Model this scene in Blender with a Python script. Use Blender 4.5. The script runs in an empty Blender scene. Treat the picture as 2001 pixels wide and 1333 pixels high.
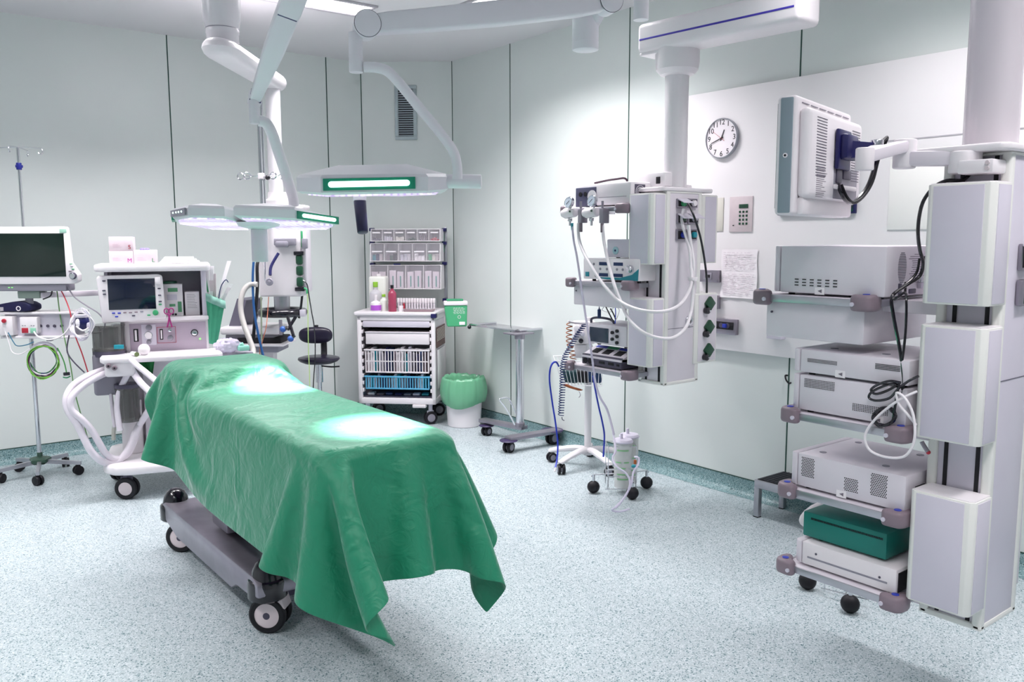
import bpy, bmesh, math, random
import numpy as np
from mathutils import Vector, Matrix
random.seed(7)
D = bpy.data
SC = bpy.context.scene
COL = SC.collection

# ---------------------------------------------------------------- camera
# World: metres, floor z = 0, +Y runs along the right wall, +X along the back wall.
F_PX, YAW, PITCH, ROLL, CAM_H = 1646.5, .6593, .1204, -.0027, 1.55
_fw = np.array([math.sin(YAW)*math.cos(PITCH), math.cos(YAW)*math.cos(PITCH), -math.sin(PITCH)])
_r = np.array([math.cos(YAW), -math.sin(YAW), 0.])
_u = np.cross(_r, _fw)
R_ = _r*math.cos(ROLL)+_u*math.sin(ROLL)
U_ = -_r*math.sin(ROLL)+_u*math.cos(ROLL)
CAM = np.array([0, 0, CAM_H])
cam_d = D.cameras.new('camera'); cam = D.objects.new('camera', cam_d); COL.objects.link(cam)
cam_d.sensor_width = 36; cam_d.lens = 36*F_PX/2001; cam_d.clip_start = .05
cam.matrix_world = Matrix(((R_[0], U_[0], -_fw[0], 0), (R_[1], U_[1], -_fw[1], 0), (R_[2], U_[2], -_fw[2], CAM_H), (0, 0, 0, 1)))
SC.camera = cam

# ---------------------------------------------------------------- world, exposure
w = D.worlds.new('world'); SC.world = w; w.use_nodes = True
w.node_tree.nodes['Background'].inputs[0].default_value = (.85, .92, 1, 1)
w.node_tree.nodes['Background'].inputs[1].default_value = .30
vs = SC.view_settings
vs.view_transform = 'Standard'; vs.look = 'None'; vs.gamma = 1; vs.use_curve_mapping = False
vs.exposure = .06

# ---------------------------------------------------------------- lights: recessed ceiling panels and the theatre lamps
HC = 3.066
XR, YB = 4.166, 6.714          # right wall plane, back wall plane
XL, YF = -2.2, -1.6            # walls behind the camera

def area(name, loc, sx, sy, power, col=(1, .955, .975), rot=(0, 0, 0)):
    l = D.lights.new(name, 'AREA'); l.shape = 'RECTANGLE'; l.size = sx; l.size_y = sy; l.energy = power; l.color = col; l.spread = math.radians(125)
    o = D.objects.new(name, l); COL.objects.link(o); o.location = loc; o.rotation_euler = rot
    return o

CEIL_PANELS = [(1.60, 2.80, 5.08, 5.333), (3.24, 3.49, 3.60, 4.82), (3.24, 3.49, 1.0, 2.2), (-.9, -.65, 3.6, 4.8),
               (-.9, -.65, 1.0, 2.2), (.4, 1.6, .1, .35), (.0, 1.2, 5.08, 5.333), (2.0, 3.2, .1, .35)]
PANEL_K = [1.25, 1.2, .65, 1.05, .85, .8, 1.0, .6]
for i, (x0, x1, y0, y1) in enumerate(CEIL_PANELS):
    area('ceiling_panel_light', ((x0+x1)/2, (y0+y1)/2, HC-.03), x1-x0, y1-y0, 30*PANEL_K[i])
def spot(name, loc, aim, power, size, blend, radius, col=(1, 1, 1)):
    l = D.lights.new(name, 'SPOT'); l.energy = power; l.spot_size = math.radians(size); l.spot_blend = blend
    l.shadow_soft_size = radius; l.color = col
    o = D.objects.new(name, l); COL.objects.link(o); o.location = loc
    o.rotation_euler = (Vector(aim)-Vector(loc)).to_track_quat('-Z', 'Y').to_euler()
    return o
spot('theatre_lamp_beam', (1.62, 2.96, 1.66), (1.47, 2.73, .88), 850, 21.5, .42, .10)
for _l, _a in (((1.62, 2.96, 1.66), (1.42, 2.8, .88)), ((1.50, 3.84, 1.52), (1.42, 3.5, .9))):
    spot('theatre_lamp_spill', _l, _a, 32, 95, 1., .14)
spot('theatre_lamp_beam', (1.50, 3.84, 1.52), (1.50, 3.72, .9), 850, 24.5, .42, .10)

# ---------------------------------------------------------------- materials (all procedural)
def lin(c): return c/12.92 if c <= .04045 else ((c+.055)/1.055)**2.4
def rgb(h): return tuple(lin(int(h[i:i+2], 16)/255) for i in (0, 2, 4)) + (1,)
def M(name, hexc, rough=.5, metal=0, spec=.5, var=0., scale=30, bump=0., trans=0, alpha=1, emit=0, coat=0, ior=1.45):
    m = D.materials.new(name); m.use_nodes = True; nt = m.node_tree; b = nt.nodes['Principled BSDF']
    c = rgb(hexc)
    b.inputs['Base Color'].default_value = c; b.inputs['Roughness'].default_value = rough
    b.inputs['Metallic'].default_value = metal; b.inputs['Specular IOR Level'].default_value = spec
    b.inputs['Transmission Weight'].default_value = trans; b.inputs['Alpha'].default_value = alpha
    b.inputs['Coat Weight'].default_value = coat; b.inputs['IOR'].default_value = ior
    if emit:
        b.inputs['Emission Color'].default_value = c; b.inputs['Emission Strength'].default_value = emit
    if var or bump:
        tc = nt.nodes.new('ShaderNodeTexCoord'); n = nt.nodes.new('ShaderNodeTexNoise'); n.inputs['Scale'].default_value = scale
        n.inputs['Detail'].default_value = 3
        nt.links.new(tc.outputs['Object'], n.inputs['Vector'])
        if var:
            r = nt.nodes.new('ShaderNodeValToRGB')
            r.color_ramp.elements[0].position = .35; r.color_ramp.elements[1].position = .65
            r.color_ramp.elements[0].color = tuple(x*(1-var) for x in c[:3])+(1,); r.color_ramp.elements[1].color = tuple(min(1, x*(1+var)) for x in c[:3])+(1,)
            nt.links.new(n.outputs['Fac'], r.inputs[0]); nt.links.new(r.outputs[0], b.inputs['Base Color'])
        if bump:
            bp = nt.nodes.new('ShaderNodeBump'); bp.inputs['Strength'].default_value = bump; bp.inputs['Distance'].default_value = .01
            nt.links.new(n.outputs['Fac'], bp.inputs['Height']); nt.links.new(bp.outputs[0], b.inputs['Normal'])
    return m
white = M('white_enamel', 'e9e4e8', .35, var=.02, scale=4)
ivory = M('ivory_plastic', 'e8e2e6', .42, var=.02, scale=6)
strip = M('white_aluminium_edge', 'e6e6e2', .35, var=.01, scale=5)
lilac = M('lilac_grey_panel', 'd0cbd8', .38, var=.02, scale=5)
lilac2 = M('pale_lilac_metal', 'ddd7df', .42, var=.02, scale=6)
greyp = M('grey_plastic', '8d8a96', .45, var=.03, scale=9)
dgrey = M('dark_grey_plastic', '4e4a5c', .45, var=.05, scale=9)
alu = M('brushed_aluminium', 'b9b8c0', .34, .85, var=.04, scale=14)
satin = M('satin_steel', '9a95a0', .36, .75, var=.06, scale=10)
chrome = M('chrome', 'd8d8de', .13, 1.)
black = M('black_rubber', '0d0a14', .55, var=.1, scale=20)
blackg = M('glossy_black', '0c0716', .22, coat=.6)
navy = M('navy_plastic', '1d1c55', .4, var=.05, scale=12)
mauve = M('mauve_bumper', '857680', .42, var=.04, scale=12)
bluedot = M('blue_cap', '2f3fae', .4)
hoses = M('white_hose', 'e6e2e6', .38)
tubec = M('clear_tube', 'd9d6e6', .2, alpha=.72)
smoke = M('smoked_canister', '5c5c5a', .12, alpha=.72, coat=.4)
screen = M('dark_screen', '10182e', .12, coat=.5)
screeng = M('dark_green_screen', '0c1d18', .10, coat=.5)
green = M('green_fabric', '3f9a78', .75, var=.06, scale=18, bump=.15)
dgreen = M('dark_green_plastic', '14452f', .3, coat=.3)
mgreen = M('medical_green', '3fa06c', .4)
teal = M('teal_paint', '13776d', .42, var=.04, scale=8)
tealp = M('teal_plastic', '1b8b9b', .4)
bluec = M('blue_cable', '2438b4', .4)
copper = M('copper_cable', 'a4592e', .45)
dblue = M('deep_blue', '16315f', .4)
paper = M('paper', 'f1ecf0', .8, var=.02, scale=9)
ink = M('printed_ink', '77707c', .8)
inkblk = M('black_ink', '17151c', .7)
red = M('red_plastic', 'b0263a', .4)
magenta = M('magenta_print', 'b8389a', .6)
cream = M('cream_plastic', 'e4dfd6', .45)
glass = M('clear_glass', 'eef0f4', .06, alpha=.22, coat=.3)
clearp = M('clear_plastic', 'e4e0ea', .12, alpha=.16, coat=.2)
frost = M('frosted_plastic', 'ffffff', .35, alpha=.4)

# ---------------------------------------------------------------- survey helpers: where a line of sight meets a real plane
class Fr:
    """A local frame at (ox, oy) on the floor plan turned by ang degrees."""
    def __init__(s, ox=0, oy=0, ang=0, oz=0):
        s.o = np.array([ox, oy, oz], float); s.a = math.radians(ang); c, k = math.cos(s.a), math.sin(s.a)
        s.M = np.array([[c, k, 0], [-k, c, 0], [0, 0, 1]])
    def ray(s, px, py):
        d = _fw+(px-1000.5)/F_PX*R_-(py-666.5)/F_PX*U_
        return s.M@(CAM-s.o), s.M@d
    def on(s, px, py, ax, k):
        o, d = s.ray(px, py); return o+d*(k-o[ax])/d[ax]
    def x(s, px, py, k): p = s.on(px, py, 0, k); return p[1], p[2]
    def y(s, px, py, k): p = s.on(px, py, 1, k); return p[0], p[2]
    def z(s, px, py, k): p = s.on(px, py, 2, k); return p[0], p[1]
    def w(s, px, py, dep): o, d = s.ray(px, py); return tuple(o+d*dep)
WF = Fr()

# ---------------------------------------------------------------- mesh builder
class B:
    def __init__(s): s.bm = bmesh.new()
    def box(s, a, b, bev=0., seg=2, rz=0, rx=0, ry=0):
        a, b = [min(p, q) for p, q in zip(a, b)], [max(p, q) for p, q in zip(a, b)]
        c = Vector([(p+q)/2 for p, q in zip(a, b)]); d = [max(q-p, 1e-4) for p, q in zip(a, b)]
        t = bmesh.new(); bmesh.ops.create_cube(t, size=1)
        bmesh.ops.scale(t, vec=d, verts=t.verts)
        if bev: bmesh.ops.bevel(t, geom=t.edges[:], offset=min(bev, min(d)*.49), segments=seg, affect='EDGES', profile=.5)
        m = Matrix.Translation(c)@Matrix.Rotation(rz, 4, 'Z')@Matrix.Rotation(ry, 4, 'Y')@Matrix.Rotation(rx, 4, 'X')
        bmesh.ops.transform(t, matrix=m, verts=t.verts)
        return s.join(t)
    def join(s, t):
        me = D.meshes.new('t'); t.to_mesh(me); t.free(); s.bm.from_mesh(me); D.meshes.remove(me); return s
    def cyl(s, p0, p1, r, r2=None, seg=24, bev=0.):
        p0, p1 = Vector(p0), Vector(p1); v = p1-p0; L = v.length
        if bev:
            pr = [(0, 0), (r-bev, 0), (r-bev*.3, bev*.3), (r, bev), (r if r2 is None else r2, L-bev), ((r if r2 is None else r2)-bev*.3, L-bev*.3), ((r if r2 is None else r2)-bev, L), (0, L)]
        else: pr = [(0, 0), (r, 0), (r if r2 is None else r2, L), (0, L)]
        return s.lathe(pr, Matrix.Translation(p0)@v.to_track_quat('Z', 'Y').to_matrix().to_4x4(), seg)
    def lathe(s, prof, mat=None, seg=24, arc=None):
        if mat is None: mat = Matrix()
        elif not isinstance(mat, Matrix): mat = Matrix.Translation(Vector(mat))
        bm = s.bm; rings = []
        for r, z in prof:
            if r < 1e-6: rings.append([bm.verts.new(mat@Vector((0, 0, z)))])
            else: rings.append([bm.verts.new(mat@Vector((r*math.cos(2*math.pi*i/seg), r*math.sin(2*math.pi*i/seg), z))) for i in range(seg)])
        for A, C in zip(rings, rings[1:]):
            for i in range(seg):
                j = (i+1) % seg
                q = [A[i % len(A)], A[j % len(A)], C[j % len(C)], C[i % len(C)]]
                q2 = []
                for v in q:
                    if v not in q2: q2.append(v)
                if len(q2) > 2:
                    try: bm.faces.new(q2)
                    except ValueError: pass
        return s
    def tube(s, pts, r, seg=8, smooth=6, closed=False, flat=None):
        pts = [Vector(p) for p in pts]
        if smooth and len(pts) > 2:
            out = []; n = len(pts)
            for i in range(n if closed else n-1):
                if closed: p = [pts[(i+k) % n] for k in (-1, 0, 1, 2)]
                else: p = [pts[max(i-1, 0)], pts[i], pts[i+1], pts[min(i+2, n-1)]]
                for k in range(smooth):
                    t = k/smooth
                    out.append(.5*((2*p[1])+(-p[0]+p[2])*t+(2*p[0]-5*p[1]+4*p[2]-p[3])*t*t+(-p[0]+3*p[1]-3*p[2]+p[3])*t**3))
            if not closed: out.append(pts[-1])
            pts = out
        bm = s.bm; n = len(pts); rings = []; nv = None
        for i, p in enumerate(pts):
            t = ((pts[(i+1) % n]-pts[i-1]) if closed else (pts[min(i+1, n-1)]-pts[max(i-1, 0)])).normalized()
            if nv is None: nv = t.orthogonal().normalized()
            nv = (nv-t*nv.dot(t)); nv = nv.normalized() if nv.length > 1e-6 else t.orthogonal().normalized()
            bn = t.cross(nv)
            rr = r[min(int(i*len(r)/n), len(r)-1)] if isinstance(r, (list, tuple)) else r
            rings.append([bm.verts.new(p+(nv*math.cos(2*math.pi*k/seg)+bn*math.sin(2*math.pi*k/seg))*rr) for k in range(seg)])
        for i in range(n if closed else n-1):
            A, C = rings[i], rings[(i+1) % n]
            for k in range(seg): bm.faces.new([A[k], A[(k+1) % seg], C[(k+1) % seg], C[k]])
        if not closed:
            bm.faces.new(rings[0][::-1]); bm.faces.new(rings[-1])
        return s
    def prism(s, poly, ax, k0, k1, bev=0., seg=2):
        """polygon in the two other axes, extruded along axis ax from k0 to k1"""
        t = bmesh.new()
        def mk(p, k):
            q = [0, 0, 0]; o = [i for i in range(3) if i != ax]; q[o[0]], q[o[1]] = p; q[ax] = k; return q
        a = [t.verts.new(mk(p, k0)) for p in poly]; b = [t.verts.new(mk(p, k1)) for p in poly]; n = len(poly)
        t.faces.new(a); t.faces.new(b[::-1])
        for i in range(n): t.faces.new([a[i], b[i], b[(i+1) % n], a[(i+1) % n]][::-1])
        bmesh.ops.recalc_face_normals(t, faces=t.faces)
        if bev: bmesh.ops.bevel(t, geom=t.edges[:], offset=bev, segments=seg, affect='EDGES', profile=.5, clamp_overlap=True)
        return s.join(t)
    def ball(s, c, r, sc=(1, 1, 1), seg=20, ang=0):
        t = bmesh.new(); bmesh.ops.create_uvsphere(t, u_segments=seg, v_segments=seg//2, radius=r)
        bmesh.ops.transform(t, matrix=Matrix.Translation(Vector(c))@Matrix.Rotation(ang, 4, 'Z')@Matrix.Diagonal((*sc, 1)), verts=t.verts)
        return s.join(t)
    def grid(s, rows):
        """rows of points -> quads"""
        v = [[s.bm.verts.new(p) for p in r] for r in rows]
        for a, b in zip(v, v[1:]):
            for i in range(len(a)-1): s.bm.faces.new([a[i], a[i+1], b[i+1], b[i]])
        return s
    def hull(s, A, C):
        """loft between two loops of equal length, capped"""
        a = [s.bm.verts.new(p) for p in A]; c = [s.bm.verts.new(p) for p in C]; n = len(a)
        s.bm.faces.new(a[::-1]); s.bm.faces.new(c)
        for i in range(n): s.bm.faces.new([a[i], a[(i+1) % n], c[(i+1) % n], c[i]])
        return s
    def xf(s, m):
        bmesh.ops.transform(s.bm, matrix=m, verts=s.bm.verts); return s
    def ob(s, name, mat, parent=None, label=None, sharp=32, loc=None, sub=0):
        bm = s.bm
        bmesh.ops.recalc_face_normals(bm, faces=bm.faces)
        th = math.radians(sharp)
        for f in bm.faces: f.smooth = True
        for e in bm.edges:
            if len(e.link_faces) == 2 and e.calc_face_angle(0) > th: e.smooth = False
        if loc is not None: bmesh.ops.translate(bm, vec=-Vector(loc), verts=bm.verts)
        me = D.meshes.new(name); bm.to_mesh(me); bm.free()
        me.materials.append(mat)
        o = D.objects.new(name, me); COL.objects.link(o)
        if loc is not None: o.location = loc
        if parent is not None: o.parent = parent
        if label: o['label'] = label
        if sub: md = o.modifiers.new('s', 'SUBSURF'); md.levels = sub; md.render_levels = sub
        return o
def tag(o, label, cat, group=None):
    o['label'] = label; o['category'] = cat
    if group: o['group'] = group
    return o
def T(name, label, cat, fr=None, loc=None, group=None):
    o = D.objects.new(name, None); COL.objects.link(o); o.empty_display_size = .1
    if fr is not None: o.location = fr.o; o.rotation_euler = (0, 0, fr.a)
    if loc is not None: o.location = loc
    return tag(o, label, cat, group)
def struct(o): o['kind'] = 'structure'; return o
def thing(b, name, mat, label, cat, group=None, loc=None, fr=None, sub=0):
    o = b.ob(name, mat, loc=loc, sub=sub)
    if fr is not None: o.location = fr.o; o.rotation_euler = (0, 0, fr.a)
    return tag(o, label, cat, group)
def dup(root, loc=None, rotz=None, label=None, group=None, parent=None):
    r = root.copy(); COL.objects.link(r)
    if parent is not None: r.parent = parent
    if loc is not None: r.location = loc
    if rotz is not None: r.rotation_euler = (0, 0, rotz)
    if label: r['label'] = label
    if group: r['group'] = group
    for ch in list(root.children):
        c = ch.copy(); COL.objects.link(c); c.parent = r
        for g in ch.children:
            d = g.copy(); COL.objects.link(d); d.parent = c
    return r
def text(txt, size, mat, name, parent, loc, rot, ext=.0006, align='CENTER'):
    cu = D.curves.new('t', 'FONT'); cu.body = txt; cu.size = size; cu.extrude = ext; cu.align_x = align; cu.align_y = 'CENTER'
    o = D.objects.new('t', cu); COL.objects.link(o)
    dg = bpy.context.evaluated_depsgraph_get(); me = D.meshes.new_from_object(o.evaluated_get(dg))
    D.objects.remove(o); me.name = name; me.materials.clear(); me.materials.append(mat)
    q = D.objects.new(name, me); COL.objects.link(q); q.location = loc; q.rotation_euler = rot
    if parent is not None: q.parent = parent
    return q
def caster(parent, x, y, r=.035, w=.02, a=0., fork=black, hub=greyp, top=.03, twin=True, name='caster'):
    """swivel caster standing on the floor under (x, y); wheel plane turned by a; built at origin so a copy can be moved"""
    o = D.objects.new(name, None); COL.objects.link(o); o.empty_display_size = .03
    o.location = (x, y, 0); o.rotation_euler = (0, 0, a)
    if parent is not None: o.parent = parent
    tr = r*.72
    b = B()
    for sd in ((-1, 1) if twin else (0,)):
        yy = sd*w*.85
        b.lathe([(0, -w/2), (tr, -w/2), (r*.93, -w/2), (r, -w*.28), (r, w*.28), (r*.93, w/2), (tr, w/2), (0, w/2)], Matrix.Translation((0, yy, r))@Matrix.Rotation(math.pi/2, 4, 'X'), 28)
    b.ob('tyre', black, o)
    b = B(); ww = w*(1.38 if twin else .53)
    b.cyl((0, -ww, r), (0, ww, r), r*.62, seg=24, bev=.002)
    b.ob('wheel_hub', hub, o)
    b = B()
    b.box((-r*.55, -w*.4 if twin else -w*.7, r*.9), (r*.5, w*.4 if twin else w*.7, 2*r+.006), .004)
    if not twin:
        for sd in (-1, 1): b.box((-r*.3, sd*w*.62, r*.7), (r*.3, sd*w*.85, 2*r+.004), .002)
    b.cyl((0, 0, 2*r), (0, 0, 2*r+top), r*.32, seg=14)
    b.ob('fork', fork, o)
    return o
def vents(b, pts, nx, nz, w, h, dep=.0015):
    """grid of little dark slots; pts = origin, ux, uz vectors spanning the grid; normal given by cross"""
    o, ux, uz = [Vector(p) for p in pts]
    n = ux.cross(uz).normalized()
    a, c = ux.normalized(), uz.normalized()
    for i in range(nx):
        for j in range(nz):
            p = o+ux*((i+.5)/nx)+uz*((j+.5)/nz)
            q = [p-a*w/2-c*h/2, p+a*w/2-c*h/2, p+a*w/2+c*h/2, p-a*w/2+c*h/2]
            b.hull([v-n*dep for v in q], [v+n*dep for v in q])
    return b

# ---------------------------------------------------------------- the room
def wall_mat():
    m = M('wall_laminate', 'd6dcda', .34, var=.015, scale=2.2)
    return m
wallm = wall_mat()
seam = M('seam_gap', '2b4a42', .7)
ceilm = M('ceiling_paint', 'dcdadd', .6, var=.01, scale=1.5)
def floor_mat(name='speckled_vinyl', base='b4c0c4', dk='54737a', lt='cfd6d9', sc=230, r=.33):
    m = D.materials.new(name); m.use_nodes = True; nt = m.node_tree; b = nt.nodes['Principled BSDF']
    tc = nt.nodes.new('ShaderNodeTexCoord')
    v = nt.nodes.new('ShaderNodeTexVoronoi'); v.inputs['Scale'].default_value = sc; v.feature = 'F1'
    n = nt.nodes.new('ShaderNodeTexNoise'); n.inputs['Scale'].default_value = sc*.55; n.inputs['Detail'].default_value = 2
    n2 = nt.nodes.new('ShaderNodeTexNoise'); n2.inputs['Scale'].default_value = 1.3; n2.inputs['Detail'].default_value = 2
    for q in (v, n, n2): nt.links.new(tc.outputs['Object'], q.inputs['Vector'])
    sep = nt.nodes.new('ShaderNodeSeparateColor'); nt.links.new(v.outputs['Color'], sep.inputs[0])
    r1 = nt.nodes.new('ShaderNodeValToRGB'); e = r1.color_ramp.elements; r1.color_ramp.interpolation = 'CONSTANT'
    e[0].position = 0; e[0].color = rgb(dk); e[1].position = .10; e[1].color = rgb(base)
    q = e.new(.30); q.color = tuple(x*.88 for x in rgb(base)[:3])+(1,)
    q = e.new(.50); q.color = rgb(base)
    q = e.new(.80); q.color = rgb(lt)
    nt.links.new(sep.outputs[0], r1.inputs[0])
    r2 = nt.nodes.new('ShaderNodeValToRGB'); e = r2.color_ramp.elements
    e[0].position = .33; e[0].color = (.86, .89, .90, 1); e[1].position = .62; e[1].color = (1.05, 1.04, 1.05, 1)
    nt.links.new(n.outputs['Fac'], r2.inputs[0])
    mx = nt.nodes.new('ShaderNodeMixRGB'); mx.blend_type = 'MULTIPLY'; mx.inputs[0].default_value = .7
    nt.links.new(r1.outputs[0], mx.inputs[1]); nt.links.new(r2.outputs[0], mx.inputs[2])
    nt.links.new(mx.outputs[0], b.inputs['Base Color'])
    r3 = nt.nodes.new('ShaderNodeMapRange'); r3.inputs[3].default_value = r-.05; r3.inputs[4].default_value = r+.07
    nt.links.new(n2.outputs['Fac'], r3.inputs[0]); nt.links.new(r3.outputs[0], b.inputs['Roughness'])
    b.inputs['Specular IOR Level'].default_value = .35
    return m
floorm = floor_mat()
coved = floor_mat('coved_skirting_vinyl', base='79989b', dk='365a5c', lt='a3b8ba')
CX, CY = 3.56, 6.211          # the chamfered corner runs (CX, YB) -> (XR, CY)
TK = .12
struct(B().box((XL-TK, YF-TK, -.1), (XR+TK, YB+TK, 0)).ob('floor', floorm))
struct(B().box((XL-TK, YF-TK, HC), (XR+TK, YB+TK, HC+.1)).ob('ceiling', ceilm))
struct(B().box((XL-TK, YB, 0), (CX, YB+TK, HC)).ob('wall_back', wallm))
struct(B().box((XR, YF-TK, 0), (XR+TK, CY, HC)).ob('wall_right', wallm))
struct(B().box((XL-TK, YF-TK, 0), (XL, YB, HC)).ob('wall_left', wallm))
struct(B().box((XL, YF-TK, 0), (XR, YF, HC)).ob('wall_front', wallm))
struct(B().prism([(CX, YB), (CX, YB+TK), (XR+TK, YB+TK), (XR+TK, CY), (XR, CY)], 2, 0, HC).ob('wall_corner', wallm))
# panel seams: thin recessed-looking joint strips
sw = .004
k = 1
for x in (-.61, .68, 1.954, 3.237):
    if x in (-.61, .68): continue
    struct(B().box((x-sw, YB-.002, .1), (x+sw, YB+.01, HC)).ob('trim_%d' % k, seam)); k += 1
for y in (5.391, 4.091, 2.791, 1.49, .19, CY-.004):
    struct(B().box((XR-.002, y-sw, .1), (XR+.01, y+sw, HC)).ob('trim_%d' % k, seam)); k += 1
struct(B().cyl((CX, YB-.001, .1), (CX, YB-.001, HC), .004, seg=8).ob('trim_%d' % k, seam)); k += 1
# coved skirting
def cove(name, p0, p1, nrm):
    b = B(); rows = []
    for t in [i/5*math.pi/2 for i in range(6)]:
        d, z = .055*(1-math.sin(t)), .055*(1-math.cos(t))
        rows.append([(p[0]+nrm[0]*(d+.003), p[1]+nrm[1]*(d+.003), z+.001) for p in (p0, p1)])
    rows.append([(p[0]+nrm[0]*.003, p[1]+nrm[1]*.003, .1) for p in (p0, p1)])
    rows.append([(p[0], p[1], .1) for p in (p0, p1)])
    b.grid(rows); struct(b.ob(name, coved, sharp=60))
    b = B(); q = B()
    d = Vector((p1[0]-p0[0], p1[1]-p0[1], 0)).normalized()
    q.tube([(p0[0]+nrm[0]*.002, p0[1]+nrm[1]*.002, .1025), (p1[0]+nrm[0]*.002, p1[1]+nrm[1]*.002, .1025)], .0035, 6, 0)
    global k
    struct(q.ob('trim_%d' % k, seam)); k += 1
s2 = Vector((YB-CY, XR-CX)).normalized()
cove('baseboard_back', (XL, YB), (CX, YB), (0, -1))
cove('baseboard_corner', (CX, YB), (XR, CY), (-s2.x, -s2.y))
cove('baseboard_right', (XR, CY), (XR, YF), (-1, 0))
cove('baseboard_left', (XL, YF), (XL, YB), (1, 0))
# raised service panel on the right wall
PX = XR-.03
struct(B().box((PX, -.6, .877), (XR, 3.56, 2.425), .003).ob('trim_%d' % k, M('service_panel_laminate', 'e9e6e8', .36, var=.01, scale=2))); k += 1

# ceiling lights
diffm = M('light_diffuser', 'fbf8fa', .5, emit=3)
louv = M('light_louvre', 'b9b4bb', .4)
names = ['long ceiling light panel above the ceiling-hung arm, left of the two in view', 'ceiling light panel by the right wall behind the big lamp arm',
         'ceiling light panel near the right wall towards the camera', 'ceiling light panel over the left side of the room', 'ceiling light panel nearest the left rear of the camera',
         'ceiling light panel over the camera', 'ceiling light panel over the patient monitor by the back wall', 'ceiling light panel over the near right pendant']
for (x0, x1, y0, y1), nm in zip(CEIL_PANELS, names):
    t = T('ceiling_light', nm, 'ceiling light', loc=((x0+x1)/2, (y0+y1)/2, HC))
    a, c = (x1-x0)/2, (y1-y0)/2; f = .022
    b = B()
    for p, q in (((-a-f, -c-f), (a+f, -c)), ((-a-f, c), (a+f, c+f)), ((-a-f, -c), (-a, c)), ((a, -c), (a+f, c))):
        b.box((*p, -.014), (*q, 0), .002)
    b.ob('frame', louv, t)
    B().box((-a, -c, -.006), (a, c, -.002)).ob('diffuser', diffm, t)

# air vent on the chamfered corner wall
ang = math.degrees(math.atan2(CY-YB, XR-CX))
FC = Fr(CX, YB, ang)
x0, z1 = FC.y(771, 167, 0); x1, z0 = FC.y(815.5, 273.5, 0)
t = T('air_vent', 'tall grey louvred air vent high on the corner wall', 'vent', FC)
b = B(); f = .03
for p, q in (((x0, z0), (x1, z0+f)), ((x0, z1-f), (x1, z1)), ((x0, z0+f), (x0+f, z1-f)), ((x1-f, z0+f), (x1, z1-f))):
    b.box((p[0], -.018, p[1]), (q[0], 0, q[1]), .003)
b.ob('frame', M('vent_frame', 'a9b5b9', .4, .2, var=.03), t)
B().box((x0+f, -.004, z0+f), (x1-f, -.001, z1-f)).ob('backing', inkblk, t)
b = B()
n = 21
for i in range(n):
    z = z0+f+(z1-z0-2*f)*(i+.5)/n
    b.box((x0+f, -.014, z-.0045), (x1-f, -.004, z+.0035), rx=.5)
b.ob('slat', M('vent_slat', '9aa3ab', .4, .2), t)

# things on the service panel
xx = PX
cz = WF.x(1413, 270.5, xx)
t = T('wall_clock', 'round white wall clock with black numerals on the right wall', 'clock', loc=(xx, cz[0], cz[1]))
R = .118
b = B().lathe([(0, 0), (R, 0), (R, .018), (R-.003, .022), (R-.006, .022), (R-.007, .016)], Matrix.Rotation(-math.pi/2, 4, 'Y'), 64)
b.ob('rim', M('clock_rim', 'a9abb2', .35, .4), t)
B().lathe([(0, .0), (R-.006, 0), (R-.006, .014), (0, .014)], Matrix.Rotation(-math.pi/2, 4, 'Y'), 64).ob('face', paper, t)
for i in range(1, 13):
    a = math.radians(90-30*i)
    text(str(i), .043, inkblk, 'numeral', t, (-.0145, -.092*math.cos(a), .092*math.sin(a)), (math.pi/2, 0, -math.pi/2), .0006)
def hand(name, deg, L, w, mat, off, back=.015):
    a = math.radians(deg); d = Vector((0, -math.sin(a), math.cos(a))); n = Vector((0, math.cos(a), math.sin(a)))
    o = Vector((off, 0, 0)); q = [o-d*back-n*w, o-d*back+n*w, o+d*L+n*w*.6, o+d*L-n*w*.6]
    B().hull(q, [v+Vector((-.0012, 0, 0)) for v in q]).ob(name, mat, t)
hand('hour_hand', 22, .052, .0035, inkblk, -.0160)
hand('minute_hand', 251, .080, .0030, inkblk, -.0176)
hand('second_hand', 305, .075, .0010, red, -.0192, .03)

def wallbox(name, label, cat, p0, p1, mat, th=.012, group=None, bev=.003, x=None):
    x = xx if x is None else x
    a = WF.x(*p0, x); c = WF.x(*p1, x)
    y0, y1 = sorted((a[0], c[0])); z0, z1 = sorted((a[1], c[1]))
    t = T(name, label, cat, loc=(x, (y0+y1)/2, (z0+z1)/2), group=group)
    B().box((-th, -(y1-y0)/2, -(z1-z0)/2), (0, (y1-y0)/2, (z1-z0)/2), bev).ob('plate', mat, t)
    return t, (y1-y0)/2, (z1-z0)/2
pinkm = M('pale_pink_plate', 'd3c6ca', .4, .1, var=.02)
t, hy, hz = wallbox('keypad_panel', 'square pale keypad panel with green keys on the right wall', 'keypad', (1427.5, 385), (1470, 453), pinkm, .006, bev=.001)
B().box((-.010, -.052, .035), (-.006, .012, .058), .002).ob('display', dgreen, t)
b = B()
for i in range(3):
    for j in range(4): b.box((-.009, -.050+i*.024, -.062+j*.023), (-.006, -.037+i*.024, -.049+j*.023), .002)
b.ob('keys', dgreen, t)
B().box((-.008, .045, -.068), (-.006, .055, -.062)).ob('keyhole', inkblk, t)
wallbox('blank_panel', 'narrow cream blank panel left of the keypad', 'panel', (1396, 387), (1413, 452), M('cream_plate', 'd9d6cd', .5), .004, bev=.001)
t, hy, hz = wallbox('wall_socket', 'upper grey double data socket below the middle pendant outlets', 'socket', (1371, 527), (1409, 552), satin, .03)
B().box((-.034, -.03, -.02), (-.03, .03, .02), .002).ob('socket_face', greyp, t)
B().box((-.036, -.018, -.009), (-.033, .018, .009), .001).ob('slot', inkblk, t)
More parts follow.
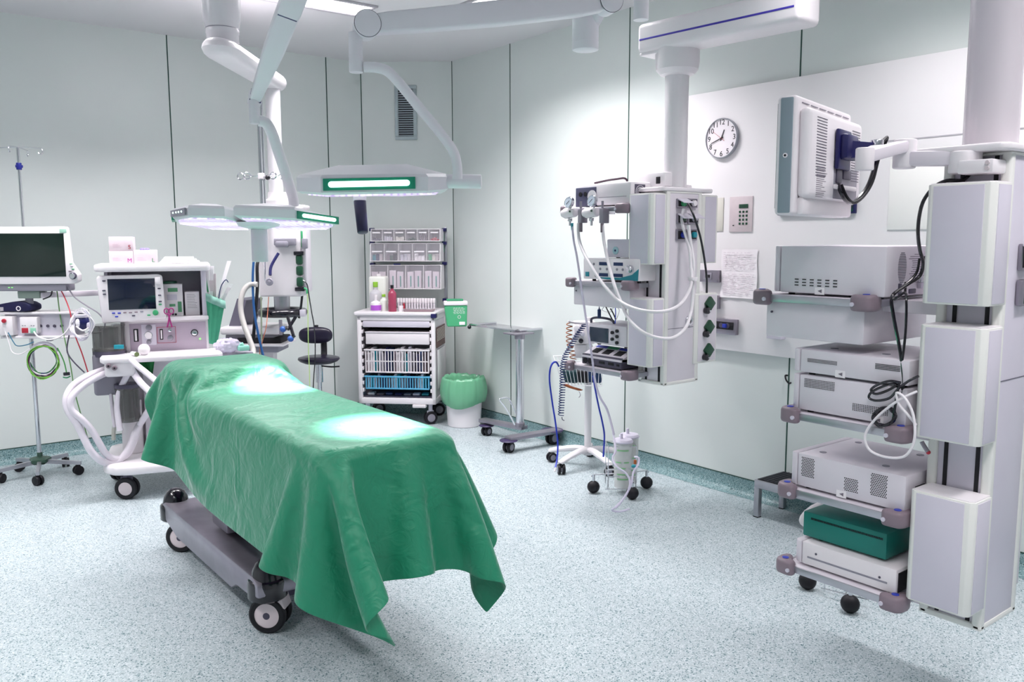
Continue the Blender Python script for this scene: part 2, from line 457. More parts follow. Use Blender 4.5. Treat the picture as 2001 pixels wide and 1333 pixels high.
t, hy, hz = wallbox('wall_socket', 'lower grey socket on the right wall behind the green outlets', 'socket', (1372, 575), (1408, 604), satin, .03)
B().box((-.034, -.03, -.02), (-.03, .03, .02), .002).ob('socket_face', greyp, t)
t, hy, hz = wallbox('socket_rail', 'grey wall trunking with black sockets and a blue plug', 'socket rail', (1392, 620), (1443, 655), satin, .03)
B().box((-.034, -hy+.015, -hz*.35), (-.028, hy-.01, hz*.62), .002).ob('socket_strip', inkblk, t)
b = B()
for i in (0, 1, 2): b.cyl((-.036, hy-.05-i*.045, hz*.15), (-.033, hy-.05-i*.045, hz*.15), .016, seg=20)
b.ob('socket_ring', dgrey, t)
B().box((-.05, -.04, -.006), (-.034, -.015, .018), .003).ob('plug', bluedot, t)
t, hy, hz = wallbox('small_wall_box', 'little lilac grey box on the wall under the top right shelf', 'box', (1508, 650), (1535, 663), lilac, .05)
B().cyl((-.02, hy+.012, 0), (-.02, hy+.001, 0), .008, seg=12).ob('plug', dgrey, t)
t, hy, hz = wallbox('film_viewer', 'blank square light box for films set in the right wall', 'light box', (1741, 312), (1850, 448), M('viewer_glass', 'f2f1ee', .6), .006, bev=.002)
struct(B().box((XR-.032, 1.0, 2.03), (XR-.0295, 2.29, 2.036)).ob('trim_%d' % k, louv)); k += 1
# notice sheet
a = WF.x(1412, 487, xx); c = WF.x(1479, 585, xx)
t = T('notice_sheet', 'printed sheet in a clear sleeve taped to the right wall', 'paper', loc=(xx-.002, a[0], c[1]))
hw, hh = a[0]-c[0], a[1]-c[1]
rows = []
for i in range(9):
    rows.append([(-.003-.006*abs(math.sin(j*1.1+i*.5))*(i/8), -hw*j/8+(.004*math.sin(i)), hh*(1-i/8)) for j in range(9)])
B().grid(rows).ob('sleeve', paper, t)
b = B()
for i in range(22):
    if i in (9, 10): continue
    z = hh*(.93-i*.04); yy = -.02
    while yy > -hw+.03:
        L = random.uniform(.01, .035); L = min(L, hw-.015+yy) 
        b.box((-.0115, yy, z-.0015), (-.0105, yy-L, z+.0015)); yy -= L+random.uniform(.004, .03)
b.ob('print', M('faint_print', 'd6cbd4', .8), t)
# small hook low on the wall
a = WF.x(1542, 741, XR)
thing(B().tube([(0, -.012, -.02), (-.02, -.012, -.02), (-.03, 0, .0), (-.02, .012, .02), (0, .012, .02)], .005, 8), 'wall_hook', inkblk, 'small dark hook on the right wall behind the stacked grey units', 'hook', loc=None).location = (XR, a[0], a[1])

# ---------------------------------------------------------------- operating table under its drape
t = T('operating_table', 'steel operating table on a wheeled base under the green drape', 'operating table', loc=(1.395, 3.4, 0))
tt = Vector((1.395, 3.4, 0))
def loc2(b): return b.xf(Matrix.Translation(-tt))
b = B().box((1.15, 2.48, .79), (1.64, 4.34, .865), .03, 3)
loc2(b).ob('mattress', M('black_mattress', '1b1a22', .5), t)
b = B().box((1.17, 2.50, .74), (1.62, 4.32, .79), .006)
for x in (1.13, 1.64): b.box((x, 2.6, .755), (x+.012, 4.2, .785), .002)
loc2(b).ob('table_frame', satin, t)
b = B().ball((1.395, 4.10, .885), 1, (.21, .19, .062), 24)
loc2(b).ob('head_pillow', M('pillow', '2c2b36', .6), t)
b = B().box((1.20, 3.60, .26), (1.36, 3.80, .60), .012).box((1.23, 3.62, .55), (1.50, 3.86, .75), .012)
loc2(b).ob('column', satin, t)
# base: long side beams joined near the foot, thick rounded profile
b = B()
prof = [(3.05, .175), (3.16, .155), (3.30, .15), (3.36, .118), (3.50, .118), (4.10, .118), (4.26, .15), (4.36, .185), (4.36, .215), (4.30, .245), (3.12, .245), (3.06, .225)]
b.prism(prof, 0, 1.125, 1.285, .008)
b.prism(prof, 0, 1.50, 1.65, .008)
b.prism([(1.28, .16), (1.52, .16), (1.52, .26), (1.28, .26)], 1, 3.5, 4.1, .01)
loc2(b).ob('base_beam', satin, t)
b = B().prism([(1.17, .165), (1.27, .12), (1.50, .12), (1.62, .165), (1.62, .25), (1.17, .25)], 1, 3.12, 3.22, .01)
loc2(b).ob('cross_beam', dgrey, t)
for x, y in ((1.19, 3.12), (1.19, 4.32), (1.59, 3.12), (1.59, 4.32)):
    b = B().lathe([(0, .145), (.070, .145), (.077, .152), (.077, .215), (.073, .224), (.064, .229), (.062, .235), (.056, .262), (.042, .288), (.022, .301), (0, .304)], (x, y, 0), 36)
    loc2(b).ob('bumper_cap', blackg, t)
for x, y, a in ((1.205, 3.135, -.75), (1.20, 4.25, -.75), (1.57, 3.2, -.4), (1.57, 4.25, .4)):
    c = D.objects.new('caster', None); COL.objects.link(c); c.parent = t; c.location = (x-tt.x, y-tt.y, 0); c.rotation_euler = (0, 0, a)
    r = .075
    b = B()
    for yy in (-.032, .032):
        b.lathe([(.05, -.013), (r*.9, -.013), (r, -.007), (r, .007), (r*.9, .013), (.05, .013)], Matrix.Translation((0, yy, r))@Matrix.Rotation(math.pi/2, 4, 'X'), 40)
    b.ob('tyre', black, c)
    b = B()
    for sd in (-1, 1):
        b.lathe([(0, -.011), (.058, -.011), (.058, .010), (.03, .015), (.012, .015), (0, .013)], Matrix.Translation((0, sd*.032, r))@Matrix.Rotation(-sd*math.pi/2, 4, 'X'), 36)
    b.ob('wheel_disc', D.materials.get('pale_wheel') or M('pale_wheel', 'e6d6da', .4), c)
    for sd in (-1, 1): B().cyl((0, sd*.046, r), (0, sd*.0485, r), .014, seg=18).ob('axle_cap', dgrey, c)
    b = B().prism([(-.045, .12), (-.05, .155), (.03, .172), (.06, .15), (.075, .10), (.045, .105), (.02, .125)], 1, -.04, .04, .006).cyl((0, 0, .14), (0, 0, .19), .03)
    b.ob('fork', pinkm, c)

# ---- the drape: a small cloth simulation run here (position based), then kept as an ordinary mesh
def drape_sim(nx=64, ny=128, w=1.37, l=2.46, cx=1.395, cy=3.255, steps=340, iters=20, seed=3):
    rng = np.random.RandomState(seed)
    u = np.linspace(-w/2, w/2, nx); v = np.linspace(-l/2, l/2, ny)
    U, V = np.meshgrid(u, v, indexing='ij'); sx = w/(nx-1); sy = l/(ny-1)
    P = np.stack([cx+U, cy+V, np.full_like(U, 1.06)], -1)
    P[..., 2] += .004*np.sin(U*9+V*4)+rng.uniform(-.002, .002, U.shape)
    P[..., 0] += rng.uniform(-.001, .001, U.shape)
    prev = P.copy()
    x0, x1, y0, y1, zt = 1.135, 1.655, 2.46, 4.29, .868; rr = .035; S = slice
    def con(A, Bq, L, k):
        a = P[A]; b = P[Bq]; d = b-a; n = np.sqrt((d*d).sum(-1, keepdims=True))+1e-9
        c = d*(k*.5*(n-L)/n); P[A] = a+c; P[Bq] = b-c
    def axis(ax, step, L, k):
        n = P.shape[ax]
        for o in range(2):
            idx = np.arange(0, n-step); idx = idx[((idx//step) % 2) == o]
            if ax == 0: con((idx, S(None)), (idx+step, S(None)), L, k)
            else: con((S(None), idx), (S(None), idx+step), L, k)
    def diag(k):
        L = np.hypot(sx, sy)
        for o in range(2):
            i = np.arange(o, P.shape[0]-1, 2)
            con((i, S(0, -1)), (i+1, S(1, None)), L, k); con((i, S(1, None)), (i+1, S(0, -1)), L, k)
    O = P.copy()
    pin = (O[..., 0] > x0+.05)&(O[..., 0] < x1-.05)&(O[..., 1] > y0+.06)&(O[..., 1] < 3.65)
    pin2 = (abs(O[..., 0]-1.395) < .12)&(O[..., 1] >= 3.65)&(O[..., 1] < 4.2)
    dt = 1/60.
    ii, jj = np.meshgrid(np.arange(nx), np.arange(ny), indexing='ij')
    pull = np.exp(-((ii/7.)**2+(jj/7.)**2))[..., None]; tgt = np.array(TIP)
    pulh = np.exp(-((ii/7.)**2+((jj-ny+1)/7.)**2))[..., None]; tgh = np.array(TIPH)
    for s in range(steps):
        vel = (P-prev)*(.985 if s < steps*.7 else .93)
        prev = P.copy(); P += vel; P[..., 2] -= 9.8*dt*dt*.13
        if s > 120:
            dv = tgt-P[0, 0]; dv[2] = 0; P += pull*dv*.03
            dv = tgh-P[0, -1]; dv[2] = 0; P += pulh*dv*.02
        for it in range(iters):
            axis(0, 1, sx, 1.); axis(1, 1, sy, 1.); diag(.55)
            if it % 3 == 0:
                axis(0, 2, 2*sx, .22); axis(1, 2, 2*sy, .22); axis(0, 4, 4*sx, .05); axis(1, 4, 4*sy, .05)
        P[pin, :2] += (O[pin, :2]-P[pin, :2])*.6; P[pin2, 0] += (O[pin2, 0]-P[pin2, 0])*.3
        c = np.stack([np.clip(P[..., 0], x0+rr, x1-rr), np.clip(P[..., 1], y0+rr, y1-rr), np.minimum(P[..., 2], zt-rr)], -1)
        d = P-c; n = np.sqrt((d*d).sum(-1)); ins2 = n < 1e-6; m = (n < rr)&~ins2
        P[m] = c[m]+(d/(n[..., None]+1e-9))[m]*rr
        if ins2.any(): P[ins2, 2] = zt
        zz = np.clip((zt-P[..., 2])/.45, 0, 1); fl = .05*zz
        inn = (P[..., 0] > x0-fl)&(P[..., 0] < x1+fl)&(P[..., 1] > y0-fl)&(P[..., 1] < y1+fl)&(P[..., 2] < zt-.03)
        dl = np.stack([P[..., 0]-(x0-fl), (x1+fl)-P[..., 0], P[..., 1]-(y0-fl), (y1+fl)-P[..., 1]], -1); kk = dl.argmin(-1)
        for q, (ax, sg) in enumerate(((0, -1), (0, 1), (1, -1), (1, 1))):
            mm = inn&(kk == q); P[mm, ax] += sg*dl[mm, q]
        c = np.stack([np.clip(P[..., 0], 1.21, 1.58), np.clip(P[..., 1], 3.97, 4.22), np.clip(P[..., 2], .82, .882)], -1)
        d = P-c; n = np.sqrt((d*d).sum(-1))+1e-9; m2 = n < .085
        P[m2] = c[m2]+d[m2]/n[m2][:, None]*.085
        top = (m|ins2|m2)&(P[..., 2] > zt-.02)
        prev[top] = prev[top]+(P[top]-prev[top])*.85
    return P
TIP = (1.30, 2.26, .2); TIPH = (1.12, 4.36, .5)
P = drape_sim()
def drape_mat():
    m = D.materials.new('green_drape_cotton'); m.use_nodes = True; nt = m.node_tree; b = nt.nodes['Principled BSDF']; L = nt.links
    b.inputs['Base Color'].default_value = rgb('17805f'); b.inputs['Roughness'].default_value = .5
    b.inputs['Sheen Weight'].default_value = .4; b.inputs['Sheen Roughness'].default_value = .35; b.inputs['Specular IOR Level'].default_value = .5
    tc = nt.nodes.new('ShaderNodeTexCoord')
    def noise(scale, vec, typ='FBM', detail=3, dist=0.):
        mp = nt.nodes.new('ShaderNodeMapping'); mp.inputs['Scale'].default_value = vec[:3]; mp.inputs['Rotation'].default_value = vec[3]
        n = nt.nodes.new('ShaderNodeTexNoise'); n.inputs['Scale'].default_value = scale; n.inputs['Detail'].default_value = detail; n.inputs['Distortion'].default_value = dist
        n.noise_type = typ; L.new(tc.outputs['Object'], mp.inputs['Vector']); L.new(mp.outputs[0], n.inputs['Vector']); return n.outputs['Fac']
    # soft crumples, sharper directional creases
    n1 = noise(4.5, (1, 1, 1, (0, 0, 0)), detail=2, dist=1.4)
    n2 = noise(5, (1, .35, 1, (.5, .3, .6)), 'RIDGED_MULTIFRACTAL', 1.2, .6)
    n3 = noise(4, (.5, 1.3, .45, (.2, -.4, -.5)), 'RIDGED_MULTIFRACTAL', 1.0, .4)
    def mad(x, k, add=None):
        m_ = nt.nodes.new('ShaderNodeMath'); m_.operation = 'MULTIPLY_ADD'; m_.inputs[1].default_value = k; L.new(x, m_.inputs[0])
        if add is not None: L.new(add, m_.inputs[2])
        else: m_.inputs[2].default_value = 0
        return m_.outputs[0]
    n4 = noise(14, (1, 1, 1, (0, 0, .4)), detail=2, dist=2.2)
    h_ = mad(n1, 1.0, mad(n2, .09, mad(n3, .12, mad(n4, .22))))
    ma = type('q', (), {'outputs': [h_]})
    bp = nt.nodes.new('ShaderNodeBump'); bp.inputs['Strength'].default_value = .6; bp.inputs['Distance'].default_value = .03
    L.new(ma.outputs[0], bp.inputs['Height']); L.new(bp.outputs[0], b.inputs['Normal'])
    return m
drapem = drape_mat()
b = B(); b.grid([[tuple(P[i, j]) for j in range(P.shape[1])] for i in range(P.shape[0])])
dr = b.ob('surgical_drape', drapem, sharp=180, loc=(1.395, 3.4, .88))
md = dr.modifiers.new('thick', 'SOLIDIFY'); md.thickness = .0025; md.offset = 1
md = dr.modifiers.new('sub', 'SUBSURF'); md.levels = 1; md.render_levels = 2
tag(dr, 'large green cotton drape covering the operating table and hanging to pointed corners', 'drape')

# ---------------------------------------------------------------- surgical lamps
def ledmat():
    m = D.materials.new('led_array'); m.use_nodes = True; nt = m.node_tree; b = nt.nodes['Principled BSDF']; L = nt.links
    tc = nt.nodes.new('ShaderNodeTexCoord'); v = nt.nodes.new('ShaderNodeTexVoronoi'); v.inputs['Scale'].default_value = 42; v.inputs['Randomness'].default_value = .25
    L.new(tc.outputs['Object'], v.inputs['Vector'])
    r = nt.nodes.new('ShaderNodeValToRGB'); r.color_ramp.elements[0].color = (1, .93, 1, 1); r.color_ramp.elements[1].color = (.42, .33, .52, 1)
    r.color_ramp.elements[0].position = .15; r.color_ramp.elements[1].position = .6
    L.new(v.outputs['Distance'], r.inputs[0]); L.new(r.outputs[0], b.inputs['Base Color']); L.new(r.outputs[0], b.inputs['Emission Color'])
    b.inputs['Emission Strength'].default_value = .95; b.inputs['Roughness'].default_value = .3
    return m
ledm = ledmat()
glow = M('backlit_strip', 'd9fff2', .4, emit=1.6)
lampw = M('lamp_shell', 'e8e6ec', .38, var=.01, scale=4)
grnfr = M('green_strip_frame', '1f8a6e', .35)
VIEW = -math.degrees(YAW)
def wp(px, py, dep): return WF.w(px, py, dep)
def addV(b): return b

def inset(poly, k):
    cx = sum(p[0] for p in poly)/len(poly); cy = sum(p[1] for p in poly)/len(poly)
    return [(cx+(p[0]-cx)*k, cy+(p[1]-cy)*k)+tuple(p[2:]) for p in poly]
def module(poly, name, parent, mat, crown=.03):
    """poly: (x, y, ztop, zbottom) -> bevelled slab with a raised crown"""
    b = B(); n = len(poly)
    rings = [[(p[0], p[1], p[3]) for p in inset(poly, .94)], [(p[0], p[1], p[3]+.008) for p in inset(poly, .995)], [(p[0], p[1], p[2]-.012) for p in poly],
             [(p[0], p[1], p[2]) for p in inset(poly, .96)], [(p[0], p[1], p[2]+crown) for p in inset(poly, .45)]]
    vv = [[b.bm.verts.new(q) for q in r] for r in rings]
    for A, C in zip(vv, vv[1:]):
        for i in range(n): b.bm.faces.new([A[i], A[(i+1) % n], C[(i+1) % n], C[i]])
    b.bm.faces.new(vv[0][::-1]); b.bm.faces.new(vv[-1])
    o = b.ob(name, mat, parent, sharp=18)
    b = B(); q = inset(poly, .86)
    b.hull([(p[0], p[1], p[3]-.006) for p in q], [(p[0], p[1], p[3]+.002) for p in q])
    b.ob('led_array', ledm, o)
    return o
def strip_light(parent, p0, p1, h, out):
    p0, p1, out = Vector(p0), Vector(p1), Vector(out); d = (p1-p0).normalized(); up = Vector((0, 0, 1))
    def slab(a, c, hh, o0, o1):
        A = [a-up*hh+out*o0, c-up*hh+out*o0, c+up*hh+out*o0, a+up*hh+out*o0]
        return A, [v+out*(o1-o0) for v in A]
    b = B().hull(*slab(p0, p1, h, -.005, .005)); b.ob('strip_frame', grnfr, parent)
    b = B().tube([p0+d*.03+out*.008, p1-d*.03+out*.008], h*.52, 12, 0)
    b.ball(p0+d*.03+out*.008, h*.52, seg=12).ball(p1-d*.03+out*.008, h*.52, seg=12)
    b.ob('light_strip', glow, parent)

# big lamp nearer the camera
F1 = Fr(1.63, 2.97, VIEW)
t = T('surgical_lamp', 'large flat surgical lamp on a curved tube, with one wide glowing strip', 'surgical lamp', F1)
P1 = [(-.285, -.10, 1.795, 1.725), (-.165, -.23, 1.785, 1.712), (.225, -.20, 1.79, 1.72), (.29, -.06, 1.80, 1.735), (.26, .14, 1.80, 1.735), (.08, .26, 1.80, 1.735), (-.2, .22, 1.80, 1.735), (-.30, .06, 1.80, 1.735)]
h = module(P1, 'lamp_head', t, lampw, .04)
n = Vector((.03, -1, 0)).normalized()
strip_light(t, (-.155, -.232, 1.748), (.178, -.209, 1.756), .0215, n)
b = B().cyl((.27, -.05, 1.772), (.415, -.05, 1.770), .027, seg=28, bev=.004); b.ob('yoke_sleeve', lampw, t)
b = B().cyl((.315, -.079, 1.785), (.315, -.070, 1.785), .006, seg=12); b.ob('screw', inkblk, t)
tp = [F1.w(x, y, d) for x, y, d in ((712, 131, 3.02), (735, 132, 3.02), (757, 139, 3.03), (780, 162, 3.05), (815, 205, 3.08), (862, 262, 3.12), (885, 295, 3.14), (893, 322, 3.15), (894, 350, 3.16))]
B().tube(tp, .0185, 14, 5).ob('curved_arm', lampw, t)
# elbow and long spring arm (aluminium profile)
j = F1.w(696, 130, 3.02)
b = B().cyl((j[0], j[1], F1.w(696, 142, 3.02)[2]), (j[0], j[1], F1.w(696, 65, 3.02)[2]), .025, seg=28, bev=.003)
for yy in (110, 118): b.cyl((j[0], j[1], F1.w(696, yy, 3.02)[2]), (j[0], j[1], F1.w(696, yy+2, 3.02)[2]), .0258, seg=28)
b.ob('elbow', lampw, t)
e0, e1 = Vector(F1.w(716, 50, 3.0)), Vector(F1.w(1188, 4, 3.25))
dv = (e1-e0); L = dv.length; xh = dv.normalized(); side = Vector((xh.y, -xh.x, 0)).normalized(); up = side.cross(xh).normalized()
if up.z < 0: up = -up
mm = Matrix((( xh.x, side.x, up.x, e0.x), (xh.y, side.y, up.y, e0.y), (xh.z, side.z, up.z, e0.z), (0, 0, 0, 1)))
b = B().prism([(-.0, -.03), (.05, -.034), (.2, -.04), (.5, -.046), (L-.12, -.042), (L, -.03), (L, .03), (L-.12, .04), (.5, .040), (.2, .036), (.08, .036), (.0, .03)], 1, -.034, .034, .010, 3).xf(mm)
b.ob('spring_arm', lampw, t)
for xx_ in (0, L):
    b = B().cyl((xx_, -.042, 0), (xx_, .042, 0), .046, seg=40, bev=.003); pv = b.xf(mm).ob('pivot_disc', lampw, t)
    b = B().lathe([(.0455, -.001), (.0478, -.001), (.0478, .001), (.0455, .001)], Matrix.Translation((xx_, .0365, 0))@Matrix.Rotation(math.pi/2, 4, 'X'), 48)
    b.xf(mm).ob('pivot_gap', dgrey, pv)
j = F1.w(1144, 70, 3.5)
b = B().cyl((j[0], j[1], F1.w(1144, 98, 3.5)[2]), (j[0], j[1], F1.w(1144, 20, 3.5)[2]), .055, seg=32, bev=.004)
b.cyl((j[0], j[1], F1.w(1144, 84, 3.5)[2]), (j[0], j[1], F1.w(1144, 82, 3.5)[2]), .0558, seg=32)
b.tube([(j[0]+.03, j[1], j[2]+.05), (j[0]+.10, j[1]-.12, j[2]+.16), (j[0]+.2, j[1]-.2, j[2]+.25)], .03, 12, 4)
b.ob('rear_spindle', lampw, t)
# swivel and ceiling mount above the frame
HUBW = F1.M@(np.array([1.95, 2.2, 0])-F1.o)
b = B().cyl((HUBW[0], HUBW[1], 2.50), (HUBW[0], HUBW[1], HC), .06, seg=28)
b.cyl((HUBW[0], HUBW[1], 2.60), (j[0]+.2, j[1]-.2, 2.60), .035, seg=20)
b.cyl((e1.x, e1.y, e1.z), (e1.x, e1.y, 2.62), .03, seg=20).cyl((e1.x, e1.y, 2.60), (HUBW[0], HUBW[1], 2.60), .035, seg=20)
b.cyl((j[0]+.2, j[1]-.2, 2.40), (j[0]+.2, j[1]-.2, 2.62), .03, seg=20)
b.cyl((HUBW[0], HUBW[1], 3.0), (HUBW[0], HUBW[1], HC), .14, seg=32)
b.ob('ceiling_mount', lampw, t)
# sterile handle under the lamp
g = F1.w(703, 392, 3.28); g2 = F1.w(709, 455, 3.25)
b = B().cyl((g[0], g[1], 1.725), g, .026, seg=24, bev=.003)
b.ob('handle_collar', white, t)
B().cyl(g, g2, .024, .021, seg=24, bev=.004).ob('handle', M('navy_handle', '100e33', .35), t)

# smaller lamp behind, two modules
F2 = Fr(1.48, 3.84, VIEW)
t = T('surgical_lamp', 'lower surgical lamp with two angled modules above the head of the table', 'surgical lamp', F2)
PL = [(-.385, .02, 1.655, 1.628), (-.335, -.13, 1.69, 1.640), (-.215, -.26, 1.70, 1.648), (-.075, -.21, 1.697, 1.645), (-.03, .02, 1.68, 1.62), (-.08, .22, 1.66, 1.602), (-.27, .20, 1.66, 1.605)]
PR = [(-.02, -.26, 1.70, 1.648), (.235, -.22, 1.692, 1.635), (.39, -.02, 1.65, 1.618), (.31, .18, 1.66, 1.603), (.07, .22, 1.665, 1.603), (-.045, .05, 1.68, 1.61)]
module(PL, 'left_module', t, lampw, .012); module(PR, 'right_module', t, lampw, .012)
strip_light(t, (.245, -.214, 1.658), (.385, -.03, 1.636), .017, Vector((.8, -.6, 0)))
b = B().hull([(-.333, -.138, 1.652), (-.225, -.256, 1.658), (-.225, -.256, 1.688), (-.333, -.138, 1.680)], [(-.339, -.143, 1.652), (-.231, -.261, 1.658), (-.231, -.261, 1.688), (-.339, -.143, 1.680)])
b.ob('control_panel', greyp, t)
b = B()
for q in (.2, .42, .6, .8): b.ball((-.339+.108*q, -.143-.118*q, 1.668+.006*q), .0045, seg=10)
b.ob('indicator', glow, t)
b = B().hull([(-.395, .01, 1.632), (-.345, -.12, 1.64), (-.345, -.12, 1.672), (-.395, .01, 1.655)], [(-.383, .02, 1.632), (-.333, -.11, 1.64), (-.333, -.11, 1.672), (-.383, .02, 1.655)])
b.ob('green_tip', grnfr, t)
g = F2.w(506, 445, 3.85)
b = B().lathe([(0, 1.60), (.03, 1.596), (.09, 1.612), (.1, 1.63), (0, 1.635)], (g[0], g[1], 0), 28); b.ob('hub', lampw, t)
b = B().cyl((g[0], g[1], 1.575), (g[0], g[1], 1.60), .022, seg=20); b.ob('handle_neck', blackg, t)
b = B().cyl((g[0], g[1], F2.w(506, 512, 3.85)[2]), (g[0], g[1], F2.w(506, 448, 3.85)[2]), .0365, seg=32, bev=.004); b.ob('camera_handle', lilac2, t)
tp = [F2.w(x, y, d) for x, y, d in ((506, 236, 3.62), (520, 241, 3.63), (532, 262, 3.66), (545, 300, 3.71), (560, 345, 3.78), (572, 385, 3.86), (574, 402, 3.88))]
B().tube(tp, .0235, 14, 5).ob('curved_arm', lampw, t)
j = F2.w(497, 215, 3.60)
b = B().cyl((j[0], j[1], F2.w(497, 242, 3.6)[2]), (j[0], j[1], F2.w(497, 186, 3.6)[2]), .0225, seg=28, bev=.003)
b.cyl((j[0], j[1], F2.w(497, 226, 3.6)[2]), (j[0], j[1], F2.w(497, 224, 3.6)[2]), .0232, seg=28)
b.ob('elbow', lampw, t)
e0, e1 = Vector(F2.w(500, 188, 3.60)), Vector(F2.w(569, 8, 3.15))
dv = (e1-e0); L = dv.length; xh = dv.normalized(); side = Vector((1, 0, 0)); side = (side-xh*side.dot(xh)).normalized(); up = side.cross(xh).normalized()
mm = Matrix(((xh.x, side.x, up.x, e0.x), (xh.y, side.y, up.y, e0.y), (xh.z, side.z, up.z, e0.z), (0, 0, 0, 1)))
B().prism([(-.02, -.022), (.3, -.040), (L, -.044), (L, .044), (.3, .040), (-.02, .022)], 2, -.030, .030, .010, 3).xf(mm).ob('spring_arm', lampw, t)
B().box((L-.04, -.044, -.038), (L+.10, .044, .038), .012).xf(mm).ob('upper_knuckle', lampw, t); B().box((-.035, -.028, -.028), (-.0, .028, .028), .006).xf(mm).ob('lower_knuckle', lampw, t)
b = B().box((L-.046, -.036, -.031), (L-.04, .036, .031)).box((.0, -.024, -.03), (.005, .024, .03)).box((.02, .004, .0255), (L-.06, .006, .0265)); b.xf(mm).ob('joint_line', M('violet_gap', '4a4470', .5), t)
H2 = F2.M@(np.array([1.95, 2.2, 0])-F2.o); ee = e1+xh*.08
b = B().cyl(ee, (ee.x, ee.y, 2.74), .035, seg=20).cyl((ee.x, ee.y, 2.72), (H2[0], H2[1], 2.72), .035, seg=20)
b.ob('horizontal_arm', lampw, t)

# ---------------------------------------------------------------- ceiling pendants
def head_box(t, x0, x1, y0, y1, z0, z1):
    """bolted-on panel box: rounded aluminium corners, lilac front and side panels (front faces -x, side faces -y)"""
    b = B(); c = .022
    b.prism([(x0+c*.6, y0), (x0, y0+c*.6), (x0, y1-c*.6), (x0+c*.6, y1), (x1, y1), (x1, y0)], 2, z0, z1, .003)
    o = b.ob('panel_box', strip, t)
    b = B().box((x0-.0025, y0+c*1.25, z0+.006), (x0+.004, y1-c, z1-.006), .001); b.ob('front_panel', lilac, o)
    b = B().box((x0+c*1.1, y0-.0025, z0+.006), (x1-.014, y0+.004, z1-.006), .001); b.ob('side_panel', lilac, o)
    b = B().prism([(x0+c*.6+.004, y0+.004), (x0+.006, y0+c*.6+.004), (x0+.006, y1-.01), (x1, y1-.01), (x1, y0+.006)], 2, z1, z1+.003); b.ob('lid', white, o)
    return o
def pend_body(t, x0, x1, y0, y1, z0, z1, boxes, mat=lilac, line=None):
    """extruded column: rails on the -x face, panelled -y face, white corner posts"""
    e = .03
    b = B()
    for (xa, ya, xb, yb) in ((x0, y0, x0+e, y0+e), (x1-e, y0, x1, y0+e), (x0, y1-e, x0+e, y1), (x1-e, y1-e, x1, y1)):
        b.box((xa, ya, z0), (xb, yb, z1), .008, 3)
    b.box((x0, y0, z0), (x1, y1, z0+.02), .006).box((x0, y0, z1-.01), (x1, y1, z1), .004)
    o = b.ob('body_frame', strip, t)
    B().box((x0+.012, y0+.004, z0+.018), (x1-.012, y1-.004, z1-.005), .002).ob('body_core', mat, t)
    b = B()
    for f in (.23, .72):
        y = y0+(y1-y0)*f; b.box((x0+.0085, y-.006, z0+.02), (x0+.014, y+.006, z1-.01))
    b.ob('rail_slot', inkblk, t)
    if line:
        b = B()
        for z in line: b.box((x0+e, y0+.0025, z-.001), (x1-e, y0+.005, z+.001))
        b.ob('panel_joint', dgrey, t)
    return o
def cap(t, x0, x1, y0, y1, z, mat=white, th=.022):
    b = B().prism([(x0+.02, y0), (x0, y0+.02), (x0, y1-.02), (x0+.02, y1), (x1-.03, y1), (x1, y1-.03), (x1, y0+.03), (x1-.03, y0)], 2, z, z+th, .007, 3)
    return b.ob('top_plate', mat, t)
def shelf(t, xf, depth, ya, yb, z, drawer=0, dots=True, th=.030, name='shelf'):
    """equipment shelf: xf = front (-x) edge, ya..yb along the wall, bumpers at the two front corners"""
    o = B().box((xf+.004, ya+.02, z), (xf+depth, yb-.02, z+th*.55), .003).ob(name, lilac2, t)
    b = B().box((xf, ya+.05, z-th*.35), (xf+.014, yb-.05, z+th*.5), .003)
    b.box((xf+.05, ya+.004, z-th*.35), (xf+depth, ya+.016, z+th*.5), .003).box((xf+.05, yb-.016, z-th*.35), (xf+depth, yb-.004, z+th*.5), .003)
    b.ob('edge_rail', alu, o)
    for y, s in ((ya, 1), (yb, -1)):
        b = B().prism([(xf-.016, y+s*.00), (xf-.020, y+s*.035), (xf-.016, y+s*.062), (xf+.012, y+s*.066), (xf+.03, y+s*.03), (xf+.062, y+s*.022), (xf+.066, y-s*.006), (xf+.035, y-s*.014), (xf+.005, y-s*.012)], 2, z-th*.75, z+th*1.05, .012, 3)
        b.ob('bumper', mauve, o)
        if dots: B().cyl((xf+.012, y+s*.02, z+th*1.0), (xf+.012, y+s*.02, z+th*1.13), .0115, seg=20, bev=.001).ob('dot', bluedot, o)
        B().cyl((xf-.0165, y+s*.05, z), (xf-.0225, y+s*.05, z), .007, seg=16).ob('screw_cap', lilac, o)
    if drawer:
        b = B().box((xf+.025, ya+.03, z-drawer), (xf+depth-.02, yb-.03, z-.004), .006); b.ob('drawer', lilac2, o)
        b = B().cyl((xf+.024, yb-.055, z-drawer*.35), (xf+.02, yb-.055, z-drawer*.35), .004, seg=12); b.ob('drawer_lock', dgrey, o)
    return o

# ---------- right pendant, nearest the camera on the right
RX, RY = 2.80, 1.19
FR = Fr(RX, RY, 0)
t = T('ceiling_pendant', 'large white equipment pendant hanging at the right edge, with stacked device shelves', 'equipment pendant', FR)
bx0, bx1, by0, by1 = 2.665-RX, 2.92-RX, 1.075-RY, 1.27-RY
pend_body(t, bx0, bx1, by0, by1, .335, 1.80, None, line=(1.12,))
head_box(t, 2.55-RX, 2.668-RX, 1.068-RY, 1.262-RY, 1.353, 1.708)
head_box(t, 2.55-RX, 2.668-RX, 1.068-RY, 1.262-RY, .940, 1.288)
head_box(t, 2.55-RX, 2.668-RX, 1.068-RY, 1.262-RY, .415, .770)
head_box(t, 2.935-RX, 3.05-RX, 1.12-RY, 1.262-RY, .38, .80)
cap(t, 2.60-RX, 2.99-RX, 1.06-RY, 1.34-RY, 1.80)
cc = FR.y(1943, 150, 0)[0]
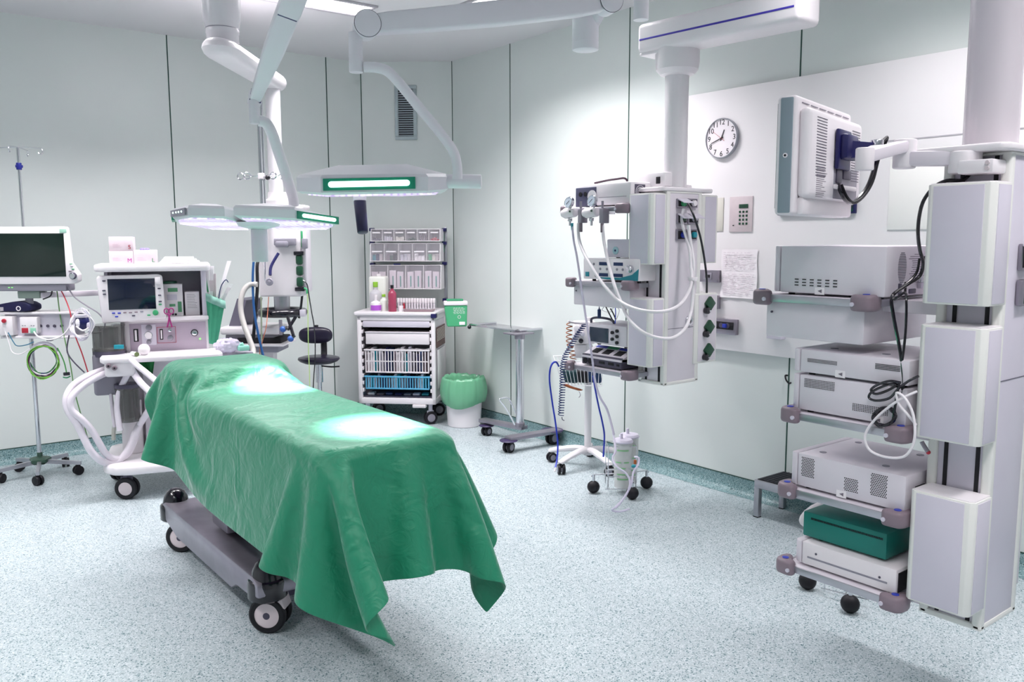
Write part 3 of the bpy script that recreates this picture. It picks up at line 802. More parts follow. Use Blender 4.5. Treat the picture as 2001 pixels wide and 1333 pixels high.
b = B().lathe([(0, 1.822), (.079, 1.822), (.081, 1.83), (.0765, 1.835), (.0765, HC), (0, HC)], (cc, 0, 0), 48); b.ob('column', M('column_lacquer', 'ddd5dc', .22, .12), t)
b = B().lathe([(.0765, 2.9), (.14, 2.95), (.16, HC), (0, HC)], (cc, 0, 0), 40); b.ob('ceiling_collar', white, t)
# gas and socket outlets on the side face
def outlet(t, xa, xb, y, za, zb, ins=mgreen, tilt=True):
    o = B().box((xa, y-.012, za), (xb, y, zb), .003).ob('outlet', satin, t)
    B().box((xa+.008, y-.014, za+.008), (xb-.008, y-.011, zb-.008), .002).ob('socket_well', inkblk, o)
    B().cyl(((xa+xb)/2, y-.01, (za+zb)/2), ((xa+xb)/2, y-.03, (za+zb)/2), .016, seg=20, bev=.003).ob('insert', ins, o)
    if tilt:
        h = zb-za; B().hull([(xa, y-.012, zb), (xb, y-.012, zb), (xb, y-.012, zb-.006), (xa, y-.012, zb-.006)], [(xa, y-.055, zb-h*.42), (xb, y-.055, zb-h*.42), (xb, y-.055, zb-h*.50), (xa, y-.055, zb-h*.50)]).ob('flap', lilac, o)
    return o
yo = by0+.003
outlet(t, 2.757-RX, 2.812-RX, yo, 1.452, 1.532)
for i in (0, 1):
    o = B().box((2.755-RX+i*.05, yo-.02, 1.345), (2.80-RX+i*.05, yo, 1.425), .006).ob('outlet', satin, t)
    B().box((2.770-RX+i*.05, yo-.022, 1.352), (2.792-RX+i*.05, yo-.018, 1.378), .002).ob('outlet_window', dgreen, o)
outlet(t, 2.822-RX, 2.877-RX, yo, 1.452, 1.532)
# shelves
XF = 2.54-RX
def pz_(px, py, x): q = FR.x(px, py, x); return q
sh = []
for (a, c, dr) in (((1476, 586), (1700, 592), .135), ((1530, 815), (1768, 850), 0), ((1524, 963), (1762, 1014), 0), ((1521, 1110), (1757, 1180), 0)):
    pa, pc = pz_(*a, XF), pz_(*c, XF); z = (pa[1]+pc[1])/2
    shelf(t, XF, .46, pc[0], pa[0], z, drawer=dr); sh.append((pc[0], pa[0], z))
for ya, yb, z in sh: B().box((bx0+.01, by1-.02, z-.03), (bx1-.05, ya+.04, z+.012), .004).ob('shelf_bracket', lilac2, t)
# pendant arm clamp ring is part of the monitor arm (below)

def dev(fr, name, label, cat, tl, br, xf, depth, mat, group=None, bev=.006, zb=None, ybias=0, feet=.008, lip=True):
    """device box on a shelf: tl / br = pixels of the far-top and near-bottom corner of its -x face"""
    p, q = fr.x(*tl, xf), fr.x(*br, xf); y1, y0 = p[0], q[0]; z1 = p[1]; z0 = q[1] if zb is None else zb+feet
    t = T(name, label, cat, loc=(fr.o[0]+xf, fr.o[1]+y0, z0-feet), group=group)
    W_, H_ = y1-y0, z1-z0
    b = B().box((0, 0, feet), (depth, W_-(.03 if lip else 0), feet+H_), bev)
    b.ob('housing', mat, t)
    if lip: B().prism([(0, W_-.028), (0, W_-.012), (.012, W_), (depth-.012, W_), (depth, W_-.012), (depth, W_-.028)], 2, feet+.002, feet+H_-.001, .004).ob('front_panel', lilac2, t)
    b = B()
    for x in (.03, depth-.03):
        for y in (.03, W_-.06): b.cyl((x, y, 0), (x, y, feet+.002), .011, seg=14)
    b.ob('feet', black, t)
    return t, W_, H_
def mark(t, y, z):    # small warning-style label with a printed triangle
    B().box((-.0012, y-.018, z), (0, y+.018, z+.024)).ob('sticker', paper, t)
    B().prism([(y-.008, z+.006), (y-.008, z+.018), (y+.007, z+.012)], 0, -.002, -.0012).ob('printed_triangle', ink, t)
s1, s2_, s3, s4 = [q[2] for q in sh]; TH = .030*.55
X2 = XF+.025
d1, W_, H_ = dev(FR, 'video_processor', 'long grey device with a connector-covered rear, on the top shelf under the monitor', 'medical device', (1512, 480), (1729, 573), X2, .40, lilac2, zb=s1+TH)
b = B()
vents(b, ((-.0006, W_*.80, .03), (0, -W_*.42, 0), (0, 0, .030)), 6, 3, .014, .0032); b.ob('vent_slots', inkblk, d1)
mark(d1, W_*.55, .006)
for cx_, rr_ in ((.10, .042), (.335, .036)):
    b = B()
    for k in range(-9, 10):
        z = H_*.62+k*.0052; hw_ = rr_*math.sqrt(max(0, 1-(k/10)**2))*.62
        b.box((cx_-hw_, -.0008, z-.0013), (cx_+hw_, .002, z+.0013))
    b.ob('fan_grille', dgrey, d1)
for i, (cx_, cz_, hw_, hh_, m_) in enumerate(((.26, .118, .022, .018, blackg), (.23, .060, .028, .010, chrome), (.23, .040, .028, .010, lilac), (.09, .040, .010, .010, dgrey), (.09, .022, .010, .010, dgrey), (.125, .034, .006, .020, inkblk), (.17, .022, .022, .008, dgrey), (.30, .03, .03, .02, inkblk))):
    B().box((cx_-hw_, -.014 if i in (0, 1, 2) else -.004, cz_-hh_), (cx_+hw_, .002, cz_+hh_), .003).ob('connector', m_, d1)
b = B()
for i in range(14): b.box((.14+random.random()*.05, -.0006, .05+i*.007), (.20+random.random()*.03, .001, .052+i*.007))
b.ob('print', ink, d1)
d2, W_, H_ = dev(FR, 'grey_unit', 'upper of the two stacked grey units, lying flat below the drawer', 'medical device', (1550, 673), (1776, 748), X2, .38, lilac2)
vents(B(), ((-.0006, W_*.86, .045), (0, -W_*.27, 0), (0, 0, .014)), 22, 3, .0022, .0022).ob('vent_holes', inkblk, d2); vents(B(), ((-.0006, W_*.27, H_*.62), (0, -W_*.2, 0), (0, 0, .02)), 20, 4, .0024, .0024).ob('vent_holes', inkblk, d2)
mark(d2, W_*.56, .006)
b = B().cyl((.09, W_*.3, H_+.008), (.09, W_*.3, H_+.0095), .013, seg=18).cyl((.09, W_*.75, H_+.008), (.09, W_*.75, H_+.0095), .013, seg=18); b.ob('foot_recess', greyp, d2)
d3, W_, H_ = dev(FR, 'grey_unit', 'lower of the two stacked grey units, resting on the second shelf', 'medical device', (1548, 729), (1770, 822), X2, .38, lilac2, zb=s2_+TH)
d2.location.z = d3.location.z+H_+.008+.001
vents(B(), ((-.0006, W_*.88, H_*.72), (0, -W_*.28, 0), (0, 0, .032)), 20, 6, .0024, .0024).ob('vent_holes', inkblk, d3); vents(B(), ((-.0006, W_*.44, .035), (0, -W_*.3, 0), (0, 0, .026)), 20, 5, .0024, .0024).ob('vent_holes', inkblk, d3)
mark(d3, W_*.22, .006)
d4, W_, H_ = dev(FR, 'grey_unit', 'grey flat unit with three honeycomb vents, alone on the third shelf', 'medical device', (1545, 881), (1768, 985), X2, .36, lilac2, zb=s3+TH)
for y, w_, z, h_ in ((.82, .12, .34, .62), (.43, .12, .22, .40), (.20, .14, .28, .66)):
    b = B()
    nx_, nz_ = int(W_*w_/.0062), int(H_*h_/.0058)
    for i in range(nx_):
        for j in range(nz_):
            c_ = (W_*y-(i-nx_/2)*.0062+(.003 if j % 2 else 0), .008+H_*z+j*.0058*1.0)
            if c_[1] > H_-.002: continue
            q = [(-.0004, c_[0]+.0023*math.cos(a*1.047), c_[1]+.0023*math.sin(a*1.047)) for a in range(6)]
            b.hull(q, [(.0008, p[1], p[2]) for p in q])
    b.ob('honeycomb_vent', inkblk, d4)
mark(d4, W_*.52, .004)
b = B()
for y in (.25, .8):
    for x in (.07, .3): b.cyl((x, W_*y, H_+.008), (x, W_*y, H_+.0095), .012, seg=18)
b.ob('foot_recess', greyp, d4)
B().box((.06, -.003, H_*.45), (.12, .001, H_*.7)).box((.15, -.003, H_*.3), (.2, .001, H_*.8)).ob('rear_socket', inkblk, d4)
d6, W_, H_ = dev(FR, 'white_unit', 'flat white unit with a long pressed groove on the bottom shelf', 'medical device', (1553, 1052), (1751, 1147), X2, .36, ivory, zb=s4+TH)
p, q = FR.x(1553, 1052, X2), FR.x(1552, 1092, X2)
B().box((-.001, W_*.08, H_*.42), (.001, W_*.86, H_*.50), .0008).ob('groove', greyp, d6)
b = B().cyl((-.002, W_*.77, H_*.7), (.0, W_*.77, H_*.7), .004, seg=10).cyl((-.002, W_*.15, H_*.6), (.0, W_*.15, H_*.6), .004, seg=10); b.ob('rivet', dgrey, d6)
B().box((.01, -.003, .014), (.30, .001, H_-.004)).ob('rear_opening', inkblk, d6)
d5, W5, H5 = dev(FR, 'teal_unit', 'teal metal box standing on the white unit on the bottom shelf', 'medical device', (1570, 997), (1731, 1095), X2+.03, .27, teal, lip=False)
d5.location.z = d6.location.z+H_+.008+.001
b = B(); vents(b, ((-.0006, W5*.9, H5*.82), (0, -W5*.86, 0), (0, 0, .007)), 48, 1, .0030, .007); b.ob('vent_slots', inkblk, d5)
B().prism([(0.02+.12*math.cos(a/16*math.pi*2)+.12, .008+H5*.45+H5*.52*math.sin(a/16*math.pi*2)) for a in range(16)], 1, W5+.0, W5+.035, .01, 3).ob('end_plate', ivory, d5)

# cables at the back of the shelves
def cable(name, label, pts, r, mat, x=None, fr=WF, cat='cable', group=None, seg=8, sm=6):
    P_ = []
    for p in pts:
        if len(p) == 3: P_.append(WF.w(*p))
        else: q = WF.x(*p, x); P_.append((x, q[0], q[1]))
    return thing(B().tube(P_, r, seg, sm), name, mat, label, cat, group, loc=P_[0])
def cx(pts, x0, r):  # points on planes of constant x, each (px, py, dx)
    out = []
    for p in pts:
        x = x0+(p[2] if len(p) > 2 else 0); q = WF.x(p[0], p[1], x); out.append((x, q[0], q[1]))
    return out
P_ = cx([(1898, 338, .06), (1880, 352, .04), (1850, 353, .02), (1825, 366, 0), (1805, 392, -.02), (1796, 425, -.02), (1794, 460, -.02), (1798, 490, 0), (1804, 515, .03), (1797, 540, .03), (1775, 555, 0), (1750, 572, -.03), (1742, 585, -.045), (1745, 612, -.045), (1750, 640, -.045), (1757, 675, -.045), (1762, 710, -.05), (1765, 745, -.05), (1763, 772, -.05)], 2.62, 0)
thing(B().tube(P_, .0055, 8, 5), 'power_cable', blackg, 'thick black cable from the monitor arm down behind the device stack', 'cable', 'black cables of the right pendant', loc=P_[0])
P_ = cx([(1797, 505, .04), (1790, 535, .03), (1765, 560, 0), (1745, 575, -.04), (1748, 585, -.045), (1768, 572, -.03), (1771, 590, -.045), (1770, 640, -.045), (1765, 690, -.05), (1757, 735, -.05), (1748, 760, -.05)], 2.62, 0)
thing(B().tube(P_, .0042, 8, 5), 'power_cable', blackg, 'thinner black cable crossing the stacked grey units to the coil', 'cable', 'black cables of the right pendant', loc=P_[0])
def coil(cxp, cyp, rx, ry, turns, x0, r, seed=0, tiltf=0):
    rnd = random.Random(seed); pts = []
    n = turns*10
    for i in range(n+1):
        a = i/10*2*math.pi; k = 1+rnd.uniform(-.16, .16)
        pts.append((cxp+rx*k*math.cos(a), cyp+ry*k*math.sin(a)+tiltf*math.cos(a), -.012*math.sin(a)+rnd.uniform(-.006, .006)))
    return pts
P_ = cx([(1757, 745)]+coil(1728, 815, 20, 17, 5, 0, 0, 3, -3), 2.545, 0)
thing(B().tube(P_, .0042, 8, 4), 'coiled_cable', blackg, 'black cable coil hanging against the lower stacked grey unit', 'cable', loc=P_[0])
P_ = cx([(1760, 748), (1738, 745), (1715, 752), (1702, 762), (1712, 770), (1735, 763), (1752, 752), (1735, 752), (1705, 765), (1698, 777), (1712, 783), (1738, 778), (1755, 760), (1775, 745), (1795, 735)], 2.54, 0)
thing(B().tube(P_, .0042, 8, 5), 'coiled_cable', blackg, 'loose black cable loops above the coil, at the rear of the grey units', 'cable', loc=P_[0])
P_ = cx([(1792, 765, .03), (1760, 780), (1725, 805), (1700, 832), (1690, 856), (1700, 880), (1730, 893), (1765, 893), (1783, 872), (1788, 842), (1783, 806), (1768, 778), (1752, 768), (1757, 790), (1775, 812), (1790, 830, .03)], 2.515, 0)
thing(B().tube(P_, .0042, 8, 5), 'white_cable', white, 'white cable hanging in one big loop in front of the second shelf', 'cable', loc=P_[0])
q = cx([(1801, 863), (1806, 872), (1814, 884)], 2.60, 0)
t = T('cable_clip', 'small grey clip with a red tip hanging below the middle panel box', 'clip', loc=q[0])
o_ = Vector(q[0]); B().tube([Vector(p)-o_ for p in q], .007, 8, 2).ob('clip_body', satin, t); B().ball(Vector(q[2])-o_, .007).ob('tip', red, t)

# ---------- monitor and its arm
ma = T('monitor_support', 'white jointed monitor support clamped to the right pendant', 'monitor arm', loc=(2.70, 1.16, 1.76)); mo = Vector((2.70, 1.16, 1.76))
FM = Fr(2.211, 1.486, 14)
MW = FM.y(1661, 330, 0)[0]
zt_, zb_ = FM.y(1550, 180, 0)[1], FM.y(1557, 420, 0)[1]
t = T('flat_monitor', 'white flat monitor seen from behind, held by the jointed arm', 'monitor', FM)
t.location.z = zb_
Hm = zt_-zb_
B().box((0, .002, 0), (MW, .062, Hm), .012, 3).ob('bezel', ivory, t)
B().box((-.004, .012, .006), (.004, .050, Hm-.006), .004).ob('side_strip', M('slate_strip', '84939c', .45), t)
B().box((.012, .060, .02), (MW-.012, .064, Hm-.02), .001).ob('screen_glass', screen, t)
b = B().box((.022, -.034, .05), (MW+.012, .006, Hm-.035), .018, 3); b.ob('rear_housing', white, t)
b = B().prism([(.02, .0), (.5, .0), (.5, .02)], 0, 0, .001) if False else B().box((.03, -.018, .0), (MW-.02, .006, .055), .01); b.ob('lower_housing', ivory, t)
b = B().cyl((-.0065, .03, Hm*.5), (-.003, .03, Hm*.5), .007, seg=18); b.ob('side_button', white, t)
B().cyl((-.0075, .03, Hm*.5), (-.006, .03, Hm*.5), .0035, seg=14).ob('side_button_dot', inkblk, t)
b = B()
for i in range(21):
    z = Hm*.34+i*Hm*.0245
    for (xa, xb) in ((.075, .165), (MW-.105, MW-.02)):
        if z > Hm*.83 and xa > .1: continue
        b.box((xa, -.0352, z-.0011), (xb, -.0335, z+.0011))
b.ob('rear_vents', dgrey, t)
b = B()
for i in range(6): b.box((.04+i*(MW-.06)/6, -.0012, Hm-.02), (.04+(i+.75)*(MW-.06)/6, .003, Hm-.018))
b.ob('top_vents', greyp, t)
B().box((MW*.47, -.0350, .055), (MW*.93, -.0335, .155), .002).ob('connector_bay', greyp, t)
b = B().box((MW*.50, -.040, .105), (MW*.60, -.030, .15), .004).box((MW*.63, -.040, .12), (MW*.78, -.030, .15), .003); b.ob('connector', dgrey, t)
B().box((MW*.46, -.046, .085), (MW*.86, -.034, .099), .003).ob('cable_bar', white, t)
b = B()
for i in range(16): b.box((.085+.0*i, -.0350, .055+i*.006), (.085+random.uniform(.04, .10), -.0338, .0565+i*.006))
b.ob('label_print', ink, t)
vz = Hm*.42; vx = MW*.55
b = B().box((vx-.05, -.050, vz), (vx+.075, -.036, vz+.125), .006).box((vx-.04, -.075, vz+.03), (vx+.07, -.045, vz+.11), .012)
b.hull([(vx-.03, -.05, vz+.03), (vx+.05, -.05, vz+.03), (vx+.05, -.05, vz+.09), (vx-.03, -.05, vz+.09)], [(vx+.06, -.12, vz+.045), (vx+.10, -.12, vz+.045), (vx+.10, -.12, vz+.085), (vx+.06, -.12, vz+.085)])
b.ob('mount_plate', navy, t)
hp = Vector((vx+.085, -.125, vz+.065+zb_)); hpw = Vector(list((FM.M.T@np.array([hp.x, hp.y, 0]))+FM.o)); hpw.z = hp.z
e2 = Vector(WF.w(1768, 298, 2.62)); e3 = Vector((2.63, 1.19, 1.785)); e1_ = Vector(WF.w(1690, 306, 2.45))
def bar(b, a, c, w_, h_, bev=.008):
    a, c = Vector(a), Vector(c); d = c-a; L = d.length; x = d.normalized(); s_ = Vector((x.y, -x.x, 0)).normalized(); u_ = s_.cross(x)
    t2 = B().box((0, -w_/2, -h_/2), (L, w_/2, h_/2), bev); t2.xf(Matrix(((x.x, s_.x, u_.x, a.x), (x.y, s_.y, u_.y, a.y), (x.z, s_.z, u_.z, a.z), (0, 0, 0, 1))))
    return b.join(t2.bm)
mvm = Matrix.Translation(-mo)
B().cyl(hpw-Vector((0, 0, .03)), hpw+Vector((0, 0, .03)), .02, seg=20, bev=.003).xf(mvm).ob('tilt_hub', chrome, ma)
bar(B(), hpw, e1_, .045, .03).xf(mvm).ob('link', white, ma)
B().cyl(e1_-Vector((0, 0, .04)), e1_+Vector((0, 0, .025)), .026, seg=24, bev=.004).xf(mvm).ob('joint', ivory, ma)
bar(B(), e1_, e2+Vector((0, 0, .02)), .045, .036).xf(mvm).ob('link', lilac2, ma)
B().cyl(e2-Vector((0, 0, .05)), e2+Vector((0, 0, .04)), .034, seg=28, bev=.006).xf(mvm).ob('joint', white, ma)
bar(B(), e2-Vector((0, 0, .02)), e3, .05, .045).xf(mvm).ob('link', lilac2, ma)
B().cyl(e3-Vector((0, 0, .045)), e3+Vector((0, 0, .02)), .045, seg=32, bev=.006).box((2.58, 1.09, 1.735), (2.70, 1.19, 1.775), .006).xf(mvm).ob('clamp', white, ma)
b = B()
for z in (1.748, 1.764): b.cyl((2.579, 1.105, z), (2.575, 1.105, z), .006, seg=14)
b.xf(mvm).ob('clamp_screw', pinkm, ma)
# monitor cables
A_ = lambda x, y, z: tuple((FM.M.T@np.array([x, y, 0])+FM.o)[:2])+(z+zb_,)
P_ = [A_(MW*.50, -.045, .10), A_(MW*.50, -.055, .07), A_(MW*.60, -.06, .045), A_(MW*.75, -.06, .05), A_(MW*.92, -.07, .10), A_(MW*1.0, -.08, .17), A_(MW*.99, -.10, .24)]
thing(B().tube(P_, .006, 8, 6), 'monitor_cable', blackg, 'black cable looping out of the back of the flat monitor up to its arm', 'cable', 'black monitor cables', loc=P_[0])
P_ = [A_(MW*.55, -.045, .10), A_(MW*.58, -.06, .06), A_(MW*.70, -.065, .045), A_(MW*.86, -.07, .07), A_(MW*.97, -.08, .12), A_(MW*1.02, -.09, .2), A_(MW*.97, -.12, .26), A_(MW*.85, -.12, .24)]
thing(B().tube(P_, .0055, 8, 6), 'monitor_cable', black, 'second, outer black cable bowing below the flat monitor mount', 'cable', 'black monitor cables', loc=P_[0])
# dark wall screen behind the monitor
a = WF.x(1527, 300, PX); c = WF.x(1674.5, 417, PX)
t = T('wall_screen', 'dark screen on the right wall mostly hidden behind the flat monitor', 'screen', loc=(PX, c[0], c[1]))
B().box((-.02, 0, 0), (0, a[0]-c[0], a[1]-c[1]-.05), .003).ob('screen_frame', navy, t)
B().box((-.022, .01, .01), (-.019, a[0]-c[0]-.01, a[1]-c[1]-.06), .001).ob('screen_glass', screen, t)

# ---------- middle pendant
MX, MY = 3.48, 3.14
FP = Fr(MX, MY, 0)
t = T('ceiling_pendant', 'middle white equipment pendant by the right wall, hanging from a thick jointed arm', 'equipment pendant', FP)
x0 = 3.405-MX; x1 = 3.69-MX; y0 = 3.055-MY; y1 = 3.25-MY
pend_body(t, x0, x1, y0, y1, .755, 1.80, None, mat=lilac2, line=(1.065,))
head_box(t, 3.30-MX, 3.41-MX, 3.062-MY, 3.24-MY, 1.414, 1.786)
head_box(t, 3.30-MX, 3.41-MX, 3.062-MY, 3.24-MY, .865, 1.232)
head_box(t, 3.70-MX, 3.83-MX, 3.062-MY, 3.24-MY, 1.414, 1.786)
cap(t, 3.36-MX, 3.80-MX, 3.05-MY, 3.27-MY, 1.80)
cc = FP.y(1321, 250, 3.15-MY)[0]
b = B().lathe([(0, 1.82), (.064, 1.82), (.064, 2.435), (0, 2.435)], (cc, .01, 0), 40); b.ob('column', M('column_lacquer_white', 'e4e0e4', .2, .1), t)
b = B()
b.lathe([(.064, 2.418), (.09, 2.425), (.112, 2.45), (.118, 2.49), (.118, 2.56), (0, 2.56)], (cc, .01, 0), 40)
b.ob('collar', white, t)
aL = FP.w(1262, 92, 4.85); a0 = Vector((cc-.03, .09, 2.622)); a1 = Vector((FP.z(1570, 26, 2.615)[0]-.05, FP.z(1570, 26, 2.615)[1]-.02, 2.622))
d = (a1-a0); L = d.length; xh = d.normalized(); sv = Vector((xh.y, -xh.x, 0)); 
m4 = Matrix(((xh.x, sv.x, 0, a0.x), (xh.y, sv.y, 0, a0.y), (0, 0, 1, a0.z), (0, 0, 0, 1)))
B().box((-.10, -.10, -.075), (L+.05, .10, .08), .028, 4).xf(m4).ob('horizontal_arm', white, t)
b = B()
for s_ in (-1, 1): b.box((-.08, s_*.0985, -.012), (L+.02, s_*.1015, -.002), .001)
b.box((-.1015, -.07, -.012), (-.0985, .07, -.002)).xf(m4).ob('violet_stripe', M('violet_trim', '4338a8', .4), t)
B().box((-.09, -.085, -.088), (.13, .085, -.07), .006).xf(m4).ob('bearing_plate', white, t)
B().lathe([(.06, .07), (.085, .08), (.085, HC-2.622), (0, HC-2.622), (0, .07)], Matrix.Translation((L-.02, 0, 0)), 40).xf(m4).ob('upper_column', white, t)
# outlets on the -y face
yo = y0+.003
pxx = lambda px, py: FP.y(px, py, yo)
for (pa, pb, ins, tl) in (((1321, 388), (1340, 407), mgreen, True), ((1342, 388), (1360, 407), white, False), ((1321, 417), (1340, 438), dgreen, True), ((1342, 417), (1362, 438), lilac, True), ((1320, 448), (1340, 470), bluedot, False), ((1343, 448), (1359, 470), tealp, False)):
    p, q = pxx(*pa), pxx(*pb); outlet(t, p[0], q[0], yo, q[1], p[1], ins, tl)
p = pxx(1346, 627)
o_ = B().lathe([(0, 0), (.030, 0), (.030, .006), (.026, .009), (.018, .006), (.016, .003), (0, .003)], Matrix.Translation((p[0], yo, p[1]))@Matrix.Rotation(math.pi/2, 4, 'X'), 32).ob('round_port', chrome, t)
B().cyl((p[0], yo-.002, p[1]), (p[0], yo-.007, p[1]), .011, seg=20).ob('port_hole', inkblk, o_)
# side socket box with three green sockets
p, q = FP.y(1363, 574, -.09), FP.y(1399, 706, -.09)
o_ = B().box((p[0]-.02, -.09, q[1]), (q[0], .05, p[1]), .008).ob('socket_box', strip, t)
B().box((p[0]+.012, -.0925, q[1]+.012), (q[0]-.012, -.088, p[1]-.01), .001).ob('box_panel', lilac2, o_)
for i in range(3):
    cxx = (p[0]+q[0])/2+.008; cz_ = p[1]-.058-i*(p[1]-q[1])*.335
    B().box((-.03, -.022, -.03), (.03, 0, .03), .006).xf(Matrix.Translation((cxx, -.090, cz_))@Matrix.Rotation(math.pi/4, 4, 'Y')).ob('green_socket', dgreen, o_)
    b = B().cyl((cxx-.030, -.092, cz_-.038), (cxx-.030, -.118, cz_-.038), .019, seg=24, bev=.004); b.ob('earth_terminal', blackg, o_)
    B().cyl((cxx-.020, -.118, cz_-.040), (cxx-.020, -.121, cz_-.040), .005, seg=12).ob('terminal_screw', chrome, o_)
# shelves of the middle pendant (front face -x)
XM = 3.27-MX
def ms(px, py): return FP.x(px, py, XM)
shm = []
for (a, c, dr) in (((1098, 408), (1220, 414), 0), ((1108, 552), (1232, 561), .125), ((1106, 717), (1231, 735), 0)):
    pa, pc = ms(*a), ms(*c); z = (pa[1]+pc[1])/2; shelf(t, XM, .42, pc[0], pa[0], z, drawer=dr, dots=False); shm.append((pc[0], pa[0], z))
for ya, yb, z in shm: B().box((x0+.02, y1-.02, z-.03), (x1-.03, ya+.04, z+.012), .004).ob('shelf_bracket', lilac2, t)
XD = XM+.03
# top: laser-like white unit with fan
lx, W_, H_ = dev(FP, 'white_unit', 'long white unit with dark end panel and fan, topmost on the middle pendant', 'medical device', (1128, 362), (1232, 402), XD, .50, white, zb=shm[0][2]+TH, lip=False, bev=.012)
B().box((-.004, W_-.16, H_*.05), (.03, W_+.01, H_*.93), .004).ob('dark_panel', M('slate_blue', '4a4a66', .4), lx)
b = B().cyl((-.008, W_-.035, H_*.62), (-.003, W_-.035, H_*.62), .013, seg=18).cyl((-.008, W_-.075, H_*.62), (-.003, W_-.075, H_*.62), .013, seg=18); b.ob('port', inkblk, lx)
B().cyl((-.008, W_-.13, H_*.5), (-.003, W_-.13, H_*.5), .035, seg=24).ob('warning_disc', paper, lx)
B().box((-.002, .03, H_*.42), (.001, W_-.18, H_*.44)).ob('groove', greyp, lx)
b = B().box((.03, -.002, H_*.3), (.11, .003, H_*.95), .001); b.ob('fan_frame', dgrey, lx)
b = B()
for r_ in (.012, .022, .032): b.lathe([(r_, -.004), (r_+.003, -.004), (r_+.003, -.001), (r_, -.001)], Matrix.Translation((.07, 0, H_*.62))@Matrix.Rotation(math.pi/2, 4, 'X')@Matrix.Scale(-1, 4, (0, 0, 1)), 20)
b.ob('fan_guard', lilac2, lx)
rm, W_r, H_r = dev(FP, 'white_box', 'low white box with dark switch behind the fan unit', 'box', (1224, 362), (1282, 384), XD+.30, .16, white, lip=False)
rm.location.z = shm[0][2]+TH+.09
B().box((-.004, .03, H_r*.3), (.0, .06, H_r*.8), .002).ob('switch', inkblk, rm)
rm.location = (MX+x0+.05, MY-.02, 1.822)
P_ = cx([(1162, 358), (1185, 353, .02), (1205, 350, .03), (1222, 349, .05), (1230, 362, .06), (1250, 372, .08), (1275, 374, .1), (1288, 373, .12)], 3.36, 0)
thing(B().tube(P_, .006, 8, 5), 'black_lead', M('aubergine_cable', '3a2233', .5), 'dark lead lying over the white fan unit', 'cable', loc=P_[0])
# rail with regulators under the top shelf (hangs on the front rail)
ry0, ry1, rz = shm[0][0], shm[0][1], shm[0][2]
grp = 'suction regulators on the middle pendant rail'
def regulator(px, py, label, gpx, gpy):
    xw = 3.235; p = WF.x(px, py, xw); g = WF.x(gpx, gpy, xw-.02)
    r = T('suction_regulator', label, 'regulator', loc=(xw, p[0], p[1]), group=grp)
    B().cyl((0, .040, 0), (0, -.045, .004), .031, .026, seg=24, bev=.006).ob('regulator_body', white, r)
    B().cyl((-.0, .040, .0), (-.004, .062, 0), .024, .021, seg=24, bev=.004).ob('control_knob', white, r)
    B().cyl((-.004, .062, 0), (-.005, .0645, 0), .015, seg=20).ob('green_ring', mgreen, r)
    B().cyl((-.027, -.03, .01), (-.032, -.03, .01), .006, seg=14).ob('green_button', dgreen, r)
    gz = g[1]-p[1]; gy = g[0]-p[0]
    B().cyl((-.01, gy, .02), (-.01, gy, gz-.02), .006, seg=12).ob('stem', chrome, r)
    b = B().lathe([(0, 0), (.030, 0), (.033, .003), (.033, .018), (.030, .022), (.028, .019), (0, .019)], Matrix.Translation((-.012, gy, gz))@Matrix.Rotation(-math.pi/2+.25, 4, 'Y')@Matrix.Rotation(0, 4, 'X'), 32); gd = b.ob('gauge', chrome, r)
    m_ = Matrix.Translation((-.012, gy, gz))@Matrix.Rotation(-math.pi/2+.25, 4, 'Y')
    B().lathe([(0, .019), (.027, .019), (.027, .0205), (0, .0205)], m_, 28).ob('dial', M('dial_face', 'c9d3e2', .3), gd)
    B().box((-.001, -.012, .0207), (.0015, .018, .0217)).xf(m_@Matrix.Rotation(.8, 4, 'Z')).ob('needle', inkblk, gd)
    B().cyl((0, 0, -.028), (0, 0, -.045), .014, seg=16, bev=.002).cyl((0, 0, -.045), (0, 0, -.07), .007, seg=12).ob('outlet_nozzle', chrome, r)
    return r
regulator(1114, 417, 'left one of the two round-gauge suction regulators on the middle pendant', 1113, 397)
regulator(1156, 416, 'right one of the two round-gauge suction regulators on the middle pendant', 1158, 394)
def holder(px, py, label):
    xw = 3.225; p = WF.x(px, py, xw)
    r = T('rail_clamp', label, 'clamp', loc=(xw, p[0], p[1]), group='rail clamps of the middle pendant')
    B().box((-.012, -.014, -.045), (.04, .014, .035), .004).ob('clamp_body', satin, r)
    B().cyl((0, 0, .03), (0, 0, .075), .007, seg=12).ob('pin', satin, r)
    B().cyl((0, 0, -.045), (0, 0, -.095), .010, seg=14, bev=.002).ob('hose_nut', mauve, r)
    return r
holder(1135, 420, 'grey rail clamp between the two suction regulators, carrying a white hose')
holder(1177, 420, 'grey rail clamp right of the suction regulators, carrying a white hose')
# devices on the second shelf
s2z = shm[1][2]+TH
ls, W_, H_ = dev(FP, 'light_source', 'white device with blue displays and teal swoosh on the middle pendant', 'medical device', (1140, 504), (1249, 549), XD-.01, .30, white, zb=s2z, lip=False, feet=.012)
b = B()
for y, z in ((.62, .74), (.36, .74), (.62, .22), (.36, .22)): B().box((-.002, W_*y-.035, .012+H_*z-.008), (.0, W_*y+.035, .012+H_*z+.010)).ob('display', dblue, ls)
b = B()
for y, z in ((.68, .5), (.56, .5), (.38, .5), (.28, .5), (.86, .72), (.8, .72)): b.cyl((-.002, W_*y, .012+H_*z), (0, W_*y, .012+H_*z), .0075, seg=16)
b.ob('button', greyp, ls)
B().box((-.003, W_*.92-.015, .014+H_*.1), (0, W_*.92+.015, .014+H_*.32), .001).ob('power_switch', tealp, ls)
B().cyl((-.004, W_*.75, .012+H_*.2), (0, W_*.75, .012+H_*.2), .012, seg=18).ob('port', mauve, ls)
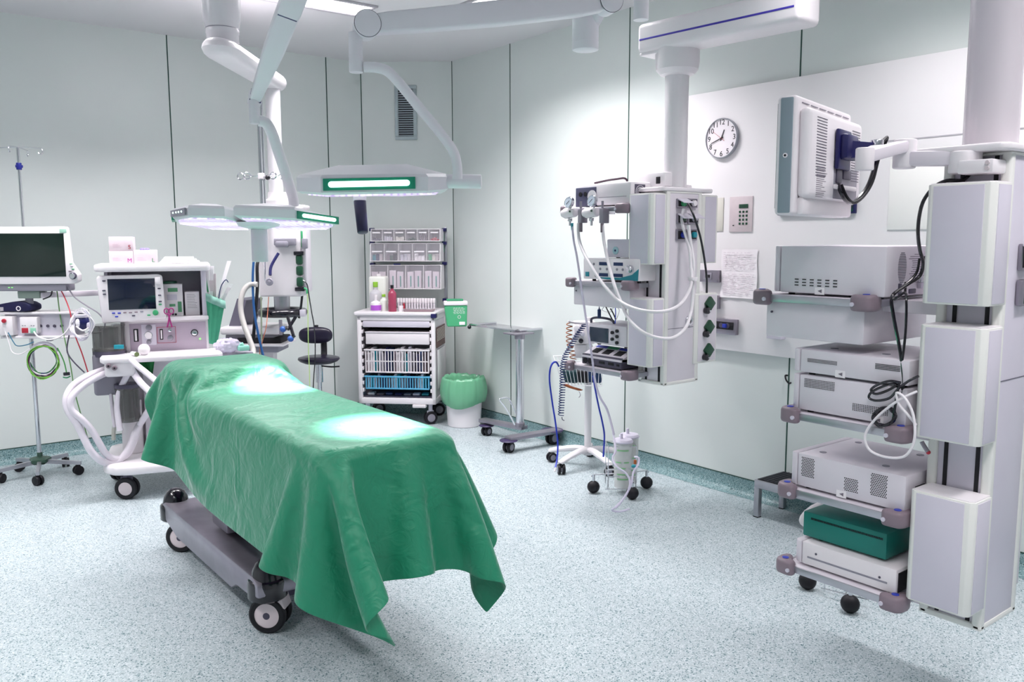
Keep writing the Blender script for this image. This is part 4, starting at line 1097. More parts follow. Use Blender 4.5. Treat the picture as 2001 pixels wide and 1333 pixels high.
b = B().prism([(W_*.78, .012+H_*.10), (W_*.55, .014), (W_*.02, .014), (W_*.01, .012+H_*.55), (W_*.12, .012+H_*.28), (W_*.32, .012+H_*.12)], 0, -.0015, .0005); b.ob('teal_swoosh', tealp, ls)
B().cyl((-.025, W_*.14, .012+H_*.55), (0, W_*.14, .012+H_*.55), .022, seg=24, bev=.004).ob('light_port', chrome, ls)
gb, W2, H2_ = dev(FP, 'grey_box', 'plain lilac box with a round port standing on the light source', 'medical device', (1186, 470), (1232, 506), XD+.02, .22, lilac, lip=False, feet=.004)
gb.location.z = s2z+H_+.014
b = B().lathe([(0, 0), (.022, 0), (.022, .003), (.016, .005), (.010, .003), (0, .003)], Matrix.Translation((0, W2*.62, H2_*.42))@Matrix.Rotation(-math.pi/2, 4, 'Y'), 28); b.ob('round_port', M('pale_teal', '9fc3cb', .4), gb)
B().cyl((-.004, W2*.62, H2_*.42), (-.005, W2*.62, H2_*.42), .006, seg=14).ob('port_hole', dblue, gb)
# third shelf: monitor on electrosurgery unit
s3z = shm[2][2]+TH
es, W_, H_ = dev(FP, 'electrosurgery_unit', 'dark sloping-front unit with coloured keys on the lowest shelf of the middle pendant', 'medical device', (1137, 690), (1214, 722), XD, .30, dgrey, zb=s3z, lip=False)
b = B().hull([(-.003, .0, H_*.98), (-.003, W_, H_*.98), (.12, W_, H_+.05), (.12, 0, H_+.05)], [(-.003, 0, H_*.8), (-.003, W_, H_*.8), (.12, W_, H_*.8), (.12, 0, H_*.8)]); b.ob('sloped_panel', lilac2, es)
sl = (H_+.05-H_*.98)/.123
for i, (y, c_) in enumerate(((.80, bluec), (.52, mgreen), (.22, bluec))):
    for (xa, xb, m_, hw_) in ((.035, .085, inkblk, .030), (.092, .115, c_, .045)):
        B().hull([(xa, W_*y-hw_, H_*.98+(xa+.003)*sl+.0008), (xa, W_*y+hw_, H_*.98+(xa+.003)*sl+.0008), (xb, W_*y+hw_, H_*.98+(xb+.003)*sl+.0008), (xb, W_*y-hw_, H_*.98+(xb+.003)*sl+.0008)],
                 [(xa, W_*y-hw_, H_*.98+(xa+.003)*sl-.002), (xa, W_*y+hw_, H_*.98+(xa+.003)*sl-.002), (xb, W_*y+hw_, H_*.98+(xb+.003)*sl-.002), (xb, W_*y-hw_, H_*.98+(xb+.003)*sl-.002)]).ob('key_field', m_, es)
b = B()
for y in (.9, .78): b.cyl((-.003, W_*y, H_*.5), (0, W_*y, H_*.5), .016, seg=18)
for y in (.48, .25): b.box((-.003, W_*y-.022, H_*.4), (.0, W_*y+.022, H_*.65), .001)
b.box((-.003, W_*.08-.01, H_*.4), (0, W_*.08+.01, H_*.6)); b.ob('socket', inkblk, es)
mo2, W_, H2_ = dev(FP, 'vital_monitor', 'silver grey portable monitor with a dark square screen and black knobs', 'medical device', (1150, 630), (1224, 679), XD+.03, .26, lilac2, lip=False, bev=.012)
mo2.location.z = es.location.z+H_+.062
B().box((-.003, W_*.46, H2_*.16), (0, W_*.96, H2_*.88), .002).ob('screen', M('grey_screen', '3a4454', .2), mo2)
b = B()
for y, z in ((.34, .72), (.34, .40), (.22, .82), (.22, .55), (.22, .25)): b.cyl((-.014, W_*y, H2_*z), (0, W_*y, H2_*z), .010, seg=18, bev=.002)
b.ob('knob', blackg, mo2)
B().tube([(0.02, W_*.98, H2_+.0), (.02, W_*.98, H2_+.03), (.03, W_*.8, H2_+.04), (.05, W_*.55, H2_+.03), (.06, W_*.5, H2_)], .007, 8, 5).ob('carry_handle', dgrey, mo2)
# wires between second and third shelf
for i, (pts, r_, m_, lb) in enumerate((
    ([(1182, 598), (1177, 606), (1192, 610), (1200, 600), (1210, 606), (1204, 625)], .0022, white, 'thin white wire looping under the drawer of the middle pendant'),
    ([(1184, 600), (1190, 612), (1196, 624), (1200, 628)], .004, blackg, 'short black lead on top of the silver monitor'),
    ([(1193, 603), (1199, 614), (1203, 624)], .004, blackg, 'second short black lead on top of the silver monitor, right of the other'),
    ([(1202, 600), (1203, 612), (1202, 632)], .003, bluec, 'thin blue wire hanging from the drawer of the middle pendant'))):
    P_ = cx(pts, 3.30, 0); thing(B().tube(P_, r_, 6, 4), 'thin_wire', m_, lb, 'wire', loc=P_[0])
P_ = cx([(1171, 599), (1171, 604), (1171, 605), (1171, 621)], 3.29, 0)
thing(B().tube(P_, [.002, .004, .0105, .0105], 10, 1), 'blue_plug', dblue, 'dark blue plug hanging below the drawer of the middle pendant', 'plug', loc=P_[0])
# hoses
for pts, r_, m_, nm, lb in (
    ([(1130, 436, 0), (1131, 465, 0), (1139, 490, -.03), (1155, 520, -.06), (1176, 552, -.07), (1203, 582, -.08), (1232, 600, -.09), (1270, 609, -.07), (1305, 607, .0), (1330, 594, .10), (1346, 570, .2), (1352, 545, .24), (1350, 520, .26), (1348, 490, .27), (1340, 460, .28), (1332, 430, .28), (1336, 408, .28)], .0088, hoses, 'gas_hose', 'upper of the two thick white hoses sagging in front of the middle pendant'),
    ([(1177, 436, 0), (1180, 470, 0), (1188, 510, -.03), (1200, 555, -.07), (1214, 592, -.08), (1230, 625, -.10), (1258, 650, -.10), (1290, 661, -.05), (1318, 659, .05), (1340, 640, .15), (1350, 610, .22), (1354, 580, .25), (1354, 550, .26), (1356, 520, .27), (1352, 490, .28), (1347, 455, .28), (1346, 440, .28)], .0088, hoses, 'gas_hose', 'lower, longer of the two thick white hoses in front of the middle pendant'),
    ([(1346, 400, .28), (1355, 420, .28), (1362, 440, .30), (1370, 470, .33), (1377, 510, .36), (1381, 545, .38), (1381, 572, .40)], .006, blackg, 'black_hose', 'thin black hose dropping from the gas outlets to the green socket box'),
    ([(1118, 440, 0), (1121, 470, 0), (1127, 500, 0), (1133, 540, -.01), (1140, 590, -.02), (1148, 640, -.03), (1157, 700, -.04), (1163, 745, -.02), (1172, 775, 0), (1186, 800, .03), (1195, 830, .03), (1200, 850, .03)], .0062, M('suction_tube', 'd5cfe3', .25, alpha=.85), 'suction_tube', 'long pale suction tube running from the left regulator down to the canisters')):
    P_ = cx(pts, 3.225, 0)
    thing(B().tube(P_, r_, 12, 6), nm, m_, lb, 'hose', loc=P_[0])
p = cx([(1118, 436), (1118, 450)], 3.225, 0)
thing(B().cyl(p[0], p[1], .008, .006, seg=14, bev=.001), 'tube_connector', tealp, 'small teal connector below the left suction regulator', 'connector', loc=p[0])
p = cx([(1354, 545, .25)], 3.225, 0)[0]
thing(B().lathe([(.014, -.008), (.024, -.009), (.026, 0), (.024, .009), (.014, .008)], p, 20), 'hose_band', white, 'white band tying the hoses at the middle pendant', 'band', loc=p)

# ================================================================ left side
def wt(pts, dep=None):
    """points (px, py[, depth]) along lines of sight at real distances"""
    return [Vector(WF.w(p[0], p[1], p[2] if len(p) > 2 else dep)) for p in pts]
def hose(name, label, pts, r, mat, dep=None, cat='cable', group=None, seg=8, sm=6):
    P_ = wt(pts, dep); return thing(B().tube(P_, r, seg, sm), name, mat, label, cat, group, loc=P_[0])

# ---------- back pendant on its bent ceiling arm
q = WF.w(537, 400, 5.9); FB = Fr(q[0], q[1], VIEW)
t = T('ceiling_pendant', 'back white pendant with ring handle, hanging from a bent ceiling arm', 'equipment pendant', FB)
Yk = lambda px, py, k=0: FB.y(px, py, k)
zt = Yk(540, 155)[1]; zc = Yk(540, 378)[1]
colx = Yk(537, 300)[0]
b = B().lathe([(0, zc), (.050, zc), (.050, zt+.03), (0, zt+.03)], (colx, 0, 0), 36); b.ob('column', M('column_lacquer_back', 'e2dee3', .2, .08), t)
cy = Vector(FB.w(436, 95, 4.85)); zar = 2.63
b = B(); e_ = Vector((colx, 0, zar)); s_ = Vector((cy.x, cy.y, zar)); d = e_-s_; L = d.length; xh = d.normalized(); sv = Vector((xh.y, -xh.x, 0))
m4 = Matrix(((xh.x, sv.x, 0, s_.x), (xh.y, sv.y, 0, s_.y), (0, 0, 1, s_.z), (0, 0, 0, 1)))
outl = [(.13*math.cos(a)-.02, .105*math.sin(a)) for a in [math.pi/2+i*math.pi/10 for i in range(11)]]+[(L+.02+.11*math.cos(a), .085*math.sin(a)) for a in [-math.pi/2+i*math.pi/10 for i in range(11)]]
def ring_(i_, z): return [((.15-i_)*math.cos(a)-.02, (.105-i_)*math.sin(a), z) for a in [math.pi/2+k_*math.pi/12 for k_ in range(13)]]+[(L+.02+(.13-i_)*math.cos(a), (.088-i_*.8)*math.sin(a), z) for a in [-math.pi/2+k_*math.pi/12 for k_ in range(13)]]
rg = [[b.bm.verts.new(p) for p in ring_(*q)] for q in ((.055, -.05), (.03, -.044), (.010, -.026), (0, -.002), (.006, .022), (.022, .040), (.05, .050))]
for A_, C_ in zip(rg, rg[1:]):
    for k_ in range(26): b.bm.faces.new([A_[k_], A_[(k_+1) % 26], C_[(k_+1) % 26], C_[k_]])
b.bm.faces.new(rg[0][::-1]); b.bm.faces.new(rg[-1])
b.xf(m4); b.ob('horizontal_arm', white, t)
B().prism([(.08, -.02), (L, -.02), (L, .02), (.08, .02)], 2, .048, .056, .002).xf(m4).ob('arm_cover', lilac2, t)
b = B().lathe([(0, .04), (.090, .04), (.090, .085), (.093, .09), (.093, .115), (.090, .12), (.098, .15), (.105, .2), (.105, HC-zar), (0, HC-zar)], (cy.x, cy.y, zar), 44); b.ob('ceiling_column', M('column_lacquer_front', 'e2dee3', .2, .08), t)
b = B().lathe([(.0932, .118), (.0945, .120), (.0932, .122)], (cy.x, cy.y, zar), 44); b.ob('collar_ring', greyp, t)
z0, z1 = Yk(540, 401)[1], Yk(540, 376)[1]
b = B().lathe([(0, z0), (.085, z0), (.085, z0+.03), (.070, z0+.05), (.066, z1), (0, z1)], (colx+.01, 0, 0), 36).box((colx-.17, -.08, z0-.03), (colx+.21, .10, z0), .01); b.ob('column_collar', white, t)
xl, zb = Yk(507, 580, -.12); xr, ztp = Yk(584, 400, -.12)
B().box((xl, -.12, zb), (xr, .12, z0-.02), .014, 3).ob('body', ivory, t)
B().box((xr-.005, -.10, zb+.03), (xr+.035, .05, z0-.05), .008).ob('side_rail', lilac2, t)
B().box((xr+.002, -.103, Yk(590, 483)[1]), (xr+.015, -.098, Yk(590, 452)[1]), .001).ob('green_sign', mgreen, t)
xo = Yk(585.5, 510, -.11)[0]
for zpx in (508, 529, 551):
    zc_ = Yk(585, zpx, -.11)[1]
    B().box((xo-.024, -.135, zc_-.034), (xo+.024, -.10, zc_+.034), .014).ob('green_socket', dgreen, t)
for zpx in (495, 565):
    zc_ = Yk(585, zpx, -.11)[1]
    b = B().box((xo-.034, -.14, zc_-.014), (xo+.034, -.10, zc_+.014), .006); b.ob('black_clamp', blackg, t)
p = Yk(595, 476, -.12)
B().box((p[0]-.015, -.14, p[1]-.035), (p[0]+.02, -.10, p[1]+.035), .006).ob('switch_box', greyp, t)
# grey bracket and scope holder on the front
a, c = Yk(536, 466, -.14), Yk(578, 474, -.14)
b = B().box((a[0], -.16, c[1]-.02), (c[0], -.12, a[1]), .006).box((a[0]+.01, -.17, a[1]-.06), (a[0]+.10, -.13, a[1]-.02), .01); b.ob('bracket', greyp, t)
p0, p1, p2 = FB.w(544, 495, 5.65), FB.w(530, 520, 5.62), FB.w(528, 538, 5.6)
B().tube([p0, p1, p2], .010, 10, 5).ob('holder_lead', navy, t)
b = B().lathe([(0, 0), (.024, 0), (.026, .005), (.022, .012), (.010, .012), (.008, .016), (0, .016)], Matrix.Translation(Vector(FB.w(527, 551, 5.6)))@Matrix.Rotation(math.pi/2, 4, 'X'), 24); b.ob('round_port', greyp, t)
B().tube([FB.w(517, 512, 5.6), FB.w(518, 545, 5.6), FB.w(519, 549, 5.6)], .005, 8, 1).ob('thin_rod', chrome, t)
zb2 = Yk(550, 607)[1]
b = B().cyl((Yk(551, 590)[0], 0, zb2), (Yk(551, 590)[0], 0, zb+.01), .055, seg=32); b.ob('lower_column', alu, t)
rc = Vector((Yk(551, 610)[0], 0, Yk(551, 610)[1]))
b = B().tube([rc+Vector((.150*math.cos(a), .150*math.sin(a), 0)) for a in [i*math.pi/12 for i in range(24)]], .029, 12, 2, closed=True); b.ob('ring_handle', blackg, t)
b = B()
for a in (0, math.pi/2, math.pi, -math.pi/2): b.box((rc.x+.02*math.cos(a)-.01, rc.y+.02*math.sin(a)-.01, rc.z-.01), (rc.x+.15*math.cos(a)+.01, rc.y+.15*math.sin(a)+.01, rc.z+.008), .003)
b.ob('ring_spoke', dgrey, t)
B().box((Yk(588, 611, -.12)[0]-.015, -.10, rc.z-.024), (Yk(588, 611, -.12)[0]+.02, -.05, rc.z+.024), .004).ob('ring_clip', lilac, t)
for (a, c) in (((562, 619), (573, 655)), ((578, 619), (562, 645))):
    B().tube([FB.w(*a, 5.75), FB.w(*c, 5.72)], .011, 10, 0).ob('strut', blackg, t)
for (x, y, dx, dy) in ((553, 643.5, 562, 640), (568, 662, 576, 655)):
    o_ = B().ball(FB.w(x, y, 5.72), .0215).ob('blue_knob', M('blue_ball', '2f5aa6', .35), t)
    B().tube([FB.w(x, y, 5.72), FB.w(dx, dy, 5.72)], .012, 8, 0).ob('knob_stem', blackg, o_)
B().tube([FB.w(548, 625, 5.8), FB.w(549, 655, 5.8)], .012, 10, 0).ob('lower_rod', satin, t)
# infusion pole on the pendant
t = T('infusion_pole', 'chrome infusion pole with looped hooks standing up from the back pendant', 'pole', loc=WF.w(514, 440, 5.75)); o_ = Vector(t.location); mv = Matrix.Translation(-o_)
P_ = wt([(501, 190, 5.75), (511, 345, 5.75), (516, 440, 5.75)])
zt2 = Vector(WF.w(503, 200, 5.75)).z
B().cyl((o_.x, o_.y, o_.z-.1), (o_.x, o_.y, zt2), .014, seg=20).xf(mv).ob('pole_tube', chrome, t)
B().cyl((o_.x+.022, o_.y, o_.z-.1), (o_.x+.022, o_.y, zt2), .006, seg=12).xf(mv).ob('side_rod', chrome, t)
k_ = Vector((o_.x, o_.y, Vector(WF.w(511, 345, 5.75)).z))
B().cyl(k_-Vector((0, 0, .02)), k_+Vector((0, 0, .02)), .022, seg=20, bev=.003).xf(mv).ob('hub', ivory, t)
B().ball(k_+Vector((.03, -.04, -.01)), .018).xf(mv).ob('knob', blackg, t)
FK = Fr(k_.x, k_.y, VIEW)
for (sx, sy, e) in ((-1, .25, .125), (-1, -.6, .07), (1, .2, .125), (1, -.7, .075)):
    d = Vector(((math.cos(-YAW)*sx-math.sin(-YAW)*sy*.5), (math.sin(-YAW)*sx+math.cos(-YAW)*sy*.5), 0)).normalized()
    pts = [k_, k_+d*e*.8]+[k_+d*(e+.022*(1-math.cos(a)))+Vector((0, 0, -.0+.022*math.sin(a))) for a in [i*math.pi/5 for i in range(1, 10)]]
    B().tube(pts, .0045, 8, 3).xf(mv).ob('hook', chrome, t)
# hoses around the pendant
hose('corrugated_hose', 'thick grey hose arching from the back pendant down behind the table', [(503, 556, 5.7), (490, 556, 5.7), (478, 565, 5.68), (471, 585, 5.66), (471, 610, 5.64), (478, 638, 5.6), (488, 665, 5.55), (495, 695, 5.5), (480, 760, 5.3), (430, 800, 5.2)], .018, M('grey_hose', 'b4b1ae', .45), cat='hose', seg=12)
hose('blue_hose', 'blue hose hanging at the left side of the back pendant, down behind the table', [(510, 470, 5.78), (499, 490, 5.72), (495, 520, 5.7), (494, 560, 5.7), (497, 610, 5.7), (504, 650, 5.7), (513, 690, 5.7), (520, 720, 5.7), (530, 800, 5.7), (535, 880, 5.75)], .0085, M('blue_hose', '1f4f86', .4), cat='hose')
hose('black_hose', 'black hose hanging left of the back pendant', [(512, 500, 5.78), (503, 515, 5.72), (503, 560, 5.72), (500, 600, 5.72), (496, 650, 5.72), (492, 700, 5.72), (490, 800, 5.7), (495, 880, 5.75)], .011, black, cat='hose')
hose('red_wire', 'thin red and yellow wire hanging below the back pendant', [(525, 580, 5.75), (523, 610, 5.75), (520, 640, 5.7), (512, 670, 5.7), (507, 700, 5.7), (505, 880, 5.7)], .003, M('red_wire', 'b46a52', .5), cat='wire')
hose('grey_rod_lead', 'thin green-grey tube hanging straight below the back pendant', [(510, 580, 5.8), (511, 640, 5.8), (511, 700, 5.8), (511, 890, 5.8)], .006, M('olive_tube', '8f9a86', .5), cat='tube')
hose('black_lead', 'black lead from the green sockets down to the stool', [(592, 548, 5.75), (600, 556, 5.75), (604, 580, 5.8), (609, 610, 5.9), (614, 640, 6.0), (616, 690, 6.12), (612, 760, 6.1), (610, 860, 6.1)], .0042, blackg)
hose('green_wire', 'thin yellow-green wire hanging from the green sockets past the stool', [(597, 565, 5.75), (601, 580, 5.75), (602, 640, 5.75), (603, 690, 5.75), (605, 740, 5.75), (606, 890, 5.75)], .003, M('lime_wire', 'a9c77a', .5), cat='wire')
hose('thick_black_cable', 'short thick black cable behind the ring handle', [(591, 572, 5.95), (588, 600, 5.95), (584, 622, 5.95)], .009, blackg)
hose('clip_lead', 'short green clip on the black lead beside the green sockets', [(594, 563, 5.72), (599, 566, 5.72), (600, 574, 5.72)], .006, mgreen, cat='clip')

# ---------- stool behind the table
ZS = .60; sp = WF.z(623, 703, ZS)
t = T('wheeled_stool', 'black stool with padded oval backrest behind the operating table', 'stool', loc=(sp[0], sp[1], 0), ); t.rotation_euler = (0, 0, -YAW)
mpx = 1/1646.5*6.15
b = B().lathe([(0, ZS-.03), (.10, ZS-.028), (.135, ZS-.012), (.150, ZS+.004), (.146, ZS+.018), (.12, ZS+.026), (0, ZS+.024)], Matrix.Diagonal((1.1, 1.0, 1, 1)), 40); b.ob('seat', M('black_vinyl', '17102a', .35, coat=.2), t)
B().box((-.05, .10, ZS-.035), (.05, .20, ZS-.02), .004).ob('seat_bracket', blackg, t)
b = B().tube([(0, .12, ZS-.03), (0, .19, ZS+.02), (0, .19, ZS+.20)], .026, 10, 4); b.ob('back_post', black, t)
zb_ = FB.z(616, 655, 0) if False else None
Fst = Fr(sp[0], sp[1], VIEW)
bc = Fst.y(617, 655, .17)
b = B().ball((0, 0, 0), 1, (.138, .032, .068), 28)
for v in b.bm.verts:      # squarer pad
    x = v.co.x/.138; v.co.x = .138*math.copysign(abs(x)**.75, x); z = v.co.z/.068; v.co.z = .068*math.copysign(abs(z)**.8, z)
b.xf(Matrix.Translation((bc[0], .165, bc[1]))); b.ob('backrest', D.materials['black_vinyl'], t)
B().cyl((bc[0], .185, bc[1]+.03), (bc[0], .185, bc[1]+.082), .020, seg=20, bev=.003).ob('back_knob', blackg, t)
b = B().cyl((0, 0, .42), (0, 0, ZS-.025), .03, seg=20).cyl((0, 0, .12), (0, 0, .44), .018, seg=20); b.ob('gas_lift', chrome, t)
B().tube([(.02, 0, ZS-.05), (.10, -.02, ZS-.055), (.17, -.03, ZS-.05)], .006, 8, 4).ob('lever', black, t)
B().cyl((0, 0, .08), (0, 0, .13), .035, seg=20).ob('base_hub', black, t)
for i in range(5):
    a = i*2*math.pi/5+.3; c_, s_ = math.cos(a), math.sin(a)
    B().hull([(0, .02*1, .085), (0, -.02, .085), (0, -.02, .12), (0, .02, .12)], [(.24, .014, .075), (.24, -.014, .075), (.24, -.014, .095), (.24, .014, .095)]).xf(Matrix.Rotation(a, 4, 'Z')).ob('base_leg', black, t)
    caster(t, .23*c_, .23*s_, .027, .016, a, top=.01)

# ---------- grey computer cart behind
q = WF.w(497, 650, 6.1); FG = Fr(q[0], q[1], VIEW)
Gk = lambda px, py, k=0: FG.y(px, py, k)
t = T('equipment_cart', 'white and grey cart with a tilted dark screen behind the operating table', 'cart', FG)
a, c = Gk(436, 637, -.02), Gk(552, 652, -.02)
B().box((a[0], -.10, c[1]), (c[0], .25, a[1]), .018, 3).ob('upper_tray', white, t)
p, q = Gk(440, 655), Gk(540, 668); B().box((p[0]+.02, -.06, q[1]), (q[0], .22, p[1]+.01), .01).ob('tray_body', greyp, t)
a, c = Gk(497, 660, -.05), Gk(551, 674, -.05); B().box((a[0]-.12, -.08, c[1]), (c[0], .2, a[1]), .01).ob('keyboard', black, t)
a, c = Gk(470, 670, -.08), Gk(560, 675, -.08); B().box((a[0], -.16, c[1]), (c[0], .2, c[1]+.014), .005).ob('lower_shelf', white, t)
a, c = Gk(480, 676), Gk(550, 686); B().box((a[0], -.08, c[1]), (c[0], .2, a[1]+.004), .004).ob('lower_body', greyp, t)
q = [Gk(466, 583), Gk(484, 586), Gk(470, 641), Gk(449, 640)]
b = B(); th_ = .20
P0 = [(p[0], -.03, p[1]) for p in q]; P1 = [(p[0]+.05, th_, p[1]) for p in q]
b.hull(P0, P1); b.ob('tilted_screen', M('slate_screen_back', '6d6a7a', .45), t)
b = B().box((a[0]+.1, .0, .08), (a[0]+.2, .1, c[1]), .01).box((a[0], -.1, .06), (a[0]+.35, .2, .09), .01); b.ob('cart_column', ivory, t)
for x in (.02, .33):
    for y in (-.08, .18): caster(t, a[0]+x, y, .028, .016, .3, top=.01)

# ---------- anaesthesia machine
FA = Fr(1.144, 5.278, -17)
t = T('anaesthesia_machine', 'large white anaesthesia machine on a wheeled platform at the head of the table', 'anaesthesia machine', FA)
Ay = lambda px, py, k: FA.y(px, py, k)
b = B().prism([(-.10, .10), (-.045, .02), (.04, -.01), (.70, -.01), (.74, .06), (.74, .60), (.70, .65), (-.06, .65), (-.10, .60)], 2, .155, .215, .022, 4)
b.ob('platform', white, t)
for x, y, a in ((0.03, .07, -.35), (-.04, .52, .9), (.68, .09, .2), (.66, .52, .5)):
    caster(t, x, y, .066, .024, a, hub=pinkm, fork=dgrey, top=.02)
kc = .30    # cabinet front plane
xA, _ = Ay(243, 650, kc); xB, _ = Ay(404, 650, kc)
zW0, zW1 = Ay(300, 700, .10)[1], Ay(300, 690, .10)[1]
# lower cabinet
a = Ay(280, 760, .34)
b = B().box((a[0], .34, .215), (xB, .64, zW0), .01).box((a[0]-.10, .42, .215), (a[0]+.02, .60, zW0-.06), .02); b.ob('lower_cabinet', lilac2, t)
p = FA.w(262, 850, 5.45)
B().cyl((p[0], .36, .215), (p[0], .36, .55), .062, seg=28, bev=.006).ob('absorber_foot', ivory, t)
# worktop
a, c = Ay(193, 700, .06), Ay(436, 700, .06)
b = B().prism([(a[0]+.02, .04), (c[0]-.03, .04), (c[0], .08), (c[0]-.03, kc+.04), (a[0], kc+.04), (a[0], .10)], 2, zW0-.015, zW0+.020, .010, 3); b.ob('worktop', white, t); ZWT = zW0+.020
# panel with gauges
z0 = ZWT; z1 = Ay(320, 627, kc)[1]
b = B().box((xA-.02, kc, z0-.03), (xB+.012, .62, z1), .006).box((xA-.03, kc-.02, z1), (xB+.015, .62, z1+.025), .005); b.ob('panel_housing', ivory, t)
B().box((xA+.03, kc-.004, z0+.0), (xB-.004, kc+.004, z1-.012), .002).ob('control_panel', M('mauve_panel', 'b4a6b6', .4, var=.01), t)
def disc(px, py, r, mat, name, th=.012, parent=None, k=kc-.004):
    p = Ay(px, py, k); return B().cyl((p[0], k, p[1]), (p[0], k-th, p[1]), r, seg=24, bev=.002).ob(name, mat, parent or t)
disc(291, 640, .018, satin, 'knob', .02); disc(290, 655, .024, chrome, 'pressure_gauge', .012); disc(290, 655, .021, paper, 'gauge_dial', .014); disc(291, 668, .014, satin, 'knob', .02)
disc(333, 660, .017, satin, 'knob', .022); disc(332, 645, .012, chrome, 'knob'); disc(380, 650, .022, blackg, 'lock_ring', .008); disc(380, 650, .017, chrome, 'lock_knob', .014); disc(391, 662, .006, M('lit_green', '79e06a', .4, emit=1.5), 'indicator', .006)
for (x0_, y0_, x1_, y1_, m_, n_, th_) in ((278, 634, 304, 675, lilac, 'gauge_plate', .003), (262, 643, 270, 668, inkblk, 'flow_scale', .004), (264, 645, 267, 666, paper, 'flow_tube', .007), (313, 643, 318, 664, inkblk, 'flow_scale', .004), (314.5, 645, 316.5, 662, paper, 'flow_tube', .007)):
    p, q = Ay(x0_, y1_, kc-.005), Ay(x1_, y0_, kc-.005); B().box((p[0], kc-.005-th_, p[1]), (q[0], kc-.003, q[1]), .001).ob(n_, m_, t)
p, q = Ay(308, 671, kc-.005), Ay(343, 638, kc-.005); b = B(); w_ = .002
for (xa, za, xb, zb__) in ((p[0], p[1], q[0], p[1]+w_), (p[0], q[1]-w_, q[0], q[1]), (p[0], p[1], p[0]+w_, q[1]), (q[0]-w_, p[1], q[0], q[1])): b.box((xa, kc-.006, za), (xb, kc-.003, zb__))
b.ob('red_outline', red, t)
# open shelf compartment
zs1 = Ay(320, 528, kc)[1]
b = B()
xs0 = Ay(205, 580, kc)[0]
b.box((xs0, .60, z1+.02), (xB+.012, .62, zs1+.01), .003)
b.box((xB-.02, kc, z1+.02), (xB+.012, .61, zs1), .006).box((xs0, kc+.02, z1+.02), (xs0+.02, .61, zs1), .004); b.ob('shelf_case', lilac, t)
xt0, xt1 = Ay(181, 520, .22)[0], Ay(411, 520, .22)[0]
ztop = Ay(300, 516, .22)[1]
b = B().prism([(xt0+.03, .20), (xt1-.01, .20), (xt1, .24), (xt1, .62), (xt0, .62), (xt0, .26)], 2, ztop-.045, ztop, .014, 3); b.ob('top_shelf', white, t)
# screen
ks = .22
a, c = Ay(193, 633, ks), Ay(320, 536, ks)
th_ = .05
b = B().prism([(a[0]+.02, a[1]+.0), (c[0]-.0, a[1]+.018), (c[0]-.010, c[1]-.01), (c[0]-.03, c[1]), (a[0]+.01, c[1]-.004), (a[0], c[1]-.02)], 1, ks, ks+th_, .010, 3); dsp = b.ob('display', white, t)
p, q = Ay(213, 606, ks), Ay(302, 544, ks); B().box((p[0], ks-.003, p[1]), (q[0], ks+.002, q[1]), .001).ob('screen', screen, dsp)
for i, (x, y, m_) in enumerate(((222, 612, bluedot), (233, 612, bluedot), (244, 611, mauve), (255, 611, mauve), (266, 610, mauve), (277, 609, greyp), (228, 619, bluedot), (261, 617, dgrey), (291, 616, mgreen), (203, 549, dgrey), (203, 568, dgrey), (204, 575, dgrey), (311, 564, dgrey), (312, 577, dgrey), (313, 589, dgrey), (313, 595, mgreen))):
    p = Ay(x, y, ks); B().box((p[0]-.009, ks-.005, p[1]-.004), (p[0]+.009, ks+.001, p[1]+.004), .002).ob('key', m_, dsp)
p = Ay(304, 611, ks); B().cyl((p[0], ks+.001, p[1]), (p[0], ks-.02, p[1]), .0165, seg=24, bev=.003).ob('dial_knob', mgreen, dsp)
p = Ay(309, 548, ks); B().box((p[0]-.018, ks-.012, p[1]-.02), (p[0]+.015, ks+.01, p[1]+.022), .005).ob('alarm_light', paper, dsp)
B().box((a[0]+.06, ks+.04, a[1]+.05), (c[0]-.06, kc+.2, a[1]+.12), .006).ob('display_arm', greyp, dsp)
# bellows and absorber canisters
p = FA.y(214, 684, kc-.02); q = FA.y(214, 634, kc-.02)
def can(xc, yc, za, zb_, r, nm):
    o_ = B().lathe([(0, za), (r*1.05, za), (r*1.05, za+.014), (r, za+.018), (r, zb_-.012), (r*1.04, zb_-.008), (r*1.04, zb_), (0, zb_)], (xc, yc, 0), 36).ob(nm, smoke, t)
    B().lathe([(0, za+.02), (r*.55, za+.02), (r*.55, zb_-.02), (0, zb_-.02)], (xc, yc, 0), 24).ob('inner_bellows', dgrey, o_)
    b = B()
    for i in range(6):
        a_ = i*math.pi/3+.2; b.cyl((xc+r*.92*math.cos(a_), yc+r*.92*math.sin(a_), za+.01), (xc+r*.92*math.cos(a_), yc+r*.92*math.sin(a_), zb_-.01), .004, seg=8)
    b.ob('rib', greyp, o_); return o_
can(p[0], kc-.02, p[1], q[1], .092, 'bellows_canister')
B().cyl((p[0], kc-.02, p[1]-.035), (p[0], kc-.02, p[1]), .095, seg=36).ob('bellows_base', dgrey, t)
for x_ in (232, 240): 
    g = FA.y(x_-5, 678, kc-.12); B().box((g[0]-.012, kc-.13, g[1]-.012), (g[0]+.02, kc-.11, g[1]+.012), .003).ob('green_tab', tealp, t)
p = FA.y(252, 822, .20); q = FA.y(252, 757, .20)
can(p[0], .20, p[1], q[1], .068, 'absorber_canister')
B().cyl((p[0], .20, q[1]), (p[0], .20, q[1]+.025), .072, seg=30, bev=.004).ob('absorber_lid', dgrey, t)
